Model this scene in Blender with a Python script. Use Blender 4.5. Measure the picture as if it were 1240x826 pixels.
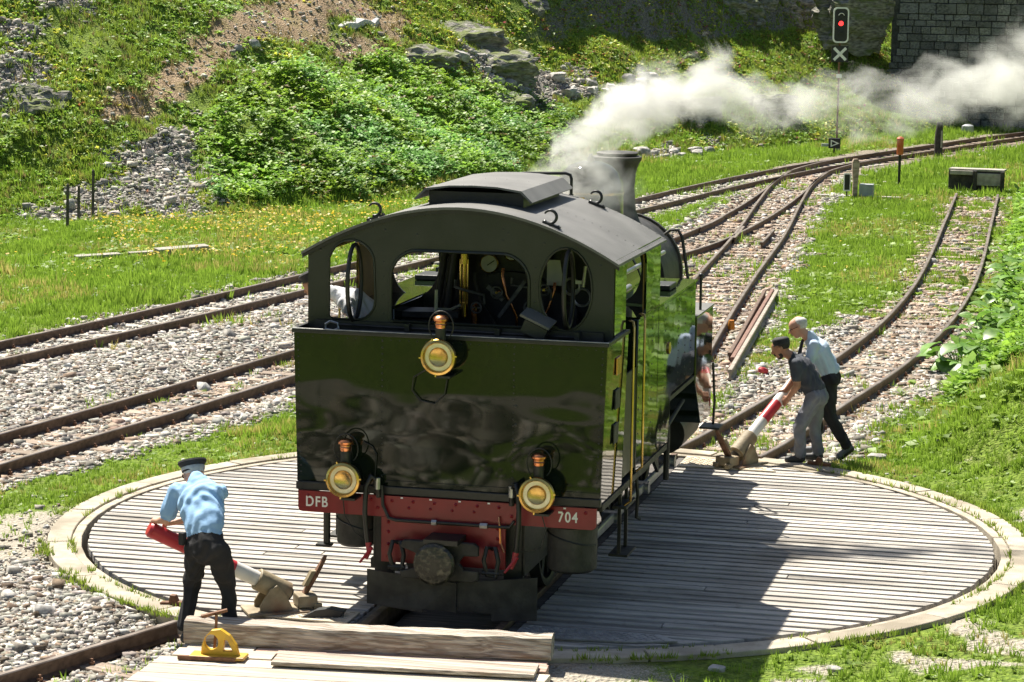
import bpy, math, random
import numpy as np
from mathutils import Vector, Matrix, geometry

for _o in list(bpy.data.objects):
    bpy.data.objects.remove(_o)
SC = bpy.context.scene
COL = SC.collection
rnd = random.Random(7)
rng = np.random.default_rng(7)
S = 1.13                      # working units -> metres (all geometry passes through S)
PI = math.pi

# ------------------------------------------------------------------ camera
cam_data = bpy.data.cameras.new('camera')
cam = bpy.data.objects.new('camera', cam_data)
COL.objects.link(cam)
SC.camera = cam
cam_data.sensor_width = 36.0
cam_data.lens = 3115.7 / 1240 * 36.0
cam_data.clip_start = 0.1
cam_data.clip_end = 2000
_r = Vector((0.97121086, 0.23778787, 0.01436637))
_u = Vector((-0.0475942, 0.13459387, 0.98975718))
_f = Vector((-0.23341862, 0.96194668, -0.14203635))
_c = Vector((5.26098, -22.9137, 5.15591)) * S
cam.matrix_world = Matrix(((_r.x, _u.x, -_f.x, _c.x), (_r.y, _u.y, -_f.y, _c.y), (_r.z, _u.z, -_f.z, _c.z), (0, 0, 0, 1)))

# ------------------------------------------------------------------ sky, sun, exposure
SUN = Vector((-0.47, 0.45, 1.0)).normalized()          # towards the sun
world = bpy.data.worlds.new('World')
SC.world = world
world.use_nodes = True
_nt = world.node_tree
_nt.nodes.clear()
_sky = _nt.nodes.new('ShaderNodeTexSky')
_sky.sky_type = 'NISHITA'
_sky.sun_disc = False
_sky.sun_elevation = math.asin(SUN.z)
_sky.sun_rotation = math.atan2(SUN.x, SUN.y)
_sky.altitude = 200
_sky.dust_density = 2.0
_bg = _nt.nodes.new('ShaderNodeBackground')
_bg.inputs['Strength'].default_value = 0.052
_wo = _nt.nodes.new('ShaderNodeOutputWorld')
_nt.links.new(_sky.outputs[0], _bg.inputs[0])
_nt.links.new(_bg.outputs[0], _wo.inputs[0])
sun_data = bpy.data.lights.new('sun', 'SUN')
sun_data.energy = 4.9
sun_data.angle = math.radians(0.55)
sun_data.color = (1.0, 0.94, 0.83)
sun = bpy.data.objects.new('sun', sun_data)
COL.objects.link(sun)
sun.location = (-20, 20, 40)
sun.rotation_euler = SUN.to_track_quat('Z', 'Y').to_euler()
SC.view_settings.view_transform = 'Standard'
SC.view_settings.look = 'None'
SC.view_settings.exposure = 1.12
SC.view_settings.gamma = 1.0
SC.cycles.use_denoising = True
SC.cycles.volume_step_rate = 0.25
SC.cycles.volume_max_steps = 256
SC.cycles.max_bounces = 8
SC.cycles.transparent_max_bounces = 16
SC.cycles.volume_bounces = 3

# ------------------------------------------------------------------ materials
MATS = {}

def principled(name):
    m = bpy.data.materials.new(name)
    m.use_nodes = True
    nt = m.node_tree
    return m, nt, nt.nodes['Principled BSDF']

def mk(name, c1, c2=None, scale=6.0, rough=0.7, metal=0.0, bump=0.0, bscale=30.0, stretch=(1, 1, 1), lo=0.35, hi=0.65,
       objrand=0.0, spec=0.5, coat=0.0, detail=6.0, c3=None, scale3=1.0, rvar=0.0, transl=0.0, bdist=0.02, wave=0.0, wscale=1.5):
    """principled material: two noise-mixed colours (+ a third in large patches), bump, per-object brightness."""
    m, nt, b = principled(name)
    N, L = nt.nodes, nt.links
    tc = N.new('ShaderNodeTexCoord')
    mp = N.new('ShaderNodeMapping')
    mp.inputs['Scale'].default_value = stretch
    L.new(tc.outputs['Object'], mp.inputs[0])
    vec = mp.outputs[0]
    oi = None
    if objrand:
        oi = N.new('ShaderNodeObjectInfo')
        ad = N.new('ShaderNodeVectorMath'); ad.operation = 'MULTIPLY_ADD'
        L.new(oi.outputs['Random'], ad.inputs[0])
        ad.inputs[1].default_value = (37, 53, 29)
        L.new(vec, ad.inputs[2])
        vec = ad.outputs[0]
    col = None
    if c2 is not None:
        nz = N.new('ShaderNodeTexNoise'); nz.inputs['Scale'].default_value = scale; nz.inputs['Detail'].default_value = detail
        L.new(vec, nz.inputs['Vector'])
        rp = N.new('ShaderNodeValToRGB')
        rp.color_ramp.elements[0].position = lo; rp.color_ramp.elements[1].position = hi
        rp.color_ramp.elements[0].color = (*c1, 1); rp.color_ramp.elements[1].color = (*c2, 1)
        L.new(nz.outputs[0], rp.inputs[0])
        col = rp.outputs[0]
        if rvar:
            mr = N.new('ShaderNodeMapRange'); mr.inputs[3].default_value = max(0, rough - rvar); mr.inputs[4].default_value = rough + rvar
            L.new(nz.outputs[0], mr.inputs[0]); L.new(mr.outputs[0], b.inputs['Roughness'])
    if c3 is not None:
        nz3 = N.new('ShaderNodeTexNoise'); nz3.inputs['Scale'].default_value = scale3; nz3.inputs['Detail'].default_value = 3
        L.new(vec, nz3.inputs['Vector'])
        r3 = N.new('ShaderNodeMapRange'); r3.inputs[1].default_value = 0.5; r3.inputs[2].default_value = 0.68
        L.new(nz3.outputs[0], r3.inputs[0])
        mx = N.new('ShaderNodeMix'); mx.data_type = 'RGBA'
        L.new(r3.outputs[0], mx.inputs[0]); L.new(col, mx.inputs[6]); mx.inputs[7].default_value = (*c3, 1)
        col = mx.outputs[2]
    if objrand:
        mr = N.new('ShaderNodeMapRange'); mr.inputs[3].default_value = 1 - objrand; mr.inputs[4].default_value = 1 + objrand
        L.new(oi.outputs['Random'], mr.inputs[0])
        hs = N.new('ShaderNodeHueSaturation')
        L.new(mr.outputs[0], hs.inputs['Value'])
        if col is not None: L.new(col, hs.inputs['Color'])
        else: hs.inputs['Color'].default_value = (*c1, 1)
        col = hs.outputs[0]
    if col is not None: L.new(col, b.inputs['Base Color'])
    else: b.inputs['Base Color'].default_value = (*c1, 1)
    if not (rvar and c2 is not None): b.inputs['Roughness'].default_value = rough
    b.inputs['Metallic'].default_value = metal
    b.inputs['Specular IOR Level'].default_value = spec
    b.inputs['Coat Weight'].default_value = coat
    b.inputs['Coat Roughness'].default_value = 0.03
    nrm = None
    if bump:
        nb = N.new('ShaderNodeTexNoise'); nb.inputs['Scale'].default_value = bscale; nb.inputs['Detail'].default_value = 5
        L.new(vec, nb.inputs['Vector'])
        bp = N.new('ShaderNodeBump'); bp.inputs['Strength'].default_value = bump; bp.inputs['Distance'].default_value = bdist
        L.new(nb.outputs[0], bp.inputs['Height'])
        nrm = bp
    if wave:
        nw = N.new('ShaderNodeTexNoise'); nw.inputs['Scale'].default_value = wscale; nw.inputs['Detail'].default_value = 1.0
        L.new(vec, nw.inputs['Vector'])
        bw = N.new('ShaderNodeBump'); bw.inputs['Strength'].default_value = wave; bw.inputs['Distance'].default_value = 0.05
        L.new(nw.outputs[0], bw.inputs['Height'])
        if nrm: L.new(nrm.outputs[0], bw.inputs['Normal'])
        nrm = bw
    if nrm: L.new(nrm.outputs[0], b.inputs['Normal'])
    if transl:
        tr = N.new('ShaderNodeBsdfTranslucent')
        if col is not None: L.new(col, tr.inputs[0])
        else: tr.inputs[0].default_value = (*c1, 1)
        ms = N.new('ShaderNodeMixShader'); ms.inputs[0].default_value = transl
        out = N['Material Output']
        L.new(b.outputs[0], ms.inputs[1]); L.new(tr.outputs[0], ms.inputs[2]); L.new(ms.outputs[0], out.inputs[0])
    MATS[name] = m
    return m

def mk_tint(name, rough=0.7, transl=0.0, nscale=0, spec=0.3, bump=0.0):
    """colour from the per-vertex 'tint' attribute (scattered leaves, blades and stones)."""
    m, nt, b = principled(name)
    N, L = nt.nodes, nt.links
    at = N.new('ShaderNodeAttribute'); at.attribute_name = 'tint'
    col = at.outputs['Color']
    if nscale:
        tc = N.new('ShaderNodeTexCoord')
        nz = N.new('ShaderNodeTexNoise'); nz.inputs['Scale'].default_value = nscale; nz.inputs['Detail'].default_value = 4
        L.new(tc.outputs['Object'], nz.inputs['Vector'])
        mr = N.new('ShaderNodeMapRange'); mr.inputs[1].default_value = .3; mr.inputs[2].default_value = .7
        mr.inputs[3].default_value = 0.65; mr.inputs[4].default_value = 1.3
        L.new(nz.outputs[0], mr.inputs[0])
        hs = N.new('ShaderNodeHueSaturation'); L.new(mr.outputs[0], hs.inputs['Value']); L.new(col, hs.inputs['Color'])
        col = hs.outputs[0]
    L.new(col, b.inputs['Base Color'])
    b.inputs['Roughness'].default_value = rough
    b.inputs['Specular IOR Level'].default_value = spec
    if transl:
        tr = N.new('ShaderNodeBsdfTranslucent'); L.new(col, tr.inputs[0])
        ms = N.new('ShaderNodeMixShader'); ms.inputs[0].default_value = transl
        L.new(b.outputs[0], ms.inputs[1]); L.new(tr.outputs[0], ms.inputs[2]); L.new(ms.outputs[0], N['Material Output'].inputs[0])
    MATS[name] = m
    return m

# ------------------------------------------------------------------ mesh helpers
ORG = {}        # object name -> origin in working units

def props(o, label=None, cat=None, group=None, kind=None):
    if label: o['label'] = label
    if cat: o['category'] = cat
    if group: o['group'] = group
    if kind: o['kind'] = kind
    return o

def root(name, loc, label, cat, group=None, kind=None):
    o = bpy.data.objects.new(name, None)
    COL.objects.link(o)
    o.empty_display_size = 0.1
    o.location = Vector(loc) * S
    ORG[o.name] = Vector(loc)
    return props(o, label, cat, group, kind)

class MB:
    def __init__(self):
        self.v = []; self.f = []; self.mi = []; self.cur = 0
    def add(self, verts, faces):
        n = len(self.v)
        self.v += [tuple(q) for q in verts]
        self.f += [tuple(i + n for i in q) for q in faces]
        self.mi += [self.cur] * len(faces)
        return self
    def box(self, c, s, rot=None):
        hx, hy, hz = s[0] / 2, s[1] / 2, s[2] / 2
        P = [Vector((x, y, z)) for x in (-hx, hx) for y in (-hy, hy) for z in (-hz, hz)]
        if rot is not None:
            P = [rot @ q for q in P]
        c = Vector(c)
        return self.add([q + c for q in P], [(0, 1, 3, 2), (4, 6, 7, 5), (0, 4, 5, 1), (2, 3, 7, 6), (0, 2, 6, 4), (1, 5, 7, 3)])
    def bbox(self, lo, hi):
        return self.box([(a + b) / 2 for a, b in zip(lo, hi)], [b - a for a, b in zip(lo, hi)])
    def cyl(self, a, b, r0, r1=None, n=12, caps=True):
        r1 = r0 if r1 is None else r1
        a, b = Vector(a), Vector(b)
        d = (b - a).normalized()
        e = d.orthogonal().normalized(); g = d.cross(e)
        vs = [p + (e * math.cos(2 * PI * i / n) + g * math.sin(2 * PI * i / n)) * r for p, r in ((a, r0), (b, r1)) for i in range(n)]
        fs = [(i, (i + 1) % n, n + (i + 1) % n, n + i) for i in range(n)]
        if caps: fs += [tuple(range(n - 1, -1, -1)), tuple(range(n, 2 * n))]
        return self.add(vs, fs)
    def lathe(self, prof, o=(0, 0, 0), axis=(0, 0, 1), n=20):
        """profile of (radius, height along the axis)"""
        d = Vector(axis).normalized(); e = d.orthogonal().normalized(); g = d.cross(e); o = Vector(o)
        vs = [o + d * h + (e * math.cos(2 * PI * i / n) + g * math.sin(2 * PI * i / n)) * max(r, 1e-4) for r, h in prof for i in range(n)]
        fs = [(k * n + i, k * n + (i + 1) % n, (k + 1) * n + (i + 1) % n, (k + 1) * n + i) for k in range(len(prof) - 1) for i in range(n)]
        fs += [tuple(range(n - 1, -1, -1)), tuple(range((len(prof) - 1) * n, len(prof) * n))]
        return self.add(vs, fs)
    def tube(self, pts, r, n=8, closed=False):
        pts = [Vector(q) for q in pts]; m = len(pts)
        rs = r if isinstance(r, (list, tuple)) else [r] * m
        vs = []; prev = None
        for i in range(m):
            if closed: t = (pts[(i + 1) % m] - pts[i - 1])
            else: t = pts[min(i + 1, m - 1)] - pts[max(i - 1, 0)]
            t.normalize()
            if prev is None: e = t.orthogonal().normalized()
            else:
                e = prev - t * prev.dot(t)
                e = e.normalized() if e.length > 1e-6 else t.orthogonal().normalized()
            prev = e; g = t.cross(e)
            vs += [pts[i] + (e * math.cos(2 * PI * k / n) + g * math.sin(2 * PI * k / n)) * rs[i] for k in range(n)]
        fs = []
        for i in range(m if closed else m - 1):
            j = (i + 1) % m
            fs += [(i * n + k, i * n + (k + 1) % n, j * n + (k + 1) % n, j * n + k) for k in range(n)]
        if not closed: fs += [tuple(range(n - 1, -1, -1)), tuple(range((m - 1) * n, m * n))]
        return self.add(vs, fs)
    def prism(self, poly, holes=(), t=0.02, fn=None):
        """2D polygon with holes, thickness t (centred); fn maps (a, b, w) to a point"""
        fn = fn or (lambda a, b, w: (a, b, w))
        loops = [list(poly)] + [list(h) for h in holes]
        tris = geometry.tessellate_polygon([[Vector((a, b, 0)) for a, b in lp] for lp in loops])
        flat = [q for lp in loops for q in lp]; n = len(flat)
        vs = [fn(a, b, -t / 2) for a, b in flat] + [fn(a, b, t / 2) for a, b in flat]
        fs = []
        for tr in tris:
            fs.append(tuple(tr)); fs.append(tuple(i + n for i in reversed(tr)))
        k = 0
        for lp in loops:
            m = len(lp)
            for i in range(m):
                a, b = k + i, k + (i + 1) % m
                fs.append((a, b, b + n, a + n))
            k += m
        return self.add(vs, fs)
    def dome(self, c, nrm, r, h=None, n=6):
        d = Vector(nrm).normalized(); e = d.orthogonal().normalized(); g = d.cross(e); c = Vector(c); h = h or r * .6
        vs = [c + (e * math.cos(2 * PI * i / n) + g * math.sin(2 * PI * i / n)) * r for i in range(n)] + [c + d * h]
        return self.add(vs, [(i, (i + 1) % n, n) for i in range(n)])
    def build(self, name, mat, parent=None, smooth=None, origin=None, bevel=0.0, label=None, cat=None, group=None, kind=None):
        if origin is None:
            origin = ORG.get(parent.name, Vector((0, 0, 0))) if parent else Vector((0, 0, 0))
        origin = Vector(origin)
        me = bpy.data.meshes.new(name)
        me.from_pydata([((x - origin.x) * S, (y - origin.y) * S, (z - origin.z) * S) for x, y, z in self.v], [], self.f)
        mats = mat if isinstance(mat, (list, tuple)) else [mat]
        for q in mats: me.materials.append(MATS[q])
        if len(mats) > 1: me.polygons.foreach_set('material_index', self.mi)
        fix_normals(me)
        if smooth is not None:
            me.shade_smooth()
            me.set_sharp_from_angle(angle=math.radians(smooth))
        o = bpy.data.objects.new(name, me)
        COL.objects.link(o)
        if parent:
            o.parent = parent
            o.location = (origin - ORG.get(parent.name, Vector((0, 0, 0)))) * S
        else:
            o.location = origin * S
        ORG[o.name] = origin
        if bevel:
            bv = o.modifiers.new('bevel', 'BEVEL'); bv.width = bevel * S; bv.segments = 2; bv.limit_method = 'ANGLE'; bv.angle_limit = math.radians(35)
        return props(o, label, cat, group, kind)

def fix_normals(me):
    import bmesh
    bm = bmesh.new(); bm.from_mesh(me)
    bmesh.ops.recalc_face_normals(bm, faces=bm.faces[:])
    bm.to_mesh(me); bm.free()

def copy_to(o, loc, rotz=0.0, parent=None, scale=None, name=None):
    """copy of one object sharing its mesh, at loc in working units (absolute)"""
    c = o.copy(); COL.objects.link(c)
    if name: c.name = name
    base = ORG.get(parent.name, Vector((0, 0, 0))) if parent else Vector((0, 0, 0))
    c.parent = parent
    c.location = (Vector(loc) - base) * S
    c.rotation_euler = (0, 0, rotz)
    if scale is not None: c.scale = scale
    ORG[c.name] = Vector(loc)
    return c

def copy_tree(o, loc, rotz=0.0, scale=None, label=None):
    c = copy_to(o, loc, rotz, None, scale)
    if label: c['label'] = label
    for ch in o.children:
        k = ch.copy(); COL.objects.link(k); k.parent = c
        for g in ch.children:
            h = g.copy(); COL.objects.link(h); h.parent = k
    return c

def arc(cx, cy, r, a0, a1, n, ry=None):
    ry = r if ry is None else ry
    return [(cx + r * math.cos(math.radians(a0 + (a1 - a0) * i / n)), cy + ry * math.sin(math.radians(a0 + (a1 - a0) * i / n))) for i in range(n + 1)]

def rotm(x=0, y=0, z=0):
    return (Matrix.Rotation(z, 3, 'Z') @ Matrix.Rotation(y, 3, 'Y') @ Matrix.Rotation(x, 3, 'X'))

def bulk_mesh(name, V, F, mat, tint=None, smooth=False, **kw):
    """big mesh from numpy: V (n,3) in working units, F (m,k)"""
    me = bpy.data.meshes.new(name)
    n, (m, k) = len(V), F.shape
    me.vertices.add(n); me.vertices.foreach_set('co', (V * S).astype(np.float32).ravel())
    me.loops.add(m * k); me.loops.foreach_set('vertex_index', F.astype(np.int32).ravel())
    me.polygons.add(m); me.polygons.foreach_set('loop_start', (np.arange(m) * k).astype(np.int32))
    me.update(calc_edges=True)
    if tint is not None:
        at = me.attributes.new('tint', 'FLOAT_COLOR', 'POINT')
        c = np.ones((n, 4), np.float32); c[:, :3] = tint
        at.data.foreach_set('color', c.ravel())
    me.materials.append(MATS[mat])
    if smooth: me.shade_smooth()
    o = bpy.data.objects.new(name, me); COL.objects.link(o)
    return props(o, **kw)

def scatter(name, variants, pos, scale, rz, tilt, tint, mat, **kw):
    """joins many small pieces into one 'stuff' mesh. variants: list of (V, F, shade per vertex)"""
    Vs, Fs, Ts = [], [], []
    off = 0
    N = len(pos)
    which = rng.integers(0, len(variants), N)
    scale = np.asarray(scale, float)
    if scale.ndim == 1: scale = np.repeat(scale[:, None], 3, 1)
    for vi, var in enumerate(variants):
        V, F = var[0], var[1]
        sh = var[2] if len(var) > 2 else np.ones(len(V))
        ix = np.where(which == vi)[0]
        if not len(ix): continue
        P = V[None] * scale[ix][:, None, :]
        a = tilt[ix]; ca, sa = np.cos(a)[:, None], np.sin(a)[:, None]
        x, y, z = P[..., 0], P[..., 1], P[..., 2]
        y, z = y * ca - z * sa, y * sa + z * ca
        b = rz[ix]; cb, sb = np.cos(b)[:, None], np.sin(b)[:, None]
        x, y = x * cb - y * sb, x * sb + y * cb
        P = np.stack([x, y, z], -1) + pos[ix][:, None, :]
        Vs.append(P.reshape(-1, 3))
        Fs.append((F[None] + (np.arange(len(ix)) * len(V))[:, None, None] + off).reshape(-1, F.shape[1]))
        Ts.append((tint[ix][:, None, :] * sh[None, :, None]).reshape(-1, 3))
        off += len(ix) * len(V)
    return bulk_mesh(name, np.concatenate(Vs), np.concatenate(Fs), mat, np.concatenate(Ts), **kw)
#TERRAIN_BEGIN
# ------------------------------------------------------------------ terrain (working units)
_tab = np.random.default_rng(11).random((128, 128))
def vn(x, y, sc, seed=0):
    """smooth value noise 0..1"""
    x = np.asarray(x, float) * sc + seed * 17.3; y = np.asarray(y, float) * sc + seed * 9.1
    i = np.floor(x).astype(int); j = np.floor(y).astype(int); u = x - i; v = y - j
    u = u * u * (3 - 2 * u); v = v * v * (3 - 2 * v)
    g = lambda a, b: _tab[a % 128, b % 128]
    return (g(i, j) * (1 - u) + g(i + 1, j) * u) * (1 - v) + (g(i, j + 1) * (1 - u) + g(i + 1, j + 1) * u) * v
def fbm(x, y, sc, seed=0, o=4):
    t = 0; a = 1; n = 0
    for k in range(o):
        t = t + a * vn(x, y, sc * 2 ** k, seed + k); n += a; a *= .5
    return t / n
def sst(a, b, x):
    t = np.clip((np.asarray(x, float) - a) / (b - a), 0, 1)
    return t * t * (3 - 2 * t)
def pdist(x, y, pl, side=False):
    """distance to a polyline (and signed by the left side when side=True)"""
    best = np.full(np.shape(x), 1e9); sg = np.zeros(np.shape(x))
    for (ax, ay), (bx, by) in zip(pl[:-1], pl[1:]):
        dx, dy = bx - ax, by - ay
        t = np.clip(((x - ax) * dx + (y - ay) * dy) / (dx * dx + dy * dy), 0, 1)
        d = np.hypot(x - ax - t * dx, y - ay - t * dy)
        cr = dx * (y - ay) - dy * (x - ax)
        m = d < best - 1e-9
        best = np.where(m, d, best); sg = np.where(m, np.sign(cr), sg)
    return best * sg if side else best
def inpoly(x, y, P):
    c = np.zeros(np.shape(x), bool); n = len(P)
    for i in range(n):
        (ax, ay), (bx, by) = P[i], P[i - 1]
        hit = ((ay > y) != (by > y)) & (x < (bx - ax) * (y - ay) / ((by - ay) if by != ay else 1e-9) + ax)
        c ^= hit
    return c
FOOT = [(-40, 6), (-24, 18.5), (-17.3, 25.6), (-13.6, 28.5), (-12.0, 31.4), (-10.9, 34), (-10.1, 38.4), (-9.6, 44), (-8.4, 49), (-6.3, 54), (-4.5, 59), (-2.6, 64.5), (0.6, 71), (8, 84), (20, 100)]
BANK = [(12, -14), (7.2, -8), (5.6, -4), (4.9, -1), (4.3, 2.2), (3.0, 4.6), (2.75, 5.6), (3.0, 8.4), (3.15, 12.8), (3.0, 20.7), (2.75, 29), (2.45, 39), (2.6, 50), (4, 62), (14, 84)]
TRK_R = [(0.95, 4.29), (1.08, 5.04), (1.44, 8.02), (1.84, 11.45), (2.12, 16.07), (2.14, 21.94), (1.76, 33.07), (1.51, 39.83)]
TRK_B = [(-8.22, -9.88), (-7.03, -1.92), (-6.45, 2.15), (-6.19, 3.77), (-5.9, 5.58), (-5.44, 9.01), (-4.44, 16.27), (-3.5, 23.23), (-3.07, 26.71), (-2.9, 31.68), (-2.97, 37.15), (-3.2, 42.82), (-3.25, 45.6), (-2.8, 49.28), (-2.01, 52.56), (-0.57, 57.73), (1.02, 63.39), (3.21, 69.46), (7.98, 79.4)]
TRK_C = [(-0.3, 4.34), (-0.52, 7.82), (-1.06, 14.18), (-1.56, 20.74), (-2.06, 28.2), (-2.7, 35.66), (-3.15, 41.62), (-3.25, 45.6)]
TRK_N = [(-1.5, -4.35), (-1.84, -5.3), (-3.9, -11)]
TRK_A = [(-12.4, -6.1), (-10.81, 1.86), (-9.41, 9.11), (-8.82, 12.39), (-8.12, 17.26), (-6.93, 25.72), (-5.69, 33.67), (-4.94, 39.04), (-4.24, 43.21), (-3.35, 47.59), (-2.36, 51.37)]
def prof(s, pts):
    return np.interp(s, [a for a, _ in pts], [b for _, b in pts])
def smooth_pl(pl, step=0.6):
    P = [Vector((a, b)) for a, b in pl] if False else [np.array(q, float) for q in pl]
    out = []
    for i in range(len(P) - 1):
        p0 = P[max(i - 1, 0)]; p1 = P[i]; p2 = P[i + 1]; p3 = P[min(i + 2, len(P) - 1)]
        m = max(2, int(np.linalg.norm(p2 - p1) / step))
        for k in range(m):
            t = k / m
            # centripetal-ish hermite scaled by the segment length
            L1 = np.linalg.norm(p2 - p1)
            m1 = (p2 - p0) / max(np.linalg.norm(p2 - p0), 1e-6) * L1; m2 = (p3 - p1) / max(np.linalg.norm(p3 - p1), 1e-6) * L1
            out.append(p1 * (2 * t**3 - 3 * t**2 + 1) + m1 * (t**3 - 2 * t**2 + t) + p2 * (-2 * t**3 + 3 * t**2) + m2 * (t**3 - t**2))
    out.append(P[-1])
    return [tuple(q) for q in out]
HILL_ZONES = {}
def hill_s(x, y):
    return pdist(x, y, FOOT, True)
def base_height(x, y):
    x = np.asarray(x, float); y = np.asarray(y, float)
    z = -0.075 + (fbm(x, y, .35, 3) - .5) * .05
    # right bank
    b = -pdist(x, y, BANK, True)
    bb = np.clip(b, 0, None)
    near = sst(3.0, 6.5, y)
    sl = 0.12 + 0.52 * near
    z = z + np.where(b > 0, np.minimum(bb * sl, 2.6) * sst(0, .8, bb) + (fbm(x, y, .9, 8) - .4) * .25 * sst(0.1, 1.2, bb), 0)
    # hillside
    s = hill_s(x, y); ss = np.clip(s, 0, None)
    w = fbm(x, y, .16, 5)
    left = prof(ss + (w - .5) * 2.0 * sst(.5, 3, ss), [(0, 0), (1.5, .55), (4, 2.0), (9, 5.4), (20, 13), (60, 34)])
    right = prof(ss + (w - .5) * 1.3 * sst(.3, 2, ss), [(0, 0), (.8, .6), (1.5, .95), (2.4, 1.3), (4.0, 2.3), (5.6, 3.3), (6.3, 4.6), (9, 7.5), (60, 36)])
    k = sst(52, 57, y)
    h = left * (1 - k) + right * k
    h = h + ((fbm(x, y, .45, 21) - .5) * .8 + (fbm(x, y, 1.3, 22) - .5) * .35) * sst(0, 2.5, ss)
    # gullies and ribs running down the slope
    q = (x * .80 + y * .60)
    h = h + (vn(q + (fbm(x, y, .3, 31) - .5) * 2, x * 0 + 3, .33, 33) - .5) * .6 * sst(1, 4, ss)
    z = np.where(s > 0, z + h, z)
    # rise behind the camera
    z = z + np.clip(-(y + 14.4), 0, 9.5) * .40 * sst(-14.4, -15, y)
    return z
def height(x, y):
    z = base_height(x, y)
    r = np.hypot(x, y)
    z = np.where(r < 4.44, -0.75, z)
    ring = sst(5.4, 4.6, r) * (r >= 4.44)
    z = z * (1 - ring) + (-0.03) * ring
    # shallow ditch so the ground stays under the sleepers
    for tr, wd in ((TRK_R, .75), (TRK_B, .75), (TRK_C, .75), (TRK_A, .75), (TRK_N, .75)):
        d = pdist(x, y, tr)
        m = sst(1.15, .7, d) * (r >= 4.44)
        z = z * (1 - m) + (-0.118) * m
    bz = zone(x, y, 'bush')
    z = z + bz * (.06 + .42 * np.clip(fbm(x, y, 1.1, 41, 3) - .32, 0, 1))
    return z
def zone(x, y, k):
    """soft weight of a named patch of hillside"""
    t = np.zeros(np.shape(x))
    for P in HILL_ZONES.get(k, ()):
        ins = inpoly(x, y, P)
        d = pdist(x, y, list(P) + [P[0]])
        sd = np.where(ins, d, -d)
        t = np.maximum(t, sst(-.35, .35, sd + (fbm(x, y, 1.4, 51) - .5) * (1.9 if k == 'scree' else .9)))
    return t
def ground_zones(x, y):
    x = np.asarray(x, float); y = np.asarray(y, float)
    n = fbm(x, y, .8, 61) - .5
    n2 = fbm(x, y, 2.6, 62) - .5
    dB = pdist(x, y, TRK_B, True); dA = pdist(x, y, TRK_A, True); dR = pdist(x, y, TRK_R); dC = pdist(x, y, TRK_C)
    g = np.zeros(np.shape(x))
    lim = lambda d, w: sst(w + .25, w - .25, d + n * .9 + n2 * .5)
    g = np.maximum(g, lim(np.abs(dB), 1.15))
    g = np.maximum(g, lim(np.abs(dA), np.where(y > 22, .85, .95)))
    btw = (dB > 0) & (dA < 0) & (y < 24)
    g = np.maximum(g, btw * sst(25, 19, y + n * 8) * sst(-.36, -.2, n + .12 * (y < 16)))
    far = y > 17
    g = np.maximum(g, lim(dR, np.where(far, .75, 1.2)) * np.where(far, sst(-.18, .0, n2 + n * .4), 1))
    g = np.maximum(g, lim(dC, np.where(y < 12, 1.0, 1.05)))
    g = np.maximum(g, sst(38, 44, y) * lim(np.abs(dB), 1.5))
    # trodden dirt by the near left of the turntable, and the yard behind the camera side
    dirt = sst(.2, -1.0, y + n * 2.5 + (x + 5) * .35) * sst(-2.3, -3.2, x + n) * sst(-7.0, -5.6, x + n) * (y > -8.5)
    r = np.hypot(x, y)
    dirt = np.maximum(dirt, sst(-3.9, -4.6, y + n) * sst(2.2, 1.2, x + n * 1.5) * (y > -9))
    stones = sst(-2.4, -3.2, y + n * .8) * sst(-1.2, -1.7, x) * (x > -8) * (y > -8.5)
    stones = np.maximum(stones, sst(-6.2, -7, y) * (y > -13.6) * sst(2.0, 1.2, np.hypot((x + 2.8) * 1.1, (y + 10.6) * .75) + n * 2.2))
    dirt = np.maximum(dirt, (y < -13.5) & (y > -14.3))
    dirt = np.maximum(dirt, sst(.06, .2, n + n2 * .5) * .8 * (y < -3.2) * (y > -8) * (x > .8))
    dirt = np.maximum(dirt, sst(.12, .24, n + n2 * .6) * .7 * (y > -3) * (y < 7) * (x > 2.5))
    dirt = np.clip(dirt - g, 0, 1); stones = np.clip(stones, 0, 1)
    hs = hill_s(x, y)
    z = {k: zone(x, y, k) for k in ('scree', 'brown', 'bush', 'rock', 'flower')}
    z['brown'] = np.maximum(z['brown'], (y < -14.2) * sst(.62, .75, fbm(x, y, .5, 64)) * .6)
    offr = (hs < .3)
    return dict(gravel=np.clip(np.maximum(g * (hs < 1), stones), 0, 1), dirt=dirt * (hs < 0), hs=hs, **z)
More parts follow.
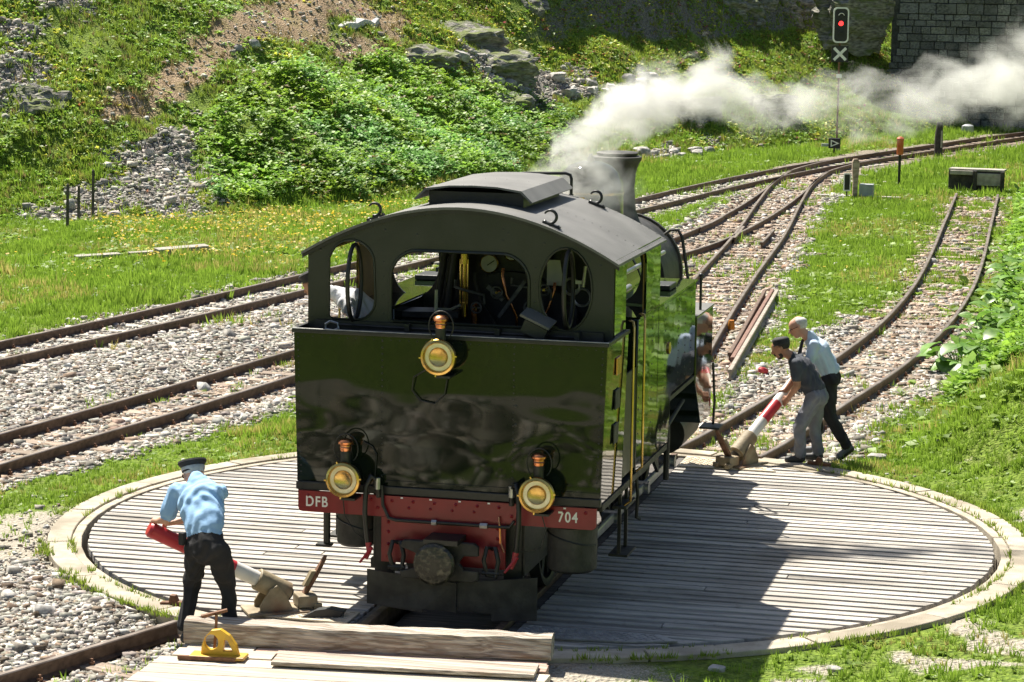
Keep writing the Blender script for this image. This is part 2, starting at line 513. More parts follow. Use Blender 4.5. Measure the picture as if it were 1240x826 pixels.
#TERRAIN_END
# patches of the hillside as world polygons (working units)
HILL_ZONES.update({'scree': [[(-16.6, 26.3), (-13.8, 28.0), (-14.4, 30.3), (-15.3, 32.1), (-16.0, 33.0), (-16.4, 30.1), (-16.8, 28.1), (-17.0, 26.5)], [(-19.4, 29.2), (-19.0, 29.5), (-19.2, 30.7), (-19.3, 32.7), (-19.6, 35.2), (-19.9, 33.9), (-19.9, 31.3)], [(-13.8, 47.5), (-13.2, 50.6), (-11.3, 53.3), (-10.6, 52.3), (-11.2, 50.6), (-12.6, 48.2)], [(-8.6, 48.9), (-7.2, 53.2), (-6.5, 55.2), (-8.3, 50.8)]], 'bush': [[(-15.2, 31.9), (-15.8, 34.1), (-15.5, 37.4), (-15.0, 43.2), (-13.6, 46.5), (-12.7, 47.6), (-11.7, 49.6), (-10.7, 49.8), (-9.7, 45.4), (-10.3, 39.2), (-11.8, 32.4), (-13.1, 30.2), (-14.0, 29.2), (-14.7, 30.8)], [(-18.4, 27.1), (-17.8, 29.1), (-17.9, 29.7), (-18.6, 28.4)]], 'brown': [[(-17.4, 29.7), (-17.0, 30.9), (-16.2, 34.7), (-16.4, 38.2), (-16.1, 43.8), (-15.2, 47.9), (-16.5, 48.2), (-17.8, 43.9), (-17.2, 37.8), (-17.1, 33.1)], [(-15.6, 42.2), (-14.7, 44.5), (-15.1, 46.8), (-15.8, 43.0)]], 'flower': [[(-15.5, 26.3), (-12.9, 29.7), (-10.7, 33.2), (-10.4, 35.0), (-9.8, 21.8), (-12.3, 19.4)]]})
# ------------------------------------------------------------------ materials of the setting
def ground_material():
    m, nt, b = principled('ground')
    N, L = nt.nodes, nt.links
    tc = N.new('ShaderNodeTexCoord')
    def noise(sc, det=6):
        n = N.new('ShaderNodeTexNoise'); n.inputs['Scale'].default_value = sc; n.inputs['Detail'].default_value = det
        L.new(tc.outputs['Object'], n.inputs['Vector']); return n.outputs[0]
    def ramp(fac, a, b2, lo=.35, hi=.65, mid=None):
        r = N.new('ShaderNodeValToRGB'); r.color_ramp.elements[0].position = lo; r.color_ramp.elements[1].position = hi
        r.color_ramp.elements[0].color = (*a, 1); r.color_ramp.elements[1].color = (*b2, 1)
        if mid: e = r.color_ramp.elements.new((lo + hi) / 2); e.color = (*mid, 1)
        L.new(fac, r.inputs[0]); return r.outputs[0]
    def mix(f, a, b2):
        x = N.new('ShaderNodeMix'); x.data_type = 'RGBA'; L.new(f, x.inputs[0]); L.new(a, x.inputs[6]); L.new(b2, x.inputs[7]); return x.outputs[2]
    n1, n2, n3 = noise(2.2), noise(14), noise(60, 3)
    vor = N.new('ShaderNodeTexVoronoi'); vor.inputs['Scale'].default_value = 22; L.new(tc.outputs['Object'], vor.inputs['Vector'])
    grass = ramp(n2, (.07, .12, .018), (.20, .28, .04), .3, .7)
    grass = mix(ramp(n1, (0, 0, 0), (.55, .55, .55), .5, .68), grass, ramp(n3, (.20, .18, .07), (.10, .15, .03)))
    gravel = ramp(vor.outputs['Color'], (.13, .105, .08), (.40, .355, .29), .1, .9)
    gravel = mix(ramp(n3, (0, 0, 0), (.7, .7, .7), .45, .6), gravel, ramp(n2, (.12, .095, .07), (.30, .26, .205)))
    dirt = ramp(n3, (.28, .25, .20), (.44, .40, .33))
    scree = ramp(vor.outputs['Color'], (.10, .09, .08), (.34, .32, .29), .1, .9)
    brown = ramp(n2, (.22, .15, .085), (.42, .32, .21), .3, .7)
    brown = mix(ramp(n1, (0, 0, 0), (.6, .6, .6), .5, .62), brown, ramp(n3, (.17, .15, .06), (.26, .22, .10)))
    rock = ramp(n2, (.08, .075, .065), (.26, .245, .22), .3, .7)
    a1 = N.new('ShaderNodeAttribute'); a1.attribute_name = 'za'
    a2 = N.new('ShaderNodeAttribute'); a2.attribute_name = 'zb'
    s1 = N.new('ShaderNodeSeparateColor'); L.new(a1.outputs['Color'], s1.inputs[0])
    s2 = N.new('ShaderNodeSeparateColor'); L.new(a2.outputs['Color'], s2.inputs[0])
    def sharp(v):
        ad = N.new('ShaderNodeMath'); ad.operation = 'ADD'; L.new(v, ad.inputs[0])
        sb = N.new('ShaderNodeMath'); sb.operation = 'MULTIPLY_ADD'; L.new(n3, sb.inputs[0]); sb.inputs[1].default_value = .7; sb.inputs[2].default_value = -.35
        L.new(sb.outputs[0], ad.inputs[1])
        r = N.new('ShaderNodeMapRange'); r.inputs[1].default_value = .38; r.inputs[2].default_value = .62; L.new(ad.outputs[0], r.inputs[0]); return r.outputs[0]
    col = grass
    for f, c in ((s1.outputs[1], dirt), (s1.outputs[0], gravel), (s2.outputs[0], scree), (s2.outputs[1], brown), (s2.outputs[2], rock)):
        col = mix(sharp(f), col, c)
    # steep ground shows bare rock
    ge = N.new('ShaderNodeNewGeometry'); sx = N.new('ShaderNodeSeparateXYZ'); L.new(ge.outputs['Normal'], sx.inputs[0])
    st = N.new('ShaderNodeMapRange'); st.inputs[1].default_value = .66; st.inputs[2].default_value = .54; L.new(sx.outputs[2], st.inputs[0])
    col = mix(st.outputs[0], col, rock)
    L.new(col, b.inputs['Base Color'])
    b.inputs['Roughness'].default_value = .95; b.inputs['Specular IOR Level'].default_value = .15
    bp = N.new('ShaderNodeBump'); bp.inputs['Strength'].default_value = .9; bp.inputs['Distance'].default_value = .04
    ad = N.new('ShaderNodeMath'); ad.operation = 'ADD'; L.new(n2, ad.inputs[0]); L.new(vor.outputs['Distance'], ad.inputs[1])
    L.new(ad.outputs[0], bp.inputs['Height']); L.new(bp.outputs[0], b.inputs['Normal'])
    MATS['ground'] = m
ground_material()
mk('deck_wood', (.36, .335, .30), (.55, .515, .465), scale=4, stretch=(.5, 6, 6), rough=.85, bump=.6, bscale=9, objrand=.15, c3=(.21, .195, .175), scale3=.9, spec=.25, lo=.3, hi=.7)
def stained(name, sc=.55, dark=(.62, .59, .56)):
    """old oil and damp stains that run across the boards"""
    nt = MATS[name].node_tree; N, L = nt.nodes, nt.links; b = N['Principled BSDF']
    src = b.inputs['Base Color'].links[0].from_socket
    ge = N.new('ShaderNodeNewGeometry')
    nz = N.new('ShaderNodeTexNoise'); nz.inputs['Scale'].default_value = sc; nz.inputs['Detail'].default_value = 7; nz.inputs['Roughness'].default_value = .62
    L.new(ge.outputs['Position'], nz.inputs['Vector'])
    mr = N.new('ShaderNodeMapRange'); mr.inputs[1].default_value = .54; mr.inputs[2].default_value = .74; L.new(nz.outputs[0], mr.inputs[0])
    n2 = N.new('ShaderNodeTexNoise'); n2.inputs['Scale'].default_value = 9; n2.inputs['Detail'].default_value = 4; L.new(ge.outputs['Position'], n2.inputs['Vector'])
    m2 = N.new('ShaderNodeMapRange'); m2.inputs[1].default_value = .60; m2.inputs[2].default_value = .70; L.new(n2.outputs[0], m2.inputs[0])
    mm = N.new('ShaderNodeMath'); mm.operation = 'MAXIMUM'; L.new(mr.outputs[0], mm.inputs[0])
    m3 = N.new('ShaderNodeMath'); m3.operation = 'MULTIPLY'; m3.inputs[1].default_value = .6; L.new(m2.outputs[0], m3.inputs[0]); L.new(m3.outputs[0], mm.inputs[1])
    mx = N.new('ShaderNodeMix'); mx.data_type = 'RGBA'; mx.blend_type = 'MULTIPLY'; L.new(mm.outputs[0], mx.inputs[0]); L.new(src, mx.inputs[6]); mx.inputs[7].default_value = (*dark, 1)
    L.new(mx.outputs[2], b.inputs['Base Color'])
stained('deck_wood')
mk('deck_dark', (.07, .062, .055), (.16, .145, .13), scale=5, stretch=(.4, 5, 5), rough=.85, bump=.5, bscale=12, objrand=.2)
mk('pit', (.06, .055, .05), (.11, .1, .09), scale=3, rough=.95)
mk('concrete', (.36, .315, .245), (.48, .43, .345), scale=7, rough=.9, bump=.35, bscale=60, objrand=.07, c3=(.27, .235, .18), scale3=1.3, spec=.2)
mk('rail_steel', (.085, .052, .036), (.17, .11, .078), scale=12, rough=.6, metal=.35, bump=.2, bscale=60)
mk('rail_top', (.16, .125, .10), (.30, .25, .215), scale=9, stretch=(1, .3, 1), rough=.42, metal=.5)
mk('rust', (.12, .055, .03), (.22, .11, .06), scale=16, rough=.8, bump=.3, bscale=60)
mk('rust_red', (.15, .075, .052), (.24, .13, .095), scale=10, rough=.75, objrand=.1)
mk('sleeper_wood', (.20, .145, .105), (.40, .32, .25), scale=7, stretch=(.3, 3, 3), rough=.9, bump=.5, bscale=14, objrand=.3)
mk('sleeper_pale', (.36, .33, .28), (.55, .51, .44), scale=7, stretch=(.3, 3, 3), rough=.9, bump=.4, bscale=14, objrand=.2)
mk('checker', (.30, .30, .31), (.42, .42, .43), scale=8, rough=.45, metal=.6)
mk_tint('stone', rough=.9, nscale=25, spec=.25)
mk_tint('leaf', rough=.5, transl=.45, spec=.35)
mk_tint('blade', rough=.6, transl=.45, spec=.25)
mk('rock_dark', (.10, .093, .082), (.34, .32, .285), scale=4, stretch=(1, 1, 3.5), rough=.9, bump=.9, bscale=7, c3=(.11, .14, .04), scale3=1.1, bdist=.08)
mk('rock_pale', (.24, .23, .21), (.46, .44, .41), scale=5, stretch=(1, 1, 2), rough=.9, bump=.8, bscale=9, objrand=.2, bdist=.05)
mk('masonry', (.075, .075, .072), (.22, .217, .205), scale=6, rough=.9, bump=.7, bscale=14, objrand=.45, c3=(.20, .20, .195), scale3=.9)
def mossy(name):
    """turf on the level tops of the outcrops"""
    nt = MATS[name].node_tree; N, L = nt.nodes, nt.links; b = N['Principled BSDF']
    src = b.inputs['Base Color'].links[0].from_socket
    ge = N.new('ShaderNodeNewGeometry'); sx = N.new('ShaderNodeSeparateXYZ'); L.new(ge.outputs['True Normal'], sx.inputs[0])
    nz = N.new('ShaderNodeTexNoise'); nz.inputs['Scale'].default_value = 2.5; nz.inputs['Detail'].default_value = 5
    tc = N.new('ShaderNodeTexCoord'); L.new(tc.outputs['Object'], nz.inputs['Vector'])
    ad = N.new('ShaderNodeMath'); ad.operation = 'MULTIPLY_ADD'; L.new(nz.outputs[0], ad.inputs[0]); ad.inputs[1].default_value = 1.2; L.new(sx.outputs[2], ad.inputs[2])
    mr = N.new('ShaderNodeMapRange'); mr.inputs[1].default_value = 1.3; mr.inputs[2].default_value = 1.55; L.new(ad.outputs[0], mr.inputs[0])
    mx = N.new('ShaderNodeMix'); mx.data_type = 'RGBA'; L.new(mr.outputs[0], mx.inputs[0]); L.new(src, mx.inputs[6]); mx.inputs[7].default_value = (.12, .15, .035, 1)
    L.new(mx.outputs[2], b.inputs['Base Color'])
mossy('rock_dark')
mk('mortar', (.05, .05, .05), (.09, .09, .088), scale=8, rough=.95)

# ------------------------------------------------------------------ ground sheet
def build_ground():
    xs = np.concatenate([np.arange(-150, -60, 12), np.arange(-60, -34, 2.0), np.arange(-34, -21, .4), np.arange(-21, 6, .17), np.arange(6, 16, .5), np.arange(16, 60, 4), np.arange(60, 161, 20)])
    ys = np.concatenate([np.arange(-130, -40, 15), np.arange(-40, -20, 1.5), np.arange(-20, -7, .4), np.arange(-7, 12, .17), np.arange(12, 72, .28), np.arange(72, 100, 2), np.arange(100, 261, 16)])
    X, Y = np.meshgrid(xs, ys, indexing='ij')
    Z = height(X.ravel(), Y.ravel()).reshape(X.shape)
    nx, ny = X.shape
    V = np.stack([X, Y, Z], -1).reshape(-1, 3)
    idx = np.arange(nx * ny).reshape(nx, ny)
    F = np.stack([idx[:-1, :-1], idx[1:, :-1], idx[1:, 1:], idx[:-1, 1:]], -1).reshape(-1, 4)
    o = bulk_mesh('ground', V, F, 'ground', smooth=True, kind='structure')
    zn = ground_zones(V[:, 0], V[:, 1])
    one = np.ones(len(V))
    for nm, (a, b2, c) in (('za', (zn['gravel'], zn['dirt'], zn['bush'])), ('zb', (zn['scree'], zn['brown'], zn['rock']))):
        at = o.data.attributes.new(nm, 'FLOAT_COLOR', 'POINT')
        at.data.foreach_set('color', np.stack([a, b2, c, one], -1).astype(np.float32).ravel())
    return o
build_ground()

# ------------------------------------------------------------------ turntable
rim = root('turntable_rim', (0, 0, 0), 'pale concrete ring of curved segments around the wooden turntable deck', 'concrete rim', kind='structure')
def ring_seg(name, r0, r1, a0, a1, z0, z1, parent, mat):
    mb = MB(); n = 6
    A = [a0 + (a1 - a0) * i / n for i in range(n + 1)]
    vs = []
    for a in A:
        for r, z in ((r0, z0), (r1, z0), (r1, z1), (r0, z1)):
            vs.append((r * math.cos(a), r * math.sin(a), z))
    fs = []
    for i in range(n):
        for k in range(4):
            fs.append((i * 4 + k, i * 4 + (k + 1) % 4, (i + 1) * 4 + (k + 1) % 4, (i + 1) * 4 + k))
    fs += [(0, 3, 2, 1), (n * 4, n * 4 + 1, n * 4 + 2, n * 4 + 3)]
    mb.add(vs, fs)
    return mb.build(name, mat, parent, smooth=30, bevel=.008)
NS = 20
for i in range(NS):
    a0 = 2 * PI * i / NS + .1; a1 = a0 + 2 * PI / NS
    ring_seg('rim_segment', 4.315, 4.53, a0 + .0022, a1 - .0022, -.5, .012 + rnd.uniform(-.004, .004), rim, 'concrete')
for i in range(NS // 2):
    a0 = 4 * PI * i / NS + .24; a1 = a0 + 4 * PI / NS
    ring_seg('pit_kerb', 4.225, 4.312, a0 + .0015, a1 - .0015, -.6, -.004 + rnd.uniform(-.003, .003), rim, 'concrete')
mbp = MB()
mbp.add([(4.24 * math.cos(2 * PI * i / 64), 4.24 * math.sin(2 * PI * i / 64), -.55) for i in range(64)], [tuple(range(64))])
mbp.build('pit_floor', 'pit', rim)

tt = root('turntable', (0, 0, 0), 'round wooden turntable deck of weathered cross planks carrying the locomotive', 'turntable')
R0 = 4.165
RW = 0.56
pitch_ = .163
y = -R0 + .02
prs = random.Random(3)
while y < R0 - .05:
    w = pitch_ * prs.uniform(.63, .72)
    y0, y1 = y, min(y + w, R0 - .01)
    for sgn in (-1, 1):
        def xe(yy): return math.sqrt(max(R0 * R0 - yy * yy, 0)) + prs.uniform(-.012, .008)
        xa, xb = xe(y0), xe(y1)
        xi = RW + .10
        if min(xa, xb) < xi + .05: continue
        breaks = [xi]
        if max(xa, xb) > 2.6 and prs.random() < .22: breaks.append(prs.uniform(1.5, 2.7))
        for bi, x0 in enumerate(breaks):
            last = bi == len(breaks) - 1
            ea = xa if last else breaks[bi + 1] - .008
            eb = xb if last else breaks[bi + 1] - .008
            zt = prs.uniform(-.003, .003); tw = prs.uniform(-.0015, .0015)
            mb = MB()
            j0, j1 = prs.uniform(-.005, .005), prs.uniform(-.005, .005)
            q = [(x0, y0 + j0), (ea, y0 + j1), (eb, y1 + j1), (x0, y1 + j0)]
            vs = [(sgn * a, b2, -.07) for a, b2 in q] + [(sgn * a, b2, zt + (tw if k in (1, 2) else -tw)) for k, (a, b2) in enumerate(q)]
            mb.add(vs, [(0, 1, 2, 3), (7, 6, 5, 4), (0, 4, 5, 1), (1, 5, 6, 2), (2, 6, 7, 3), (3, 7, 4, 0)])
            mb.build('plank', 'deck_wood', tt, origin=(sgn * (x0 + ea) / 2, (y0 + y1) / 2, 0), bevel=.006)
    y += pitch_
# gap floor between the rails: darker boards, lower
y = -R0 + .06
while y < R0 - .1:
    mb = MB().bbox((-.42, y, -.16), (.42, y + .165, -.09 + prs.uniform(-.006, .006)))
    mb.build('plank', 'deck_dark', tt, origin=(0, y + .08, -.12))
    y += .175
for sgn in (-1, 1):
    L_ = math.sqrt(R0 ** 2 - RW ** 2) - .01
    MB().bbox((sgn * .53 - .036, -L_, -.05), (sgn * .53 + .036, L_, .028)).build('rail', 'rail_steel', tt, bevel=.01)
    MB().bbox((sgn * .53 - .012, -L_, -.2), (sgn * .53 + .012, L_, -.051)).build('rail_web', 'rail_steel', tt)
    x0, x1 = sorted((sgn * .575, sgn * .645))
    MB().bbox((x0, -L_ + .03, -.10), (x1, L_ - .03, -.015)).build('edge_beam', 'deck_dark', tt)
MB().cyl((0, 0, -.54), (0, 0, -.17), .3, n=24).build('pivot', 'rail_steel', tt)
MB().bbox((-.7, -3.9, -.40), (-.6, 3.9, -.11)).build('girder', 'rail_steel', tt)
MB().bbox((.6, -3.9, -.40), (.7, 3.9, -.11)).build('girder', 'rail_steel', tt)
# steel checker plates at the ends
def checker(poly, nm, mat):
    mb = MB().prism(poly, t=.012, fn=lambda a, b2, w: (a, b2, .012 + w))
    o = mb.build(nm, mat, tt)
    st = MB()
    x0 = min(a for a, _ in poly); x1 = max(a for a, _ in poly); y0 = min(b2 for _, b2 in poly); y1 = max(b2 for _, b2 in poly)
    ii = 0
    yy = y0 + .03
    while yy < y1 - .02:
        xx = x0 + .03 + (.035 if ii % 2 else 0)
        while xx < x1 - .03:
            if inpoly(np.array([xx]), np.array([yy]), poly)[0] and pdist(np.array([xx]), np.array([yy]), list(poly) + [poly[0]])[0] > .03:
                st.box((xx, yy, .020), (.042, .012, .006), rotm(z=.7 if ii % 2 else -.7))
            xx += .07
        yy += .042; ii += 1
    st.build('raised_tread', mat, o, kind='stuff')
mk('checker_sand', (.42, .36, .26), (.56, .49, .38), scale=7, rough=.7, metal=.1)
checker([(.68, -3.86), (1.55, -3.80), (1.95, -3.66), (1.78, -3.5), (.68, -3.5)], 'checker_plate', 'checker')
checker([(.68, 3.48), (1.72, 3.48), (1.5, 3.80), (.68, 4.05)], 'checker_plate', 'checker_sand')
checker([(-.68, -3.86), (-1.45, -3.84), (-1.5, -3.5), (-.68, -3.5)], 'checker_plate', 'checker_sand')

# ------------------------------------------------------------------ railway tracks
RAIL_PROF = [(-.045, 0), (.045, 0), (.045, .012), (.012, .03), (.012, .095), (.030, .102), (.030, .128), (.022, .136), (-.022, .136), (-.030, .128), (-.030, .102), (-.012, .095), (-.012, .03), (-.045, .012)]
ZR = -.106          # foot of the rail
def sweep_rail(pl, off, z0=ZR, hs=1.0):
    P = [np.array(q) for q in pl]; n = len(P); k = len(RAIL_PROF)
    mb = MB(); vs = []
    for i in range(n):
        t = P[min(i + 1, n - 1)] - P[max(i - 1, 0)]; t = t / np.linalg.norm(t); nr = np.array([t[1], -t[0]])
        for a, b2 in RAIL_PROF:
            q = P[i] + nr * (off + a); vs.append((q[0], q[1], z0 + b2 * hs))
    fs = []; mi = []
    for i in range(n - 1):
        for j in range(k):
            fs.append((i * k + j, i * k + (j + 1) % k, (i + 1) * k + (j + 1) % k, (i + 1) * k + j))
            mi.append(1 if j in (6, 7, 8) else 0)
    fs += [tuple(range(k - 1, -1, -1)), tuple(range((n - 1) * k, n * k))]; mi += [0, 0]
    mb.add(vs, fs); mb.mi = mi
    return mb
def walk(pl, step):
    P = [np.array(q) for q in pl]; acc = 0; nxt = step * .5; out = []
    for a, b2 in zip(P[:-1], P[1:]):
        L_ = np.linalg.norm(b2 - a)
        while nxt <= acc + L_:
            t = (nxt - acc) / L_; d = (b2 - a) / L_; q = a + (b2 - a) * t
            out.append((q[0], q[1], math.atan2(d[1], d[0]))); nxt += step
        acc += L_
    return out
SLP = {}
def sleeper_mesh(mat, L_):
    key = (mat, L_)
    if key not in SLP:
        o = MB().box((0, 0, 0), (L_, .2, .10)).build('sleeper', mat, bevel=.012)
        SLP[key] = o; o['_proto'] = 1
    return SLP[key]
def track(name, pl, label, mat, gauge=.5, clip=None, step=.56, L_=1.75, widen=None, fast=None):
    sp = smooth_pl(pl, .5)
    t = root(name, (sp[0][0], sp[0][1], 0), label, 'railway track')
    for sg in (-1, 1):
        sweep_rail(sp, sg * gauge).build('rail', ['rail_steel', 'rail_top'], t, smooth=35)
    fb = MB(); 
    for (x, y, a) in walk(sp, step):
        if clip and not clip(x, y): continue
        if math.hypot(x, y) < 4.75: continue
        L2 = widen(x, y) if widen else L_
        if L2 is None: continue
        L2, off = L2 if isinstance(L2, tuple) else (L2, 0)
        pr = sleeper_mesh(mat, round(L2, 1))
        ax = a + PI / 2 + prs.uniform(-.02, .02)
        c = copy_to(pr, (x + off * math.sin(a), y - off * math.cos(a), -.138 + prs.uniform(-.012, .004)), ax, t, name='sleeper')
        del c['_proto']
        if fast is None or fast(x, y):
            nx, ny = math.sin(a), -math.cos(a)
            for sg in (-1, 1):
                for e in (-.075, .075):
                    q = (x + nx * (sg * gauge + e), y + ny * (sg * gauge + e))
                    fb.box((q[0], q[1], -.095), (.05, .06, .016), rotm(z=a))
                    fb.cyl((q[0], q[1], -.09), (q[0], q[1], -.038), .014, .011, 6)
                    fb.cyl((q[0], q[1], -.08), (q[0], q[1], -.062), .024, .024, 6)
    if fb.v: fb.build('rail_fastenings', 'rust', t, kind='stuff')
    return t
view = lambda x, y: x > 5.6 - .50 * (y + 23) - 2 and -7.5 < y < 72
track('curved_siding_track', TRK_R, 'curved rusty siding track leading from the turntable to the far buffer stop', 'sleeper_wood', .49, view, fast=lambda x, y: y < 20)
track('yard_track', TRK_B, 'brown-sleepered track left of the turntable, nearer of the two', 'sleeper_wood', .49, view, fast=lambda x, y: y < 20,
      widen=lambda x, y: (None if 27 < y < 46.5 else 1.75))
track('turnout_track', TRK_C, 'track running from the far turnout towards the front of the locomotive', 'sleeper_wood', .49, view, fast=lambda x, y: y < 20,
      widen=lambda x, y: ((2.75 - (y - 27) * .05, -.42 + (y - 27) * .021) if y > 27 else 1.75))
track('rear_yard_track', TRK_A, 'rear left track with pale sleepers beside the flowery meadow', 'sleeper_pale', .48, view, fast=lambda x, y: y < 16)
def near_track():
    d = np.array([-math.sin(math.radians(19.7)), -math.cos(math.radians(19.7))])
    P = [tuple(d * r + np.array([.03, -.1])) for r in (4.56, 5.5, 7, 9, 11.5)]
    track('approach_track', P[::-1], 'short approach track at the lower left running up to the turntable', 'sleeper_wood', .5, lambda x, y: y < -4.9)
near_track()
# check rails and frog of the turnout
fr = root('turnout_frog', (-2.5, 28.4, 0), 'turnout crossing with check rails where two far tracks meet', 'rail crossing')
sweep_rail([(-2.42, 27.2), (-2.5, 28.3), (-2.6, 29.6)], 0, ZR + .004).build('crossing_nose', ['rail_steel', 'rail_top'], fr)
sweep_rail([(-1.78, 26.5), (-1.83, 27.6), (-1.92, 29.2)], 0, ZR + .003).build('check_rail', ['rail_steel', 'rail_top'], fr)
sweep_rail([(-3.42, 29.0), (-3.37, 30.2), (-3.36, 31.6)], 0, ZR + .003).build('check_rail', ['rail_steel', 'rail_top'], fr)
for k_, o_ in list(SLP.items()):
    bpy.data.objects.remove(o_)
# ------------------------------------------------------------------ scattered ground cover (stuff)
def stone_variants(n=9, seed=5):
    g = np.random.default_rng(seed); out = []
    for k in range(n):
        V = np.array([(x, y, z) for x in (-1, 1) for y in (-1, 1) for z in (-1, 1)], float)
        V += g.uniform(-.38, .38, V.shape); V *= .5 * g.uniform(.75, 1.2, 3)
        V[:, 2] *= .75
        F = np.array([(0, 1, 3, 2), (4, 6, 7, 5), (0, 4, 5, 1), (2, 3, 7, 6), (0, 2, 6, 4), (1, 5, 7, 3)])
        T = np.concatenate([F[:, [0, 1, 2]], F[:, [0, 2, 3]]])
        out.append((V, T))
    return out
def tuft_variants(n=8, blades=6, seed=6, spread=.5, lean=.5, width=.09):
    g = np.random.default_rng(seed); out = []
    for k in range(n):
        V, F, Sh = [], [], []
        for b in range(blades):
            a = g.uniform(0, 2 * PI); r = g.uniform(0, spread); h = g.uniform(.55, 1.0); le = g.uniform(.1, lean) * h
            c = np.array([r * math.cos(a), r * math.sin(a), -.05]); a2 = a + g.uniform(-.8, .8)
            w = width * g.uniform(.7, 1.3); pn = np.array([-math.sin(a2 + 1), math.cos(a2 + 1), 0]) * w
            tip = c + np.array([math.cos(a2) * le, math.sin(a2) * le, h])
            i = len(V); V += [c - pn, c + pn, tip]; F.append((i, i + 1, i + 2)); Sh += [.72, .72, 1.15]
        out.append((np.array(V), np.array(F), np.array(Sh)))
    return out
def leaf_variants(n=10, leaves=5, seed=9, size=.55):
    """little sprigs: a few folded leaves around a point"""
    g = np.random.default_rng(seed); out = []
    for k in range(n):
        V, F, Sh = [], [], []
        for b in range(leaves):
            a = g.uniform(0, 2 * PI); el = g.uniform(-.25, .6)
            d = np.array([math.cos(a) * math.cos(el), math.sin(a) * math.cos(el), math.sin(el)])
            sd = np.cross(d, [0, 0, 1]); sd /= max(np.linalg.norm(sd), 1e-6)
            _t = g.uniform(-.5, .5); sd = sd * math.cos(_t) + np.cross(sd, d) * math.sin(_t)
            L_ = size * g.uniform(.7, 1.3); w = L_ * .34
            o = g.uniform(-.35, .35, 3); o[2] = abs(o[2]) * .8
            i = len(V)
            V += [o, o + d * L_ * .5 + sd * w, o + d * L_ - np.array([0, 0, .1 * L_]), o + d * L_ * .5 - sd * w]
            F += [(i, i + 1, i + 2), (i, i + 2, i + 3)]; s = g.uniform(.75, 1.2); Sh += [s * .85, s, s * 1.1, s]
        out.append((np.array(V), np.array(F), np.array(Sh)))
    return out
def in_view(x, y, m=0.6):
    """only ground a visitor standing near the photographer could see"""
    lx = 5.26 - .463 * (y + 22.9) - m - .02 * np.clip(y + 22.9, 0, None)
    rx = 5.26 - .042 * (y + 22.9) + m + 1.4
    return (x > lx) & (x < rx)
def area_points(n, x0, x1, y0, y1, seed):
    g = np.random.default_rng(seed)
    return g.uniform(x0, x1, n), g.uniform(y0, y1, n)
CLEAR = []      # polygons kept free of grass and stones
def free(x, y):
    ok = np.hypot(x, y) > 4.56
    for P in CLEAR: ok &= ~inpoly(x, y, P)
    for tr in (TRK_R, TRK_B, TRK_C, TRK_A, TRK_N):
        d = np.abs(pdist(x, y, tr)); ok &= np.abs(d - .49) > (.10 if tr is TRK_N else .055)
    return ok
CLEAR.append([(-1.75, -4.55), (1.25, -4.3), (1.45, -8), (-2.0, -8)])
SP = stone_variants()
def stone_tint(n, g, a=(.19, .175, .15), b=(.56, .53, .475), warm=.06):
    t = g.random(n)[:, None] ** 1.1
    c = np.array(a) * (1 - t) + np.array(b) * t
    return c * (1 + g.uniform(-warm, warm, (n, 3)) * np.array([1.2, .4, -1]))
# track ballast
def ballast():
    g = np.random.default_rng(71); P = []
    for n, x0, x1, y0, y1, seed in ((340000, -10.6, 3.6, -2, 20, 1), (110000, -8, 3.2, 20, 46, 2), (70000, -5.2, -1.2, -8, -1.5, 3)):
        x, y = area_points(n, x0, x1, y0, y1, seed)
        z = ground_zones(x, y)
        intr = (np.minimum(np.minimum(pdist(x, y, TRK_B), pdist(x, y, TRK_C)), pdist(x, y, TRK_A)) < .8) & (y > 9 + 6 * (x < -7.6) - 20 * (x < -7.6))
        k = (g.random(n) < z['gravel'] * np.where(intr, .5, .9) + z['dirt'] * .04 + .004) & free(x, y) & in_view(x, y) & (z['hs'] < 0)
        P.append(np.stack([x[k], y[k]], 1))
    P = np.concatenate(P); x, y = P[:, 0], P[:, 1]; n = len(P)
    sc = g.lognormal(-3.52, .42, n) * np.where(y > 20, 1.35, 1.0)
    sc = np.clip(sc, .02, .15)
    zz = height(x, y) + sc * .15
    sc = np.where(y < -1.5, sc * .8, sc)
    t = stone_tint(n, g)
    dk = g.random(n) < .14
    t = np.where(dk[:, None], t * np.array([.55, .45, .38]), t)
    rb = (np.minimum(np.minimum(np.abs(pdist(x, y, TRK_B)), pdist(x, y, TRK_C)), pdist(x, y, TRK_R)) < .9)
    t = np.where((rb & (g.random(n) < np.where(y > 16, .55, .3)))[:, None], t * np.array([.92, .76, .65]), t)
    return scatter('track_ballast', SP, np.stack([x, y, zz], 1), sc, g.uniform(0, 6.28, n), g.uniform(-.5, .5, n), t, 'stone', kind='stuff', label='loose grey ballast stones along the tracks', cat='ballast')
ballast()
def scree():
    g = np.random.default_rng(72); x, y = area_points(170000, -22, -5, 25, 60, 5)
    z = ground_zones(x, y)
    k = (g.random(len(x)) < np.maximum(z['scree'] * .9, z['brown'] * .10)) & in_view(x, y)
    x, y = x[k], y[k]; n = len(x)
    sc = np.clip(g.lognormal(-3.2, .5, n), .03, .24)
    return scatter('scree_stones', SP, np.stack([x, y, height(x, y) + sc * .2], 1), sc, g.uniform(0, 6.28, n), g.uniform(-.6, .6, n), stone_tint(n, g, (.24, .22, .18), (.56, .53, .47)), 'stone', kind='stuff', label='grey scree and rubble lying on the hillside', cat='scree')
scree()
GREEN = lambda g, n, a, b: (lambda t: np.array(a) * (1 - t) + np.array(b) * t)(g.random(n)[:, None])
TV = tuft_variants()
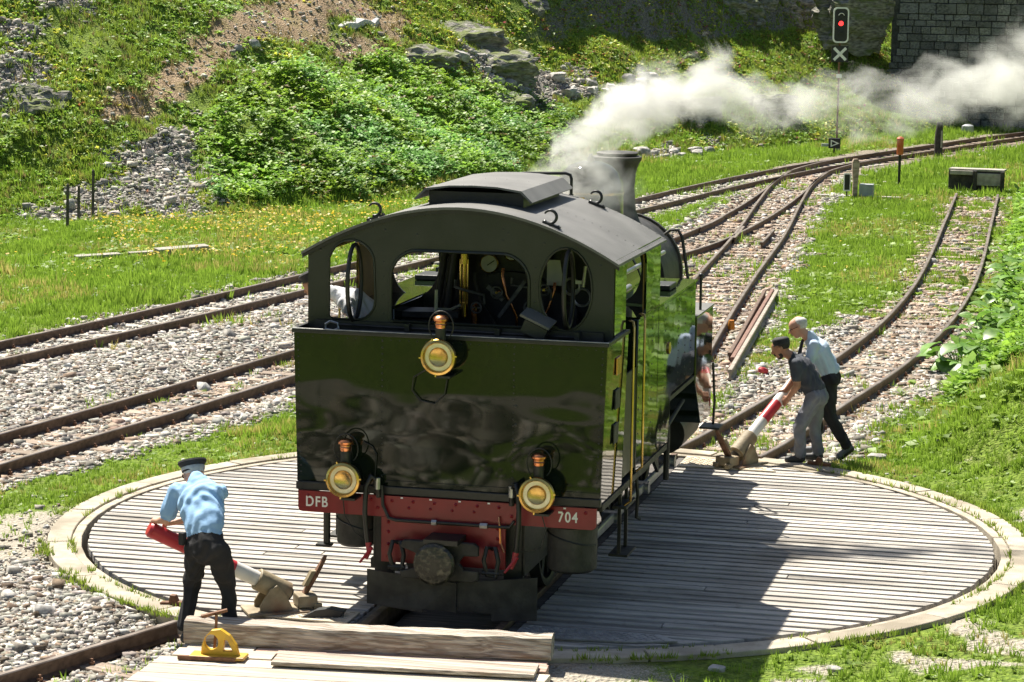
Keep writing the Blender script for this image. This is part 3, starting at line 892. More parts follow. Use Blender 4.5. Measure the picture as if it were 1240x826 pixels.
def grass():
    g = np.random.default_rng(73); P = []; H = []
    # x0,x1,y0,y1,count
    for n, x0, x1, y0, y1, h0, h1, seed in ((46000, -6.6, 5.6, -8, 6, .05, .10, 11), (80000, -7, 5.0, 4, 20, .06, .13, 12), (60000, -8, 4.2, 20, 45, .08, .17, 13),
                                           (110000, -19, -5, 9, 48, .09, .20, 14), (30000, -12, 3.6, 40, 72, .12, .25, 15)):
        x, y = area_points(n, x0, x1, y0, y1, seed)
        z = ground_zones(x, y)
        pat = fbm(x, y, 1.1, 81)
        bare = np.clip(z['gravel'] + z['dirt'] * .9 + z['scree'] + z['brown'] * .8, 0, 1)
        # little weeds in the ballast
        pr = (1 - bare) * sst(.22, .5, pat + .12) + bare * .045 * sst(.55, .68, pat) * 4
        front = (y < -3.5) & (x > 1)
        pr = np.where(front, pr * sst(.35, .6, pat), pr)
        k = (g.random(n) < pr) & free(x, y) & in_view(x, y) & (z['hs'] < 2.5) & (z['bush'] < .5)
        kk = np.stack([x[k], y[k]], 1); P.append(kk); H.append(g.uniform(h0, h1, len(kk)) * (.6 + .8 * pat[k]))
    P = np.concatenate(P); H = np.concatenate(H); x, y = P[:, 0], P[:, 1]; n = len(P)
    b = -pdist(x, y, BANK, True)
    H = H * np.where(b > .1, np.where(y > 6, 1.1, .7), .72) * g.choice([.6, .8, 1.0, 1.3], n) * np.where(fbm(x, y, 1.9, 85) > .62, 1.5, 1.0)
    tint = GREEN(g, n, (.17, .28, .03), (.34, .50, .065))
    dry = fbm(x, y, .5, 83)
    tint = np.where((dry > .59)[:, None] & (g.random(n) < .4)[:, None], GREEN(g, n, (.42, .38, .10), (.54, .47, .17)), tint)
    tint = tint * (.8 + .45 * fbm(x, y, 1.7, 84))[:, None]
    sc = np.stack([H * .9, H * .9, H], 1)
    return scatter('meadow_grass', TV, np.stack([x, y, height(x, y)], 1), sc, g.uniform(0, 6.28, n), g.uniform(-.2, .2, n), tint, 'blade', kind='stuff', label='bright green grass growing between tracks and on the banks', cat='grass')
grass()
def rim_weeds():
    g = np.random.default_rng(79); n = 1500; a = g.uniform(0, 2 * PI, n)
    k = fbm(np.cos(a) * 4, np.sin(a) * 4, 1.1, 120) > .5
    a = a[k]; n = len(a); r = np.where(g.random(n) < .25, g.normal(4.315, .012, n), g.normal(4.56, .03, n))
    H = g.uniform(.03, .085, n); x, y = r * np.cos(a), r * np.sin(a)
    ok = ~inpoly(x, y, CLEAR[0]); x, y, H, n = x[ok], y[ok], H[ok], ok.sum()
    return scatter('rim_weeds', TV, np.stack([x, y, np.full(n, .005)], 1), np.stack([H, H, H], 1), g.uniform(0, 6.28, n), g.uniform(-.3, .3, n), GREEN(g, n, (.17, .26, .03), (.34, .44, .07)), 'blade', kind='stuff', label='weeds sprouting along the joints of the concrete ring', cat='weeds')
rim_weeds()
def herbs():
    """low broad-leaved weeds mixed into the grass"""
    g = np.random.default_rng(74); P = []
    for n, x0, x1, y0, y1, seed in ((9000, -6, 5.4, -7, 6, 21), (14000, -7, 4.8, 6, 22, 22), (12000, -8, 4.2, 22, 45, 23), (22000, -19, -7, 12, 36, 24), (14000, -14, 3.5, 40, 70, 25)):
        x, y = area_points(n, x0, x1, y0, y1, seed)
        z = ground_zones(x, y); pat = fbm(x, y, .9, 91)
        bare = np.clip(z['gravel'] + z['dirt'] + z['scree'] + z['brown'], 0, 1)
        pr = (1 - bare) * sst(.42, .62, pat) * .75 + bare * .01
        pr = np.where((x > 2.4) & (y > 3), np.maximum(pr, (1 - bare) * sst(.3, .5, pat) * .9), pr)
        k = (g.random(n) < pr) & free(x, y) & in_view(x, y) & (z['hs'] < 3)
        P.append(np.stack([x[k], y[k]], 1))
    P = np.concatenate(P); x, y = P[:, 0], P[:, 1]; n = len(P)
    sc = g.uniform(.05, .13, n) * np.where(y > 18, 1.5, 1) * np.where(y < 5, .75, 1) * np.where((x > 2.4) & (y > 5), g.uniform(.8, 2.0, n), 1)
    tint = GREEN(g, n, (.15, .25, .03), (.32, .46, .07))
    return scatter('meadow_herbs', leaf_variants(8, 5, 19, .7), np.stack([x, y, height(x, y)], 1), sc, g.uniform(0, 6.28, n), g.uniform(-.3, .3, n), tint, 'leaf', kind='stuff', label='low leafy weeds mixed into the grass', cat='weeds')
herbs()
def bank_weeds():
    """rank mixed weeds on the right bank"""
    g = np.random.default_rng(80); x, y = area_points(26000, 2.3, 5.2, 8.5, 48, 61)
    b = -pdist(x, y, BANK, True); pat = fbm(x, y, .8, 131)
    k = (b > .08) & in_view(x, y) & (g.random(len(x)) < sst(.32, .52, pat) * .9)
    x, y = x[k], y[k]; n = len(x)
    sc = g.uniform(.07, .2, n) * (.7 + .8 * fbm(x, y, 1.3, 132)); lift = g.exponential(.08, n)
    tint = GREEN(g, n, (.13, .27, .03), (.33, .52, .07)) * (.6 + .8 * fbm(x, y, .9, 133))[:, None]
    return scatter('bank_weeds', leaf_variants(10, 6, 39, .8), np.stack([x, y, height(x, y) + lift], 1), sc, g.uniform(0, 6.28, n), g.uniform(-.5, .5, n), tint, 'leaf', kind='stuff', label='rank leafy weeds crowding the right bank', cat='weeds')
bank_weeds()
def flowers():
    g = np.random.default_rng(75); P = []; C = []
    for n, x0, x1, y0, y1, seed in ((16000, -19, -7, 14, 36, 31), (5000, -3, 4, 6, 36, 32)):
        x, y = area_points(n, x0, x1, y0, y1, seed); z = ground_zones(x, y); pat = fbm(x, y, .55, 95)
        bare = np.clip(z['gravel'] + z['dirt'] + z['scree'], 0, 1)
        pr = (1 - bare) * (.6 * z['flower'] * sst(.35, .55, pat) + .10 * sst(.5, .62, pat))
        k = (g.random(n) < pr) & in_view(x, y) & free(x, y) & (z['hs'] < 1); P.append(np.stack([x[k], y[k]], 1)); C += [seed] * k.sum()
    P = np.concatenate(P); x, y = P[:, 0], P[:, 1]; n = len(P); C = np.array(C)
    V = np.array([(math.cos(i * PI / 3), math.sin(i * PI / 3), .25 * (i % 2)) for i in range(6)] + [(0, 0, .1)]) * .5
    F = np.array([(i, (i + 1) % 6, 6) for i in range(6)])
    sc = g.uniform(.025, .06, n) * np.where(y > 18, 1.2, .8)
    tint = GREEN(g, n, (.55, .36, .03), (.75, .60, .10)); tint[(g.random(n) < .3) & (C == 32)] = (.75, .76, .70)
    return scatter('meadow_flowers', [(V, F)], np.stack([x, y, height(x, y) + g.uniform(.08, .17, n)], 1), sc, g.uniform(0, 6.28, n), g.uniform(-.8, .8, n), tint, 'leaf', kind='stuff', label='tiny yellow and white flowers dotted over the meadow', cat='flowers')
flowers()
def hill_cover():
    """alpine shrubs and turf on the slope: leaf sprigs, dense in the shrub patch"""
    g = np.random.default_rng(76); x, y = area_points(190000, -24, -1, 25, 74, 41)
    z = ground_zones(x, y); pat = fbm(x, y, .8, 97); hs = z['hs']
    e = .12
    sl = np.hypot(height(x + e, y) - height(x - e, y), height(x, y + e) - height(x, y - e)) / (2 * e)
    bare = np.clip(z['scree'] * .9 + z['brown'] * .97, 0, 1)
    pr = z['bush'] * sst(.26, .42, fbm(x, y, 1.6, 98) + .06) + (1 - z['bush']) * (1 - bare) * sst(.34, .56, pat + .06) * .62 * sst(3.4, 1.9, sl)
    k = (g.random(len(x)) < pr) & (hs > .1) & in_view(x, y, 1.5)
    x, y, bz, sl = x[k], y[k], z['bush'][k], sl[k]; n = len(x)
    sc = np.where(bz > .5, g.uniform(.09, .21, n), g.uniform(.08, .17, n))
    lift = np.where(bz > .5, g.exponential(.09, n), 0)
    big = fbm(x, y, .55, 99)
    tint = GREEN(g, n, (.16, .31, .035), (.35, .55, .085)) * (.6 + .8 * big)[:, None]
    blu = (bz > .5) & (fbm(x, y, .7, 101) > .56)
    tint = np.where(blu[:, None], tint * np.array([.85, .95, 1.9]), tint)
    spc = (bz > .5) & (fbm(x, y, .9, 102) > .55)
    tint = np.where(spc[:, None], tint * np.array([1.15, 1.05, .85]), tint)
    dead = g.random(n) < .03
    tint = np.where(dead[:, None], np.array([.26, .18, .09]), tint)
    yel = (bz < .5) & (g.random(n) < .5) & (fbm(x, y, .5, 103) > .46)
    tint = np.where(yel[:, None], tint * np.array([1.9, 1.18, 1.1]), tint)
    pink = (bz < .5) & (g.random(n) < .05) & (y > 44)
    tint = np.where(pink[:, None], np.array([.34, .10, .10]), tint)
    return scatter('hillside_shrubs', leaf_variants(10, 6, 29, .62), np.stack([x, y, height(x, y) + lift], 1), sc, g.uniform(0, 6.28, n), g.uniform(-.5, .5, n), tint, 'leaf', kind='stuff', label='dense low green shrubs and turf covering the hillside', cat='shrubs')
hill_cover()
def hill_turf():
    g = np.random.default_rng(78); x, y = area_points(110000, -24, -1, 25, 74, 43)
    z = ground_zones(x, y); pat = fbm(x, y, .7, 107)
    bare = np.clip(z['scree'] * .93 + z['brown'] * .93 + z['bush'] * .75, 0, 1)
    e = .12
    sl = np.hypot(height(x + e, y) - height(x - e, y), height(x, y + e) - height(x, y - e)) / (2 * e)
    k = (g.random(len(x)) < (1 - bare) * sst(.25, .5, pat) * sst(3.4, 1.9, sl)) & (z['hs'] > .1) & in_view(x, y, 1.5)
    x, y = x[k], y[k]; n = len(x)
    H = g.uniform(.08, .2, n)
    tint = GREEN(g, n, (.18, .27, .03), (.36, .46, .07)) * (.7 + .6 * fbm(x, y, .5, 108))[:, None]
    br = z['brown'][k] > .4
    tint = np.where((br | (g.random(n) < .15))[:, None], GREEN(g, n, (.22, .17, .07), (.34, .27, .12)), tint)
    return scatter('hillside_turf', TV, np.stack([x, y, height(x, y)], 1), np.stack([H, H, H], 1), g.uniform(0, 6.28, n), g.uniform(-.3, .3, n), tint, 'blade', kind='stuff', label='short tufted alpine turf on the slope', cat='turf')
hill_turf()

def rubble():
    """coarse stones on the yard behind the photographer's side (mirrored in the paintwork)"""
    g = np.random.default_rng(77); x, y = area_points(26000, -7.5, 2.5, -13.5, -6.4, 51)
    k = (g.random(len(x)) < .05 + .85 * ground_zones(x, y)['gravel']) & ~((x > 2.2) & (y < -9))
    x, y = x[k], y[k]; n = len(x)
    sc = np.clip(g.lognormal(-2.8, .55, n), .03, .26)
    return scatter('yard_rubble', SP, np.stack([x, y, height(x, y) + sc * .2], 1), sc, g.uniform(0, 6.28, n), g.uniform(-.6, .6, n), stone_tint(n, g, (.06, .05, .04), (.62, .57, .47)), 'stone', kind='stuff', label='coarse rubble stones on the yard behind the approach track', cat='rubble')
rubble()
# ------------------------------------------------------------------ locomotive
mk('loco_paint', (.008, .0125, .0065), (.012, .0175, .0095), scale=1.2, rough=.035, spec=.42, wave=.12, wscale=1.5, stretch=(.8, 1, 1.5))
mk('loco_side', (.006, .012, .005), (.009, .016, .007), scale=2, rough=.04, spec=.5, wave=.06, wscale=2.0, coat=.15)
mk('cab_paint', (.016, .018, .013), (.028, .030, .022), scale=3, rough=.42, rvar=.1, bump=.08, bscale=30)
mk('roof_paint', (.115, .113, .106), (.16, .157, .147), scale=2.5, rough=.6, bump=.12, bscale=40, c3=(.12, .118, .11), scale3=1.2)
mk('black_iron', (.012, .012, .012), (.026, .025, .023), scale=9, rough=.45, rvar=.12, bump=.15, bscale=40)
mk('grimy_iron', (.018, .017, .015), (.05, .046, .04), scale=7, rough=.6, bump=.3, bscale=30)
mk('beam_red', (.20, .008, .014), (.26, .013, .019), scale=4, rough=.38, rvar=.08, bump=.06, bscale=50)
mk('red_plastic', (.32, .02, .03), (.40, .03, .04), scale=6, rough=.4)
mk('brass', (.55, .36, .10), (.70, .48, .16), scale=10, rough=.22, metal=1.0)
mk('copper', (.62, .24, .10), (.75, .33, .16), scale=10, rough=.25, metal=1.0)
mk('worn_edge', (.30, .30, .28), (.5, .5, .47), scale=20, rough=.5)
mk('steel', (.35, .35, .34), (.5, .5, .49), scale=12, rough=.35, metal=.8)
mk('dull_steel', (.10, .10, .095), (.20, .20, .19), scale=12, rough=.5, metal=.6)
mk('white_paint', (.78, .77, .74), (.85, .84, .8), scale=10, rough=.5)
mk('cab_ochre', (.22, .14, .03), (.30, .19, .05), scale=6, rough=.6)
mk('reflector', (.80, .70, .44), (.92, .86, .68), scale=9, rough=.3, metal=.35)
mk('gauge_face', (.6, .6, .55), (.7, .7, .64), scale=6, rough=.5)
mk('coal', (.01, .01, .01), (.04, .04, .04), scale=14, rough=.5, bump=1.0, bscale=20)
mk('grease', (.02, .019, .015), (.13, .115, .08), scale=22, rough=.3, lo=.5, hi=.72, bump=.5, bscale=26)
def glass_mat():
    m, nt, b = principled('glass')
    b.inputs['Base Color'].default_value = (1, 1, 1, 1); b.inputs['Roughness'].default_value = .02
    b.inputs['Transmission Weight'].default_value = 1.0; b.inputs['IOR'].default_value = 1.45
    MATS['glass'] = m
    m, nt, b = principled('pane_glass')
    N, L = nt.nodes, nt.links; N.remove(b)
    tr = N.new('ShaderNodeBsdfTransparent'); gl = N.new('ShaderNodeBsdfGlossy'); gl.inputs['Roughness'].default_value = .03
    lw = N.new('ShaderNodeLayerWeight'); lw.inputs[0].default_value = .25; fr = N.new('ShaderNodeMath'); fr.operation = 'MULTIPLY'; fr.inputs[1].default_value = .3; L.new(lw.outputs['Facing'], fr.inputs[0]); ms = N.new('ShaderNodeMixShader')
    L.new(fr.outputs[0], ms.inputs[0]); L.new(tr.outputs[0], ms.inputs[1]); L.new(gl.outputs[0], ms.inputs[2]); L.new(ms.outputs[0], N['Material Output'].inputs[0])
    MATS['pane_glass'] = m
glass_mat()

loco = root('steam_locomotive', (0, 0, .028), 'black steam tank locomotive seen from behind on the turntable', 'locomotive')
XZ = lambda y: (lambda a, b, w: (a, y + w, b))
YZ = lambda x: (lambda a, b, w: (x + w, a, b))
def part(mb, name, mat, parent=None, **kw):
    return mb.build(name, mat, parent or loco, **kw)

YB, YC, YF = -3.37, -3.06, -1.07      # bunker rear, cab rear, cab front
HW = 1.27
ZT = 2.285
# bunker: rear plate slightly leaning outwards towards the top
def xw(z): return 1.255 + .035 * (z - 1.0) / 1.28
bk = MB()
bk.prism([(-xw(1.0), 1.0), (xw(1.0), 1.0), (xw(ZT), ZT), (-xw(ZT), ZT)], t=.012, fn=lambda a, b, w: (a, YB + w, b))
bunker = part(bk, 'bunker_rear_plate', 'loco_paint')
for s in (-1, 1):
    mb = MB()
    q = [(YB + .008, 1.0, s * xw(1.0)), (-2.53, 1.0, s * xw(1.0)), (-2.53, ZT, s * xw(ZT)), (YB + .008, ZT, s * xw(ZT))]
    vs = [(x - s * .012, y, z) for y, z, x in q] + [(x + s * .001, y, z) for y, z, x in q]
    mb.add(vs, [(0, 1, 2, 3), (7, 6, 5, 4), (0, 4, 5, 1), (1, 5, 6, 2), (2, 6, 7, 3), (3, 7, 4, 0)])
    part(mb, 'bunker_side_plate', 'loco_side')
part(MB().bbox((-1.24, -3.35, .99), (1.24, -2.55, 1.05)), 'bunker_floor', 'black_iron')
part(MB().bbox((-1.255, -3.355, 2.10), (1.255, -3.08, 2.14)), 'coal_tray', 'coal')
# rim of the bunker, worn to bare metal
part(MB().bbox((-1.305, YB - .022, ZT - .028), (1.305, YB + .016, ZT + .004)), 'rear_rim', ['black_iron'], bevel=.006)
part(MB().bbox((-1.302, YB - .019, ZT + .0045), (1.302, YB + .013, ZT + .008)), 'worn_rim_edge', 'worn_edge')
for s in (-1, 1):
    a, b = sorted((s * 1.275, s * 1.305))
    part(MB().bbox((a, YB + .02, ZT - .026), (b, -2.53, ZT + .006)), 'side_rim', 'black_iron', bevel=.006)
part(MB().bbox((-1.262, YB - .03, .975), (1.262, YB + .02, 1.045)), 'bunker_base_moulding', 'black_iron', bevel=.008)
part(MB().bbox((-1.255, YB - .016, 1.05), (1.255, YB - .004, 1.09)), 'bunker_base_strip', 'loco_paint')
rv = MB()
def rivrow(p0, p1, n, nrm, r=.008):
    for i in range(n):
        t = i / max(1, n - 1); rv.dome([a + (b - a) * t for a, b in zip(p0, p1)], nrm, r)
for s in (-1, 1):
    rivrow((s * 1.225, YB - .007, 1.12), (s * 1.255, YB - .007, 2.22), 22, (0, -1, 0))
for xx in (-.545, .54):
    rivrow((xx, YB - .007, 1.12), (xx, YB - .007, 2.22), 22, (0, -1, 0))
rivrow((-1.2, YB - .007, 2.23), (1.2, YB - .007, 2.23), 34, (0, -1, 0), .006)
for zz in (1.45, 1.6, 1.75): rivrow((.56, YB - .007, zz), (.56, YB - .007, zz), 1, (0, -1, 0), .014)
part(rv, 'bunker_rivets', 'black_iron', kind='stuff', smooth=40)

# cab rear wall with three openings
def roof_z(x): return 3.285 - .245 * (abs(x) / 1.0) ** 2 * (1 - .03 * abs(x))
outer = [(-HW, 2.06), (HW, 2.06)] + [(x, roof_z(x) - .02) for x in np.linspace(HW, -HW, 25)]
def arched(x0, x1, z0, z1, rb, rt, n=8):
    """rounded opening: radius rb below, rt above"""
    o = []
    o += arc(x1 - rb, z0 + rb, rb, -90, 0, n); o += arc(x1 - rt, z1 - rt, rt, 0, 90, n)
    o += arc(x0 + rt, z1 - rt, rt, 90, 180, n); o += arc(x0 + rb, z0 + rb, rb, 180, 270, n)
    return o
winL = [(-1.09, 2.36)] + [(-1.09, 2.84)] + arc(-.90, 2.80, .19, 165, 0, 12) + [(-.70, 2.55)] + arc(-.86, 2.50, .16, 0, -90, 6) + [(-1.05, 2.34)]
winL = winL[::-1]
winC = arched(-.57, .58, 2.34, 2.925, .03, .23, 10)
winR = [(.88 + .215 * math.cos(a) * (1.0), 2.66 + .33 * math.sin(a)) for a in np.linspace(0, 2 * PI, 28, endpoint=False)]
cabrear = part(MB().prism(outer, [winL, winC, winR], t=.02, fn=XZ(YC)), 'cab_rear_wall', 'cab_paint')
def rimloop(pts, y, r, name, mat, parent):
    return MB().tube([(a, y, b) for a, b in pts], r, 6, closed=True).build(name, mat, parent, smooth=60)
rimloop(winC, YC - .012, .014, 'window_beading', 'cab_paint', cabrear)
rimloop(winR, YC - .012, .010, 'window_beading', 'cab_paint', cabrear)
rimloop(winL, YC - .012, .010, 'window_beading', 'cab_paint', cabrear)
rv = MB()
for x in np.linspace(-1.22, 1.22, 30): rv.dome((x, YC - .0105, roof_z(x) - .055), (0, -1, 0), .008)
for s in (-1, 1):
    rivrow((s * 1.24, YC - .0105, 2.35), (s * 1.24, YC - .0105, 2.85), 8, (0, -1, 0), .008)
    for z in (2.4, 2.55, 2.7, 2.82): rivrow((s * .63, YC - .0105, z), (s * .63, YC - .0105, z), 1, (0, -1, 0), .010)
for x, z in ((.36, 3.03), (.40, 3.09), (.36, 3.12), (-.35, 3.05), (-.9, 3.06), (1.16, 2.86), (-1.16, 2.9), (-.62, 3.08), (.70, 3.02)):
    rivrow((x, YC - .0105, z), (x, YC - .0105, z), 1, (0, -1, 0), .013)
part(rv, 'cab_rivets', 'cab_paint', kind='stuff', smooth=40)
# pivoting round panes standing edge-on in the outer openings
def pane(cx, cz, rx, rz, yaw, mats):
    e = Vector((math.cos(yaw), math.sin(yaw), 0)); c = Vector((cx, YC, cz))
    pts = [c + e * rx * math.cos(a) + Vector((0, 0, 1)) * rz * math.sin(a) for a in np.linspace(0, 2 * PI, 28, endpoint=False)]
    o = part(MB().tube(pts, .018, 8, closed=True), 'window_pivot_frame', 'black_iron', smooth=60)
    mb = MB(); n = Vector((-e.y, e.x, 0)) * .003
    mb.add([q + n for q in pts] + [q - n for q in pts], [tuple(range(28)), tuple(range(55, 27, -1))])
    mb.build('window_pane', 'pane_glass', o)
pane(-.88, 2.64, .19, .31, 1.57, 0)
pane(.90, 2.66, .20, .31, 1.60, 0)

# cab sides, front and floor
for s in (-1, 1):
    x = s * HW
    o2 = [(YC + .012, 2.29), (YC + .012, 2.905), (YF - .012, 2.905), (YF - .012, 2.29)]
    h2 = [(-2.60, 2.292)] if False else None
    hole = arched(-2.60, -1.72, 2.30, 2.845, .02, .10, 6)
    hole = hole[::-1]
    part(MB().prism([(YC + .012, 2.29), (-2.59, 2.29)] + [(-2.60, 2.31)] + [(-2.60, 2.745)] + arc(-2.50, 2.745, .10, 180, 90, 6) + arc(-1.82, 2.745, .10, 90, 0, 6) + [(-1.72, 2.31), (-1.73, 2.29), (YF - .012, 2.29), (YF - .012, 2.905), (YC + .012, 2.905)], t=.016, fn=YZ(x)), 'cab_side_wall', 'loco_side')
    part(MB().prism([(YC + .02, 1.40), (-2.59, 1.40), (-2.60, 2.745)] + arc(-2.50, 2.745, .10, 180, 90, 6) + arc(-1.82, 2.745, .10, 90, 0, 6) + [(-1.72, 1.40), (YF - .02, 1.40), (YF - .02, 2.89), (YC + .02, 2.89)], t=.01, fn=YZ(x - s * .018)), 'cab_lining', 'cab_ochre')
    # low door in the entrance
    part(MB().bbox((x - s * .02 - .008, -2.52, 1.05), (x - s * .02 + .008, -2.0, 1.9)), 'cab_door', 'black_iron')
    # brass grab rails beside the entrance
    for yy in (-2.5, -2.03):
        part(MB().tube([(x + s * .01, yy, .82 if yy < -2.2 else 1.02), (x + s * .06, yy, .86 if yy < -2.2 else 1.06), (x + s * .06, yy, 2.30), (x + s * .05, yy + .015, 2.345), (x + s * .01, yy + .03, 2.35)], .011, 8), 'grab_rail', 'brass', smooth=60)
    # entrance steps
    st = part(MB().bbox((min(x - s * .1, x + s * .02), -2.47, .78), (max(x - s * .1, x + s * .02), -2.05, .80)), 'cab_step', 'grimy_iron')
    MB().bbox((min(x - s * .13, x + s * .03), -2.44, .37), (max(x - s * .13, x + s * .03), -2.08, .39)).build('step_plate', 'grimy_iron', st)
    for yy in (-2.40, -2.12): MB().bbox((x - s * .05 - .014, yy - .01, .391), (x - s * .05 + .014, yy + .01, .98)).build('step_bracket', 'black_iron', st)
    for yy in (-2.41, -2.13): MB().bbox((x - s * .09 - .014, yy - .01, .86), (x - s * .09 + .014, yy + .01, 1.0)).build('step_bracket', 'black_iron', st)
# hinged plates with raised copper badges on the bunker side
for yy, z0, z1, m in ((-2.93, 1.98, 2.12, 'copper'), (-2.93, 1.70, 1.86, 'grimy_iron'), (-2.93, 1.42, 1.58, 'grimy_iron')):
    part(MB().bbox((1.262 + .025 * (z0 - 1), yy - .09, z0), (1.272 + .025 * (z1 - 1), yy + .09, z1)), 'side_badge', m, bevel=.006)
def win(cx, cz, rx, rz, n=24): return [(cx + rx * math.cos(a), cz + rz * math.sin(a)) for a in np.linspace(0, 2 * PI, n, endpoint=False)]
fo = [(-HW, 1.40), (HW, 1.40)] + [(x, roof_z(x) - .02) for x in np.linspace(HW, -HW, 25)]
part(MB().prism(fo, [win(-.93, 2.60, .22, .31), win(.95, 2.62, .16, .28)], t=.02, fn=XZ(YF)), 'cab_front_wall', 'cab_paint')
part(MB().bbox((-1.24, YC + .02, 1.38), (1.24, YF - .02, 1.42)), 'cab_floor', 'grimy_iron')
part(MB().bbox((-1.22, YC + .014, 1.42), (1.22, YC + .05, 2.20)), 'bunker_inner_wall', 'black_iron')

# roof
rf = MB(); nx = 24
xs_ = np.linspace(-1.315, 1.315, nx + 1)
for ya, yb in ((-3.12, -2.12), (-2.119, -1.02)):
    vs = []
    for yy in (ya, yb):
        for x in xs_: vs.append((x, yy, roof_z(x) + (.004 if ya < -2.5 else 0)))
        for x in xs_: vs.append((x, yy, roof_z(x) - .018))
    m = 2 * (nx + 1); fs = []
    for i in range(nx):
        fs += [(i, i + 1, m + i + 1, m + i), (nx + 1 + i, m + nx + 1 + i, m + nx + 2 + i, nx + 2 + i), (i, nx + 1 + i, nx + 2 + i, i + 1), (m + i, m + i + 1, m + nx + 2 + i, m + nx + 1 + i)]
    fs += [(0, m, m + nx + 1, nx + 1), (nx, 2 * nx + 1, m + 2 * nx + 1, m + nx)]
    part(MB().add(vs, fs), 'roof_panel', 'roof_paint', smooth=30)
rv = MB()
for x in np.linspace(-1.3, 1.3, 38):
    for yy in (-3.09, -2.09, -1.05): rv.dome((x, yy, roof_z(x) + .003), (x * .45, 0, 1), .009)
for yy in np.linspace(-3.05, -1.08, 26):
    for s in (-1, 1): rv.dome((s * 1.29, yy, roof_z(1.29) + .003), (s * .45, 0, 1), .007)
part(rv, 'roof_rivets', 'roof_paint', kind='stuff', smooth=40)
part(MB().prism([(x, roof_z(x) - .019) for x in xs_] + [(x, roof_z(x) - .05) for x in xs_[::-1]], t=.012, fn=XZ(YC - .03)), 'roof_edge_angle', 'black_iron')
def hook(x, y):
    z = roof_z(x)
    t = Vector((1, 0, -.49 * x)).normalized()
    o = part(MB().box((x, y, z + .012), (.15, .05, .02), rotm(y=math.atan(.49 * x))), 'lifting_hook', 'black_iron')
    MB().tube([(x - .012 + .052 * math.sin(a) * 1, y, z + .075 - .052 * math.cos(a)) for a in np.linspace(-.3, 4.2, 14)], [.013] * 10 + [.011, .010, .009, .007], 7).build('hook_curl', 'black_iron', o, smooth=60)
    for e in (-.055, .055): MB().dome((x + e, y, z + .024 - e * .49 * x), (0, 0, 1), .016).build('hook_bolt', 'black_iron', o)
for hx, hy in ((-.72, -3.0), (.74, -3.0), (.72, -1.15), (-.72, -1.15)): hook(hx, hy)
# roof ventilator
vb = part(MB().bbox((-.40, -2.55, 3.20), (.40, -1.22, 3.365)), 'ventilator_box', 'black_iron')
def ventlid():
    y0, y1 = -2.66, -1.12
    prof_ = [(-.50, 3.305), (-.405, 3.395), (-.2, 3.422), (0, 3.428), (.2, 3.422), (.405, 3.395), (.50, 3.305)]
    low = [(.488, 3.295), (.398, 3.378), (.2, 3.408), (0, 3.414), (-.2, 3.408), (-.398, 3.378), (-.488, 3.295)]
    return MB().prism([(a, b) for a, b in prof_ + low], t=y1 - y0, fn=lambda a, b, w: (a, (y0 + y1) / 2 + w, b))
vl = part(ventlid(), 'ventilator_lid', 'roof_paint', smooth=25)
rv = MB()
for x in np.linspace(-.38, .38, 9):
    for yy in (-2.62, -1.9, -1.16): rv.dome((x, yy, 3.428 - .033 * (abs(x) / .4) ** 1.8), (0, 0, 1), .008)
rv.build('lid_rivets', 'roof_paint', vl, kind='stuff')
# bent blow-off pipe over the roof
part(MB().tube([(-.10, -1.10, 3.40), (.05, -1.05, 3.415), (.40, -.98, 3.42), (.44, -.97, 3.405), (.45, -.97, 3.37)], .014, 8), 'roof_pipe', 'black_iron', smooth=60)
part(MB().cyl((.45, -.97, 3.38), (.45, -.97, 3.20), .014, n=8).cyl((.45, -.97, 3.24), (.45, -.97, 3.05), .021, n=8), 'roof_pipe_riser', 'black_iron', smooth=60)

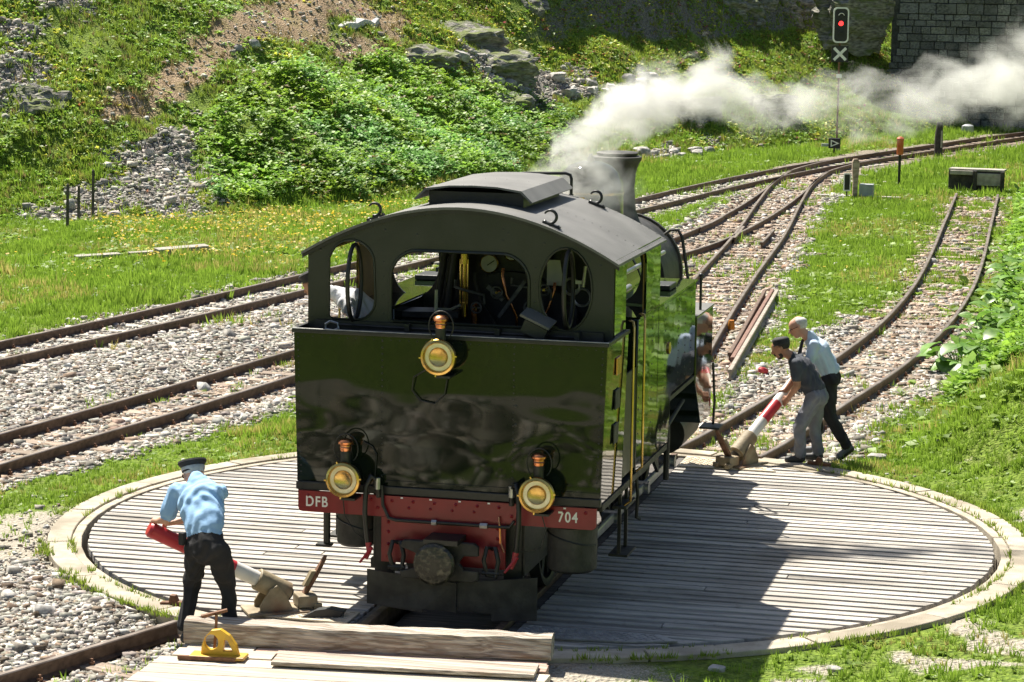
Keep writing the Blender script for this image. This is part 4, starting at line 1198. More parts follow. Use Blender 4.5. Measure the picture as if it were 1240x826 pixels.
# side tanks
TANK = [(-2.0, 1.0), (-.52, 1.0), (-.46, 1.04), (-.40, 1.38), (-.36, 1.42), (.80, 1.42), (.85, 1.47), (.85, 2.305), (-2.0, 2.305)]
for s in (-1, 1):
    mb = MB().prism(TANK, t=.42, fn=YZ(s * (HW - .21)))
    tk = part(mb, 'side_tank', 'loco_side', bevel=.012, smooth=30)
    r = MB()
    for yy in (-1.93, -1.35, -.72, -.05, .30, .62):
        for z in np.linspace(1.12 if yy < -.5 else 1.5, 2.24, 12): r.dome((s * (HW + .0005), yy, z), (s, 0, 0), .0095)
    for yy in np.linspace(-1.95, .8, 40): r.dome((s * (HW + .0005), yy, 2.28), (s, 0, 0), .006)
    r.build('tank_rivets', 'black_iron', tk, kind='stuff')
    MB().bbox((min(s * .86, s * 1.285), -2.0, 2.306), (max(s * .86, s * 1.285), .86, 2.318)).build('tank_top_plate', 'loco_side', tk)
    f_ = MB().box((s * 1.08, .02, 2.345), (.24, .34, .05)).build('filler_lid', 'black_iron', tk, bevel=.01)
    MB().tube([(s * 1.0, -.1, 2.40), (s * 1.0, -.1, 2.43), (s * 1.0, .14, 2.43), (s * 1.0, .14, 2.40)], .012, 6).build('filler_handle', 'black_iron', f_)
    MB().lathe([(.055, 0), (.055, .012), (.03, .02), (.0, .022)], (s * (HW + .001), -.55, 1.86), (s, 0, 0), 16).build('tank_badge', 'brass', tk)
    # lower footplate valance and running board
    part(MB().bbox((min(s * 1.12, s * 1.265), -3.33, .935), (max(s * 1.12, s * 1.265), -.5, .988)), 'footplate', 'grimy_iron')
    part(MB().bbox((min(s * .75, s * 1.25), -.40, 1.34), (max(s * .75, s * 1.25), 1.98, 1.38)), 'running_board', 'grimy_iron')
    # box over the cylinders ahead of the tank
    cb = part(MB().prism([(1.0, 1.94), (1.0, 1.30), (1.35, .86), (1.95, .84), (1.95, 1.94)], t=.40, fn=YZ(s * 1.06)), 'cylinder_cover', 'loco_side', bevel=.012)
    MB().bbox((min(s * .86, s * 1.27), .98, 1.942), (max(s * .86, s * 1.27), 1.97, 1.956)).build('cover_top', 'roof_paint', cb)
    # front footstep on a rod
    fs_ = part(MB().tube([(s * 1.24, 2.15, 1.34), (s * 1.26, 2.18, .95), (s * 1.24, 2.25, .70)], .014, 6), 'front_step_rod', 'black_iron')
    MB().bbox((min(s * 1.12, s * 1.32), 2.13, .665), (max(s * 1.12, s * 1.32), 2.40, .685)).build('front_step', 'grimy_iron', fs_)
    # handrail post with ball and smokebox handrail
    part(MB().cyl((s * 1.22, 1.42, 1.95), (s * 1.22, 1.42, 2.27), .013, n=8).lathe([(.0, -.025), (.02, -.015), (.026, 0), (.02, .015), (.0, .025)], (s * 1.22, 1.42, 2.29), n=10), 'handrail_post', 'black_iron', smooth=60)
    part(MB().tube([(s * .64, 2.6, 2.55), (s * .70, 2.6, 2.60), (s * .78, 2.6, 2.60), (s * .82, 2.6, 2.53), (s * .90, 2.6, 2.05), (s * .92, 2.6, 1.40)], .016, 8), 'front_handrail', 'grimy_iron', smooth=60)
# boiler, smokebox, dome, chimney
ZB = 2.03
part(MB().cyl((0, YF, ZB), (0, 2.75, ZB), .565, n=40), 'boiler_barrel', 'loco_paint', smooth=35)
for yy in (-.3, .8, 1.9): part(MB().cyl((0, yy - .025, ZB), (0, yy + .025, ZB), .571, n=40), 'boiler_band', 'black_iron', smooth=35)
sb = part(MB().cyl((0, 2.75, ZB), (0, 3.82, ZB), .60, n=40), 'smokebox', 'grimy_iron', smooth=35)
MB().lathe([(.625, 0), (.625, .06), (.56, .07), (.50, .11), (.25, .17), (.0, .18)], (0, 3.78, ZB), (0, 1, 0), 36).build('smokebox_door', 'grimy_iron', sb, smooth=35)
MB().lathe([(.63, 0), (.63, .05)], (0, 2.73, ZB), (0, 1, 0), 36).build('smokebox_ring', 'grimy_iron', sb, smooth=35)
dm = part(MB().lathe([(.46, 2.40), (.37, 2.52), (.335, 2.62), (.33, 3.02), (.32, 3.12), (.28, 3.21), (.21, 3.275), (.11, 3.315), (.0, 3.325)], (0, 1.95, 0), n=32), 'steam_dome', 'loco_paint', smooth=40)
MB().lathe([(.336, 3.0), (.342, 3.012), (.336, 3.024)], (0, 1.95, 0), n=32).build('dome_band', 'brass', dm, smooth=40)
MB().cyl((0, 1.95, 3.31), (0, 1.95, 3.36), .035, n=8).cyl((0, 1.95, 3.36), (0, 1.95, 3.39), .02, n=6).build('dome_bolt', 'black_iron', dm)
ch = part(MB().lathe([(.34, 2.50), (.25, 2.60), (.205, 2.72), (.185, 2.95), (.195, 3.10), (.225, 3.20), (.248, 3.235), (.255, 3.25), (.255, 3.275), (.23, 3.285), (.20, 3.28), (.19, 3.0), (.0, 2.95)], (0, 3.28, 0), n=32), 'chimney', 'grimy_iron', smooth=40)
MB().lathe([(.17, 3.27), (.21, 3.29), (.22, 3.315), (.205, 3.325), (.0, 3.325)], (0, 3.28, 0), n=28).build('chimney_cap', 'grimy_iron', ch, smooth=40)
sv = part(MB().cyl((0, 1.2, 2.5), (0, 1.2, 2.86), .09, n=12).cyl((-.07, 1.2, 2.86), (-.07, 1.2, 3.02), .035, n=10).cyl((.07, 1.2, 2.86), (.07, 1.2, 3.02), .035, n=10), 'safety_valves', 'brass', smooth=40)
part(MB().tube([(.56, -.9, 2.35), (.60, .5, 2.36), (.62, 2.7, 2.36)], .022, 8), 'boiler_handrail', 'steel', smooth=60)
part(MB().tube([(.62, -1.0, 2.20), (.70, -.4, 2.26), (.68, .6, 2.25)], .03, 8), 'injector_pipe', 'steel', smooth=60)
# frames, wheels, rods
for s in (-1, 1):
    part(MB().prism([(-3.3, .36), (3.85, .36), (3.85, .98), (-3.3, .98)], t=.025, fn=YZ(s * .62)), 'frame_plate', 'black_iron')
AX = (-2.15, -.75, .65, 2.05)
wheel_p = None
for s in (-1, 1):
    for yy in AX:
        if wheel_p is None:
            mb = MB().lathe([(.40, -.05), (.435, -.05), (.455, -.035), (.43, .05), (.40, .05), (.37, .04), (.37, -.04)], (0, 0, 0), (1, 0, 0), 32)
            wheel_p = mb.build('wheel', 'black_iron', smooth=30)
            spk = MB().lathe([(.10, -.06), (.10, .06), (.0, .06)], (0, 0, 0), (1, 0, 0), 16)
            for k in range(10):
                a = 2 * PI * k / 10; spk.cyl((0, .08 * math.cos(a), .08 * math.sin(a)), (0, .385 * math.cos(a), .385 * math.sin(a)), .026, .02, 6)
            spoke_p = spk.build('wheel_spokes', 'black_iron', wheel_p)
        w = copy_to(wheel_p, (s * .53, yy, .455), PI if s < 0 else 0, loco, name='wheel')
        k = spoke_p.copy(); COL.objects.link(k); k.parent = w
for o_ in (spoke_p, wheel_p): bpy.data.objects.remove(o_)
for yy in AX: part(MB().cyl((-.75, yy, .455), (.75, yy, .455), .07, n=12), 'axle', 'black_iron')
for s in (-1, 1):
    rod = part(MB().bbox((s * .84 - .02, AX[0] - .08, .30), (s * .84 + .02, AX[3] + .08, .38)), 'coupling_rod', 'steel', bevel=.01)
    for yy in AX: MB().cyl((s * .74, yy, .34), (s * .90, yy, .34), .06, n=12).build('crank_pin', 'steel', rod)
    part(MB().prism([(-.1, .9), (.2, 1.34), (.26, 1.34), (.1, .85), (.5, .6), (.5, .52)], t=.03, fn=YZ(s * 1.0)), 'valve_gear_link', 'grimy_iron')
    part(MB().tube([(s * 1.12, .2, 1.38), (s * 1.14, .22, .95), (s * 1.12, .3, .5)], .028, 8), 'valve_gear_hanger', 'grimy_iron')
    part(MB().tube([(s * 1.18, -2.9, .90), (s * 1.2, -1.2, .88), (s * 1.16, -.6, .95), (s * 1.16, .9, 1.15)], .02, 8), 'underside_pipe', 'grimy_iron')
    part(MB().cyl((s * .80, 1.98, .62), (s * .80, 2.9, .62), .2, n=24), 'cylinder', 'black_iron', smooth=35)
    part(MB().tube([(s * 1.2, -1.62, .96), (s * 1.22, -1.6, .72), (s * 1.2, -1.55, .52), (s * 1.22, -1.5, .50)], .016, 6), 'drain_pipe', 'grimy_iron')
part(MB().bbox((-.8, 3.86, .72), (.8, 3.92, .95)), 'front_beam', 'beam_red', bevel=.008)

# rear buffer beam
YM = YB - .035
def rbeam():
    r = .04
    z0, z1, x0, x1 = .80, .972, -1.235, 1.235
    q = arc(x1 - r, z0 + r, r, -90, 0, 5) + [(x1, z1), (x0, z1)] + arc(x0 + r, z0 + r, r, 180, 270, 5)
    return MB().prism(q, t=.03, fn=XZ(YM))
beam = part(rbeam(), 'buffer_beam', 'beam_red', smooth=40)
draw = part(MB().prism([(-.53, .43), (.50, .43), (.50, .80), (-.53, .80)], t=.03, fn=XZ(YM - .004)), 'drawgear_plate', 'beam_red', bevel=.004)
rv = MB()
for x in np.linspace(-1.15, 1.15, 14):
    if abs(x + .91) > .17 and abs(x - .74) > .17: rv.dome((x, YM - .0155, .935), (0, -1, 0), .016, .014)
for x in (-.47, .44):
    for z in (.48, .58, .68, .76): rv.dome((x, YM - .0195, z), (0, -1, 0), .017, .015)
for x in (-.30, -.12, .06, .24): rv.dome((x, YM - .0155, .885), (0, -1, 0), .014, .012)
for x in (-.56, .55): rv.dome((x, YM - .0155, .87), (0, -1, 0), .017, .014)
rv.build('beam_rivets', 'beam_red', beam, kind='stuff', smooth=40)
rv = MB()
for x in (-.36, -.12, .12, .36, .6, .98): rv.box((x, YM - .017, .962), (.02, .006, .012))
rv.build('paint_chips', 'white_paint', beam, kind='stuff')
def lettering(txt, x, z, size, name):
    cu = bpy.data.curves.new(name, 'FONT'); cu.body = txt; cu.size = size; cu.extrude = .002; cu.align_x = 'LEFT'; cu.offset = .0022
    cu.space_character = 1.18
    ob = bpy.data.objects.new(name, cu); COL.objects.link(ob)
    dg = bpy.context.evaluated_depsgraph_get()
    me = bpy.data.meshes.new_from_object(ob.evaluated_get(dg))
    bpy.data.objects.remove(ob)
    co = np.empty(len(me.vertices) * 3); me.vertices.foreach_get('co', co); co = co.reshape(-1, 3)
    mb = MB(); mb.add([(x + a * .82, YM - .0165 - c, z + b) for a, b, c in co], [tuple(p.vertices) for p in me.polygons])
    return mb.build(name, 'white_paint', beam)
lettering('DFB', -1.172, .848, .118, 'lettering')
lettering('704', .925, .852, .118, 'lettering')
# central buffer and coupler
cp = part(MB().prism([(-.33, .60), (-.30, .66), (.28, .665), (.32, .64), (.32, .56), (.20, .555), (.16, .50), (.20, .445), (.32, .44), (.32, .37), (.28, .345), (-.30, .345), (-.33, .40), (-.20, .44), (-.17, .50), (-.20, .56)], t=.05, fn=XZ(YM - .16)), 'coupler_yoke', 'grimy_iron', bevel=.01)
part(MB().cyl((-.005, YM - .02, .505), (-.005, YM - .30, .505), .09, n=16), 'buffer_stem', 'black_iron', smooth=40)
part(MB().lathe([(.165, 0), (.17, .012), (.17, .03), (.15, .045), (.08, .055), (.0, .057)], (-.005, YM - .29, .505), (0, -1, 0), 16), 'buffer_head', 'grease')
part(MB().bbox((-.10, YM - .30, .66), (.18, YM - .03, .70)), 'coupler_bracket', 'black_iron')
for x in (-.38, .40):
    c = part(MB().tube([(x, YM - .03, .60), (x - .03, YM - .10, .62), (x - .05, YM - .12, .52), (x - .02, YM - .12, .40), (x + .05, YM - .12, .39), (x + .07, YM - .12, .52), (x + .04, YM - .10, .62), (x, YM - .03, .60)], .019, 8), 'coupling_link', 'black_iron', smooth=60)
    MB().cyl((x - .06, YM - .12, .42), (x + .08, YM - .12, .42), .02, n=8).build('link_pin', 'black_iron', c)
# snow guard: two raked plates
part(MB().prism([(-.62, .10), (-.14, .07), (-.14, .10), (.14, .09), (.14, .33), (-.62, .38)], t=.02, fn=lambda a, b, w: (a, YM - .10 - (.62 - abs(a)) * .12 + w, b)), 'snow_guard', 'grimy_iron')
part(MB().prism([(.145, .10), (.42, .09), (.42, .03), (.78, .05), (.78, .40), (.145, .33)], t=.02, fn=lambda a, b, w: (a, YM - .155 + abs(a) * .10 + w, b)), 'snow_guard', 'grimy_iron')
# drums below the beam
for x, z0, z1, r in ((-.80, .52, .79, .165), (1.0, .43, .79, .20)):
    d = part(MB().lathe([(.0, z0 - .01), (r * .85, z0 - .01), (r, z0 + .015), (r, z1 - .002), (.0, z1 - .001)], (x, YB + .17, 0), n=24), 'air_drum', 'grimy_iron', smooth=40)
    MB().tube([(x + (r + .004) * math.cos(a), YB + .17 + (r + .004) * math.sin(a), z1 - .1 - .05 * math.sin(a * 1.0 + 1.5)) for a in np.linspace(PI, 2 * PI, 14)], .006, 6).build('drum_wire', 'black_iron', d)
part(MB().cyl((-1.06, -3.2, .50), (-1.06, -3.2, .80), .03, n=8).box((-1.08, -3.2, .485), (.12, .1, .02)), 'sanding_pipe', 'black_iron')
part(MB().bbox((-.66, -3.28, .34), (-.50, -3.1, .42)), 'rail_guard', 'black_iron')
part(MB().bbox((-.62, -3.3, .07), (-.46, -3.26, .8)), 'guard_iron', 'black_iron')
part(MB().bbox((.46, -3.3, .07), (.62, -3.26, .8)), 'guard_iron', 'black_iron')
# brake hoses and the pipe along the beam
def hose(x, dx):
    h = part(MB().tube([(x + .05 * dx, YM - .03, .96), (x + .045 * dx, YM - .05, 1.10), (x, YM - .09, 1.14), (x - .03 * dx, YM - .12, 1.06), (x - .035 * dx, YM - .13, .85), (x - .02 * dx, YM - .12, .66), (x - .01 * dx, YM - .11, .58)], .021, 10), 'brake_hose', 'black_iron', smooth=60)
    MB().cyl((x + .045 * dx, YM - .05, 1.03), (x + .045 * dx, YM - .05, 1.12), .026, n=10).build('hose_clamp', 'steel', h)
    c = MB().tube([(x - .01 * dx, YM - .11, .60), (x, YM - .12, .53), (x - .02, YM - .14, .47)], [.026, .022, .014], 8).build('brake_cock', 'red_plastic', h, smooth=60)
    MB().tube([(x + .03, YM - .14, .57), (x - .07, YM - .15, .44)], [.016, .010], 6).build('cock_handle', 'red_plastic', c)
hose(-.60, 1); hose(.60, -1)
part(MB().tube([(-.52, YM - .04, 1.06), (-.51, YM - .045, .90), (-.46, YM - .05, .80), (-.40, YM - .05, .785), (.54, YM - .05, .785), (.58, YM - .05, .84)], .014, 8), 'brake_pipe', 'black_iron', smooth=60)
part(MB().cyl((.30, YM - .05, .785), (.36, YM - .05, .785), .024, n=6).cyl((-.10, YM - .05, .785), (-.06, YM - .05, .785), .024, n=6), 'pipe_union', 'steel')
part(MB().tube([(.45, YM - .03, .86), (.46, YM - .05, .80), (.47, YM - .06, .66), (.50, YM - .06, .58)], .008, 6), 'thin_pipe', 'copper')

# head lamps
def lamp(x, z, y, nm='head_lamp'):
    r = .135
    b = part(MB().lathe([(.0, .17), (.09, .165), (.115, .10), (.12, .0)], (x, y - .18, z), (0, 1, 0), 28), nm, 'black_iron', smooth=40)
    L = lambda pr, mat, n2, **k: MB().lathe(pr, (x, y - .18, z), (0, -1, 0), 36).build(n2, mat, b, smooth=35, **k)
    L([(.118, -.01), (.142, .0), (.147, .018), (.140, .034), (.122, .040), (.114, .030), (.110, .01)], 'brass', 'lamp_rim')
    L([(.112, .012), (.100, .004), (.080, -.03), (.045, -.06), (.02, -.07), (.0, -.072)], 'reflector', 'lamp_reflector')
    L([(.07, .010), (.078, .016), (.072, .022), (.06, .014)], 'brass', 'lens_ring')
    L([(.030, -.03), (.034, -.01), (.028, .006), (.0, .012)], 'gauge_face', 'lamp_burner')
    L([(.112, .022), (.08, .036), (.04, .043), (.0, .045), (.0, .041), (.04, .039), (.08, .032), (.112, .018)], 'pane_glass', 'lamp_glass')
    MB().cyl((x, y - .13, z + .10), (x, y - .13, z + .235), .042, n=16).build('lamp_chimney', 'black_iron', b, smooth=40)
    c = MB().lathe([(.042, .225), (.046, .235), (.046, .275), (.062, .285), (.064, .30), (.052, .315), (.03, .325), (.0, .33)], (x, y - .13, z), n=20).build('chimney_cap', 'copper', b, smooth=35)
    MB().lathe([(.048, .250), (.051, .256), (.048, .262)], (x, y - .13, z), n=20).build('cap_bead', 'copper', c, smooth=40)
    MB().tube([(x + .10 * math.cos(a), y - .12, z + .24 + .12 * math.sin(a)) for a in np.linspace(-.9, PI + .9, 22)], .0055, 6).build('lamp_bail', 'black_iron', b)
    MB().bbox((x - .02, y - .20, z - .165), (x + .10, y - .02, z - .148)).bbox((x - .03, y - .15, z - .16), (x + .03, y - .05, z - .11)).build('lamp_bracket', 'black_iron', b)
    for a in (0.1, 1.9, 3.2, 4.6): MB().box((x + .144 * math.cos(a), y - .20, z + .144 * math.sin(a)), (.022, .03, .012), rotm(y=-a)).build('rim_clip', 'brass', b)
    return b
lamp(-.03, 2.14, YB)
lamp(-.80, 1.115, YB - .03)
lamp(.79, 1.09, YB - .03)
part(MB().tube([(-.14, YB - .12, 2.03), (-.27, YB - .05, 1.95), (-.29, YB - .03, 1.84), (-.22, YB - .03, 1.76), (-.10, YB - .03, 1.74), (-.02, YB - .03, 1.82), (.0, YB - .03, 1.94)], .006, 6), 'lamp_cable', 'black_iron')
part(MB().tube([(.80, YM - .06, .92), (.84, YM - .05, .78), (.80, YM - .05, .64), (.68, YM - .05, .60), (.62, YM - .08, .60)], .005, 6), 'lamp_cable', 'black_iron')
part(MB().tube([(-.84, YM - .06, .94), (-.83, YM - .05, .80), (-.74, YM - .05, .66), (-.66, YM - .08, .62)], .005, 6), 'lamp_cable', 'black_iron')
part(MB().tube([(-.60, YB - .03, 1.02), (-.585, YB - .02, 1.3), (-.62, YB - .02, 1.36), (-.70, YB - .02, 1.40)], .006, 6), 'lamp_cable', 'black_iron')

# things on the bunker top: fire irons
part(MB().tube([(-1.06, YC - .07, 2.325), (-1.10, YC - .075, 2.30), (-1.10, YC - .08, 2.26), (-1.03, YC - .08, 2.25), (-.99, YC - .075, 2.27), (-1.0, YC - .07, 2.31), (-1.06, YC - .07, 2.325)], .011, 6), 'poker_handle', 'steel')
part(MB().tube([(-.99, YC - .07, 2.30), (-.6, YC - .07, 2.295), (1.0, YC - .08, 2.285)], .012, 6), 'fire_iron', 'black_iron')
part(MB().tube([(-.8, YC - .10, 2.26), (.70, YC - .12, 2.27), (.86, YC - .14, 2.25), (.88, YC - .15, 2.19)], .014, 6), 'fire_iron', 'black_iron')
part(MB().bbox((-1.2, YC - .05, 2.20), (1.2, YC - .035, 2.33)), 'bunker_rear_board', 'black_iron')
for x in (-.4, .35, 1.0): part(MB().bbox((x - .02, YC - .13, 2.16), (x + .02, YC - .052, 2.335)), 'iron_rest', 'black_iron')
part(MB().box((.68, YC - .10, 2.43), (.26, .20, .02), rotm(y=.42, x=.2)), 'coal_flap', 'roof_paint')
part(MB().box((.66, YC - .10, 2.34), (.2, .14, .10), rotm(y=.42)), 'coal_chute', 'black_iron')
# inside the cab: backhead, gauges, glasses, levers
bh = part(MB().cyl((0, YF - .22, 1.95), (0, YF - .02, 1.95), .62, n=32), 'boiler_backhead', 'black_iron', smooth=40)
part(MB().bbox((-.55, YF - .30, 1.42), (.55, YF - .10, 1.95)), 'firebox_back', 'black_iron')
def gauge(x, z, r, nm='pressure_gauge'):
    g_ = part(MB().lathe([(r, 0), (r, .05), (r * .88, .055), (r * .86, .045)], (x, YF - .14, z), (0, -1, 0), 24), nm, 'brass', smooth=40)
    MB().lathe([(r * .86, .046), (.0, .047)], (x, YF - .14, z), (0, -1, 0), 24).build('gauge_dial', 'gauge_face', g_)
    MB().box((x + r * .2, YF - .195, z + r * .1), (r * .9, .004, .008), rotm(y=-.6)).build('gauge_needle', 'black_iron', g_)
gauge(-.21, 2.63, .085); gauge(.18, 2.64, .085); gauge(-.01, 2.73, .07)
part(MB().bbox((-.34, YF - .13, 2.50), (.32, YF - .09, 2.82)), 'gauge_board', 'black_iron')
wg = part(MB().cyl((-.39, YF - .34, 2.22), (-.39, YF - .34, 2.72), .022, n=10).cyl((-.39, YF - .36, 2.18), (-.39, YF - .36, 2.30), .036, n=10).cyl((-.39, YF - .36, 2.64), (-.39, YF - .36, 2.73), .034, n=10), 'water_gauge', 'brass', smooth=40)
for x in (-.422, -.358): MB().cyl((x, YF - .36, 2.26), (x, YF - .36, 2.68), .007, n=6).build('gauge_guard', 'brass', wg)
part(MB().box((.06, YF - .43, 2.36), (.03, .03, .40), rotm(y=.62)), 'regulator_lever', 'dull_steel')
part(MB().box((-.10, YF - .38, 2.40), (.04, .03, .18), rotm(y=-.9)), 'regulator_link', 'dull_steel')
part(MB().cyl((-.30, YF - .33, 2.1), (-.30, YF - .33, 2.30), .03, n=10), 'injector_valve', 'copper')
part(MB().tube([(-.46, YF - .3, 2.9), (-.50, YF - .3, 2.6), (-.56, YF - .3, 2.2), (-.58, YF - .3, 1.8)], .045, 10), 'steam_pipe', 'black_iron', smooth=60)
part(MB().tube([(-.56, YF - .28, 2.95), (-.60, YF - .28, 2.6), (-.66, YF - .28, 2.2)], .03, 10), 'steam_pipe', 'grimy_iron', smooth=60)
for cx, cz, r in ((.60, 2.50, .07), (.69, 2.41, .075)):
    part(MB().tube([(cx + r * math.cos(a), YF - .5, cz + r * math.sin(a)) for a in np.linspace(0, 2 * PI, 20, endpoint=False)], .012, 6, closed=True), 'hand_wheel', 'steel', smooth=60)
part(MB().cyl((.70, YF - .5, 2.5), (.72, YF - .5, 2.68), .016, n=8).box((.66, YF - .5, 2.54), (.06, .03, .03)), 'whistle_valve', 'steel')
part(MB().bbox((.34, YF - .32, 2.48), (.50, YF - .305, 2.70)), 'notice_sheet', 'gauge_face')
part(MB().tube([(-.60, YF - .15, 3.05), (-.60, YF - .16, 2.70), (-.52, YF - .17, 2.55), (-.42, YF - .17, 2.54), (-.40, YF - .16, 2.72), (-.40, YF - .15, 3.05)], .018, 8), 'hand_loop', 'black_iron', smooth=60)
part(MB().box((-.65, YF - .5, 2.22), (.5, .3, .05), rotm(z=.2)).box((-.75, YF - .55, 2.08), (.4, .4, .2)), 'brake_stand', 'grimy_iron')
part(MB().tube([(-.30, YC + .4, 2.36), (-.30, YC + .4, 2.56)], .015, 6).tube([(-.30, YC + .4, 2.40), (-.18, YC + .42, 2.40), (-.10, YC + .42, 2.44)], .012, 6), 'brake_handle', 'steel')

# more pipework and valves on the backhead
prng = random.Random(12)
for i, (x0, z0, x1, z1, r_, m_) in enumerate(((-.30, 2.50, -.12, 2.05, .016, 'grimy_iron'), (-.05, 2.55, .08, 2.12, .014, 'copper'), (.28, 2.52, .36, 2.08, .018, 'grimy_iron'), (.42, 2.45, .30, 2.06, .013, 'copper'),
                                               (-.46, 2.44, -.20, 2.30, .014, 'dull_steel'), (.05, 2.48, .40, 2.36, .012, 'dull_steel'), (.50, 2.72, .62, 2.20, .018, 'grimy_iron'), (.80, 2.74, .78, 2.20, .016, 'grimy_iron'))):
    y_ = YF - .30 - .02 * i
    part(MB().tube([(x0, y_, z0 + .06), (x0, y_ - .02, z0), ((x0 * .7 + x1 * .3), y_ - .03, (z0 + z1) / 2 + .05), (x1, y_ - .02, z1 + .08), (x1, y_, z1)], r_, 8), 'backhead_pipe', m_, smooth=60)
for cx, cz, r_ in ((-.06, 2.42, .05), (.24, 2.30, .055), (-.24, 2.28, .045), (.36, 2.46, .045)):
    hw = part(MB().tube([(cx + r_ * math.cos(a), YF - .50, cz + r_ * math.sin(a)) for a in np.linspace(0, 2 * PI, 16, endpoint=False)], .009, 6, closed=True), 'valve_wheel', 'dull_steel', smooth=60)
    MB().cyl((cx, YF - .52, cz), (cx, YF - .30, cz), .012, n=8).build('valve_spindle', 'brass', hw)
    MB().box((cx, YF - .50, cz), (r_ * 2, .008, .012)).build('wheel_spoke', 'dull_steel', hw)
# ------------------------------------------------------------------ push bars of the turntable
mk('bar_red', (.42, .025, .035), (.52, .04, .05), scale=5, rough=.35, rvar=.1)
mk('bar_white', (.66, .64, .60), (.78, .76, .72), scale=6, rough=.45, c3=(.55, .47, .36), scale3=3)
mk('khaki_iron', (.20, .155, .09), (.34, .28, .18), scale=7, rough=.65, bump=.2, bscale=40, c3=(.20, .10, .05), scale3=3)
def push_bar(base, tip, label, bands):
    b = Vector(base); t = Vector(tip); d = (t - b).normalized()
    h = Vector((d.x, d.y, 0)).normalized(); sd = Vector((-h.y, h.x, 0))
    r = root('turntable_push_bar', (b.x, b.y, .012), label, 'push bar', 'turntable push bars')
    L_ = (t - b).length
    for k0, k1, m in bands:
        MB().cyl(b + d * L_ * k0, b + d * L_ * k1, .062, n=20).build('bar_section', m, r, smooth=40)
    MB().lathe([(.062, 0), (.064, .01), (.05, .03), (.0, .035)], t, d, 20).build('bar_end', bands[-1][2], r, smooth=40)
    so = MB().lathe([(.0, -.10), (.055, -.10), (.06, -.085), (.088, -.08), (.09, .20), (.082, .21), (.07, .21), (.07, .19)], b, d, 20).build('socket', 'khaki_iron', r, smooth=35)
    MB().lathe([(.05, -.098), (.05, -.112), (.03, -.118), (.0, -.118)], b, d, 16).build('socket_plug', 'black_iron', so, smooth=40)
    for s in (-1, 1):
        q = [(-.04, .03), (.24, .03), (.24, .09), (.16, .22), (.10, .25), (.03, .18)]
        MB().prism(q, t=.022, fn=lambda a, z, w, s=s: tuple(Vector((b.x, b.y, 0)) + h * (a - .06) + sd * (s * .10 + w) + Vector((0, 0, z - .005)))).build('bracket_cheek', 'khaki_iron', r, bevel=.004)
    MB().box((b.x + h.x * .03, b.y + h.y * .03, .022), (.50, .34, .022), rotm(z=math.atan2(h.y, h.x))).build('base_plate', 'khaki_iron', r, bevel=.005)
    MB().box(Vector((b.x, b.y, .09)) - h * .22, (.16, .20, .10), rotm(z=math.atan2(h.y, h.x))).build('stop_block', 'khaki_iron', r, bevel=.012)
    for s in (-1, 1): MB().box(Vector((b.x, b.y, .05)) - h * .30 + sd * s * .08, (.07, .06, .05), rotm(z=math.atan2(h.y, h.x))).build('stop_lug', 'khaki_iron', r, bevel=.008)
    la = Vector((b.x, b.y, .10)) - h * .20 + sd * -.02
    # raised locking lever
    lv = MB().prism([(-.035, 0), (.035, 0), (.05, .20), (.03, .36), (.0, .40), (-.03, .22)], t=.035, fn=lambda a, z, w: tuple(la + h * (w - z * .45) + sd * (a + z * .12) + Vector((0, 0, z * .88)))).build('locking_lever', 'rust', r, bevel=.005)
    MB().prism([(-.03, .12), (.035, .12), (.03, .26), (-.03, .26)], t=.05, fn=lambda a, z, w: tuple(la + h * (w - z * .45 + .03) + sd * (a + z * .12) + Vector((0, 0, z * .88)))).build('lever_pad', 'khaki_iron', lv)
    return r
NB = push_bar((-1.33, -3.62, .19), (-2.20, -4.18, .735), 'red turntable push bar held by the man in the peaked cap', [(.12, .36, 'bar_white'), (.361, 1.0, 'bar_red')])
FB = push_bar((1.30, 3.74, .19), (1.78, 4.62, .86), 'red and white banded turntable push bar held by two men', [(.10, .38, 'bar_white'), (.381, .62, 'bar_red'), (.621, .92, 'bar_white'), (.921, 1.0, 'bar_red')])

# ------------------------------------------------------------------ timber crossing in the foreground
mk('tan_wood', (.38, .325, .245), (.62, .55, .45), scale=4, stretch=(.3, 5, 5), rough=.85, bump=.4, bscale=10, objrand=.12, c3=(.36, .325, .28), scale3=2)
mk('grey_timber', (.22, .18, .14), (.62, .57, .49), scale=3, stretch=(.3, 14, 14), rough=.9, bump=1.0, bscale=5, c3=(.30, .225, .17), scale3=2.2)
mk('red_board', (.33, .20, .145), (.50, .37, .30), scale=5, stretch=(.4, 5, 5), rough=.85, bump=.4, bscale=10)
mk('yellow_paint', (.62, .36, .02), (.72, .45, .04), scale=10, rough=.45, c3=(.35, .2, .05), scale3=6)
plat = root('timber_crossing', (-.25, -5.6, 0), 'tan plank crossing laid over the approach track in the foreground', 'plank crossing')
pa = math.atan2(.30, 2.78)
pe = Vector((math.cos(pa), math.sin(pa), 0)); pn = Vector((math.sin(pa), -math.cos(pa), 0))
P0 = Vector((-1.63, -4.86, 0))
def board(u0, u1, v0, v1, z0, z1, mat, nm='board', sk=0.0):
    q = [P0 + pe * u0 + pn * v0, P0 + pe * (u1) + pn * v0, P0 + pe * (u1 + sk) + pn * v1, P0 + pe * (u0 + sk) + pn * v1]
    vs = [(a.x, a.y, z0) for a in q] + [(a.x, a.y, z1) for a in q]
    return MB().add(vs, [(0, 1, 2, 3), (7, 6, 5, 4), (0, 4, 5, 1), (1, 5, 6, 2), (2, 6, 7, 3), (3, 7, 4, 0)]).build(nm, mat, plat, origin=(q[0] + q[2]) / 2, bevel=.006)
board(.03, .55, .09, .20, -.05, .052, 'tan_wood'); board(.56, 2.78, .09, .20, -.05, .048, 'red_board')
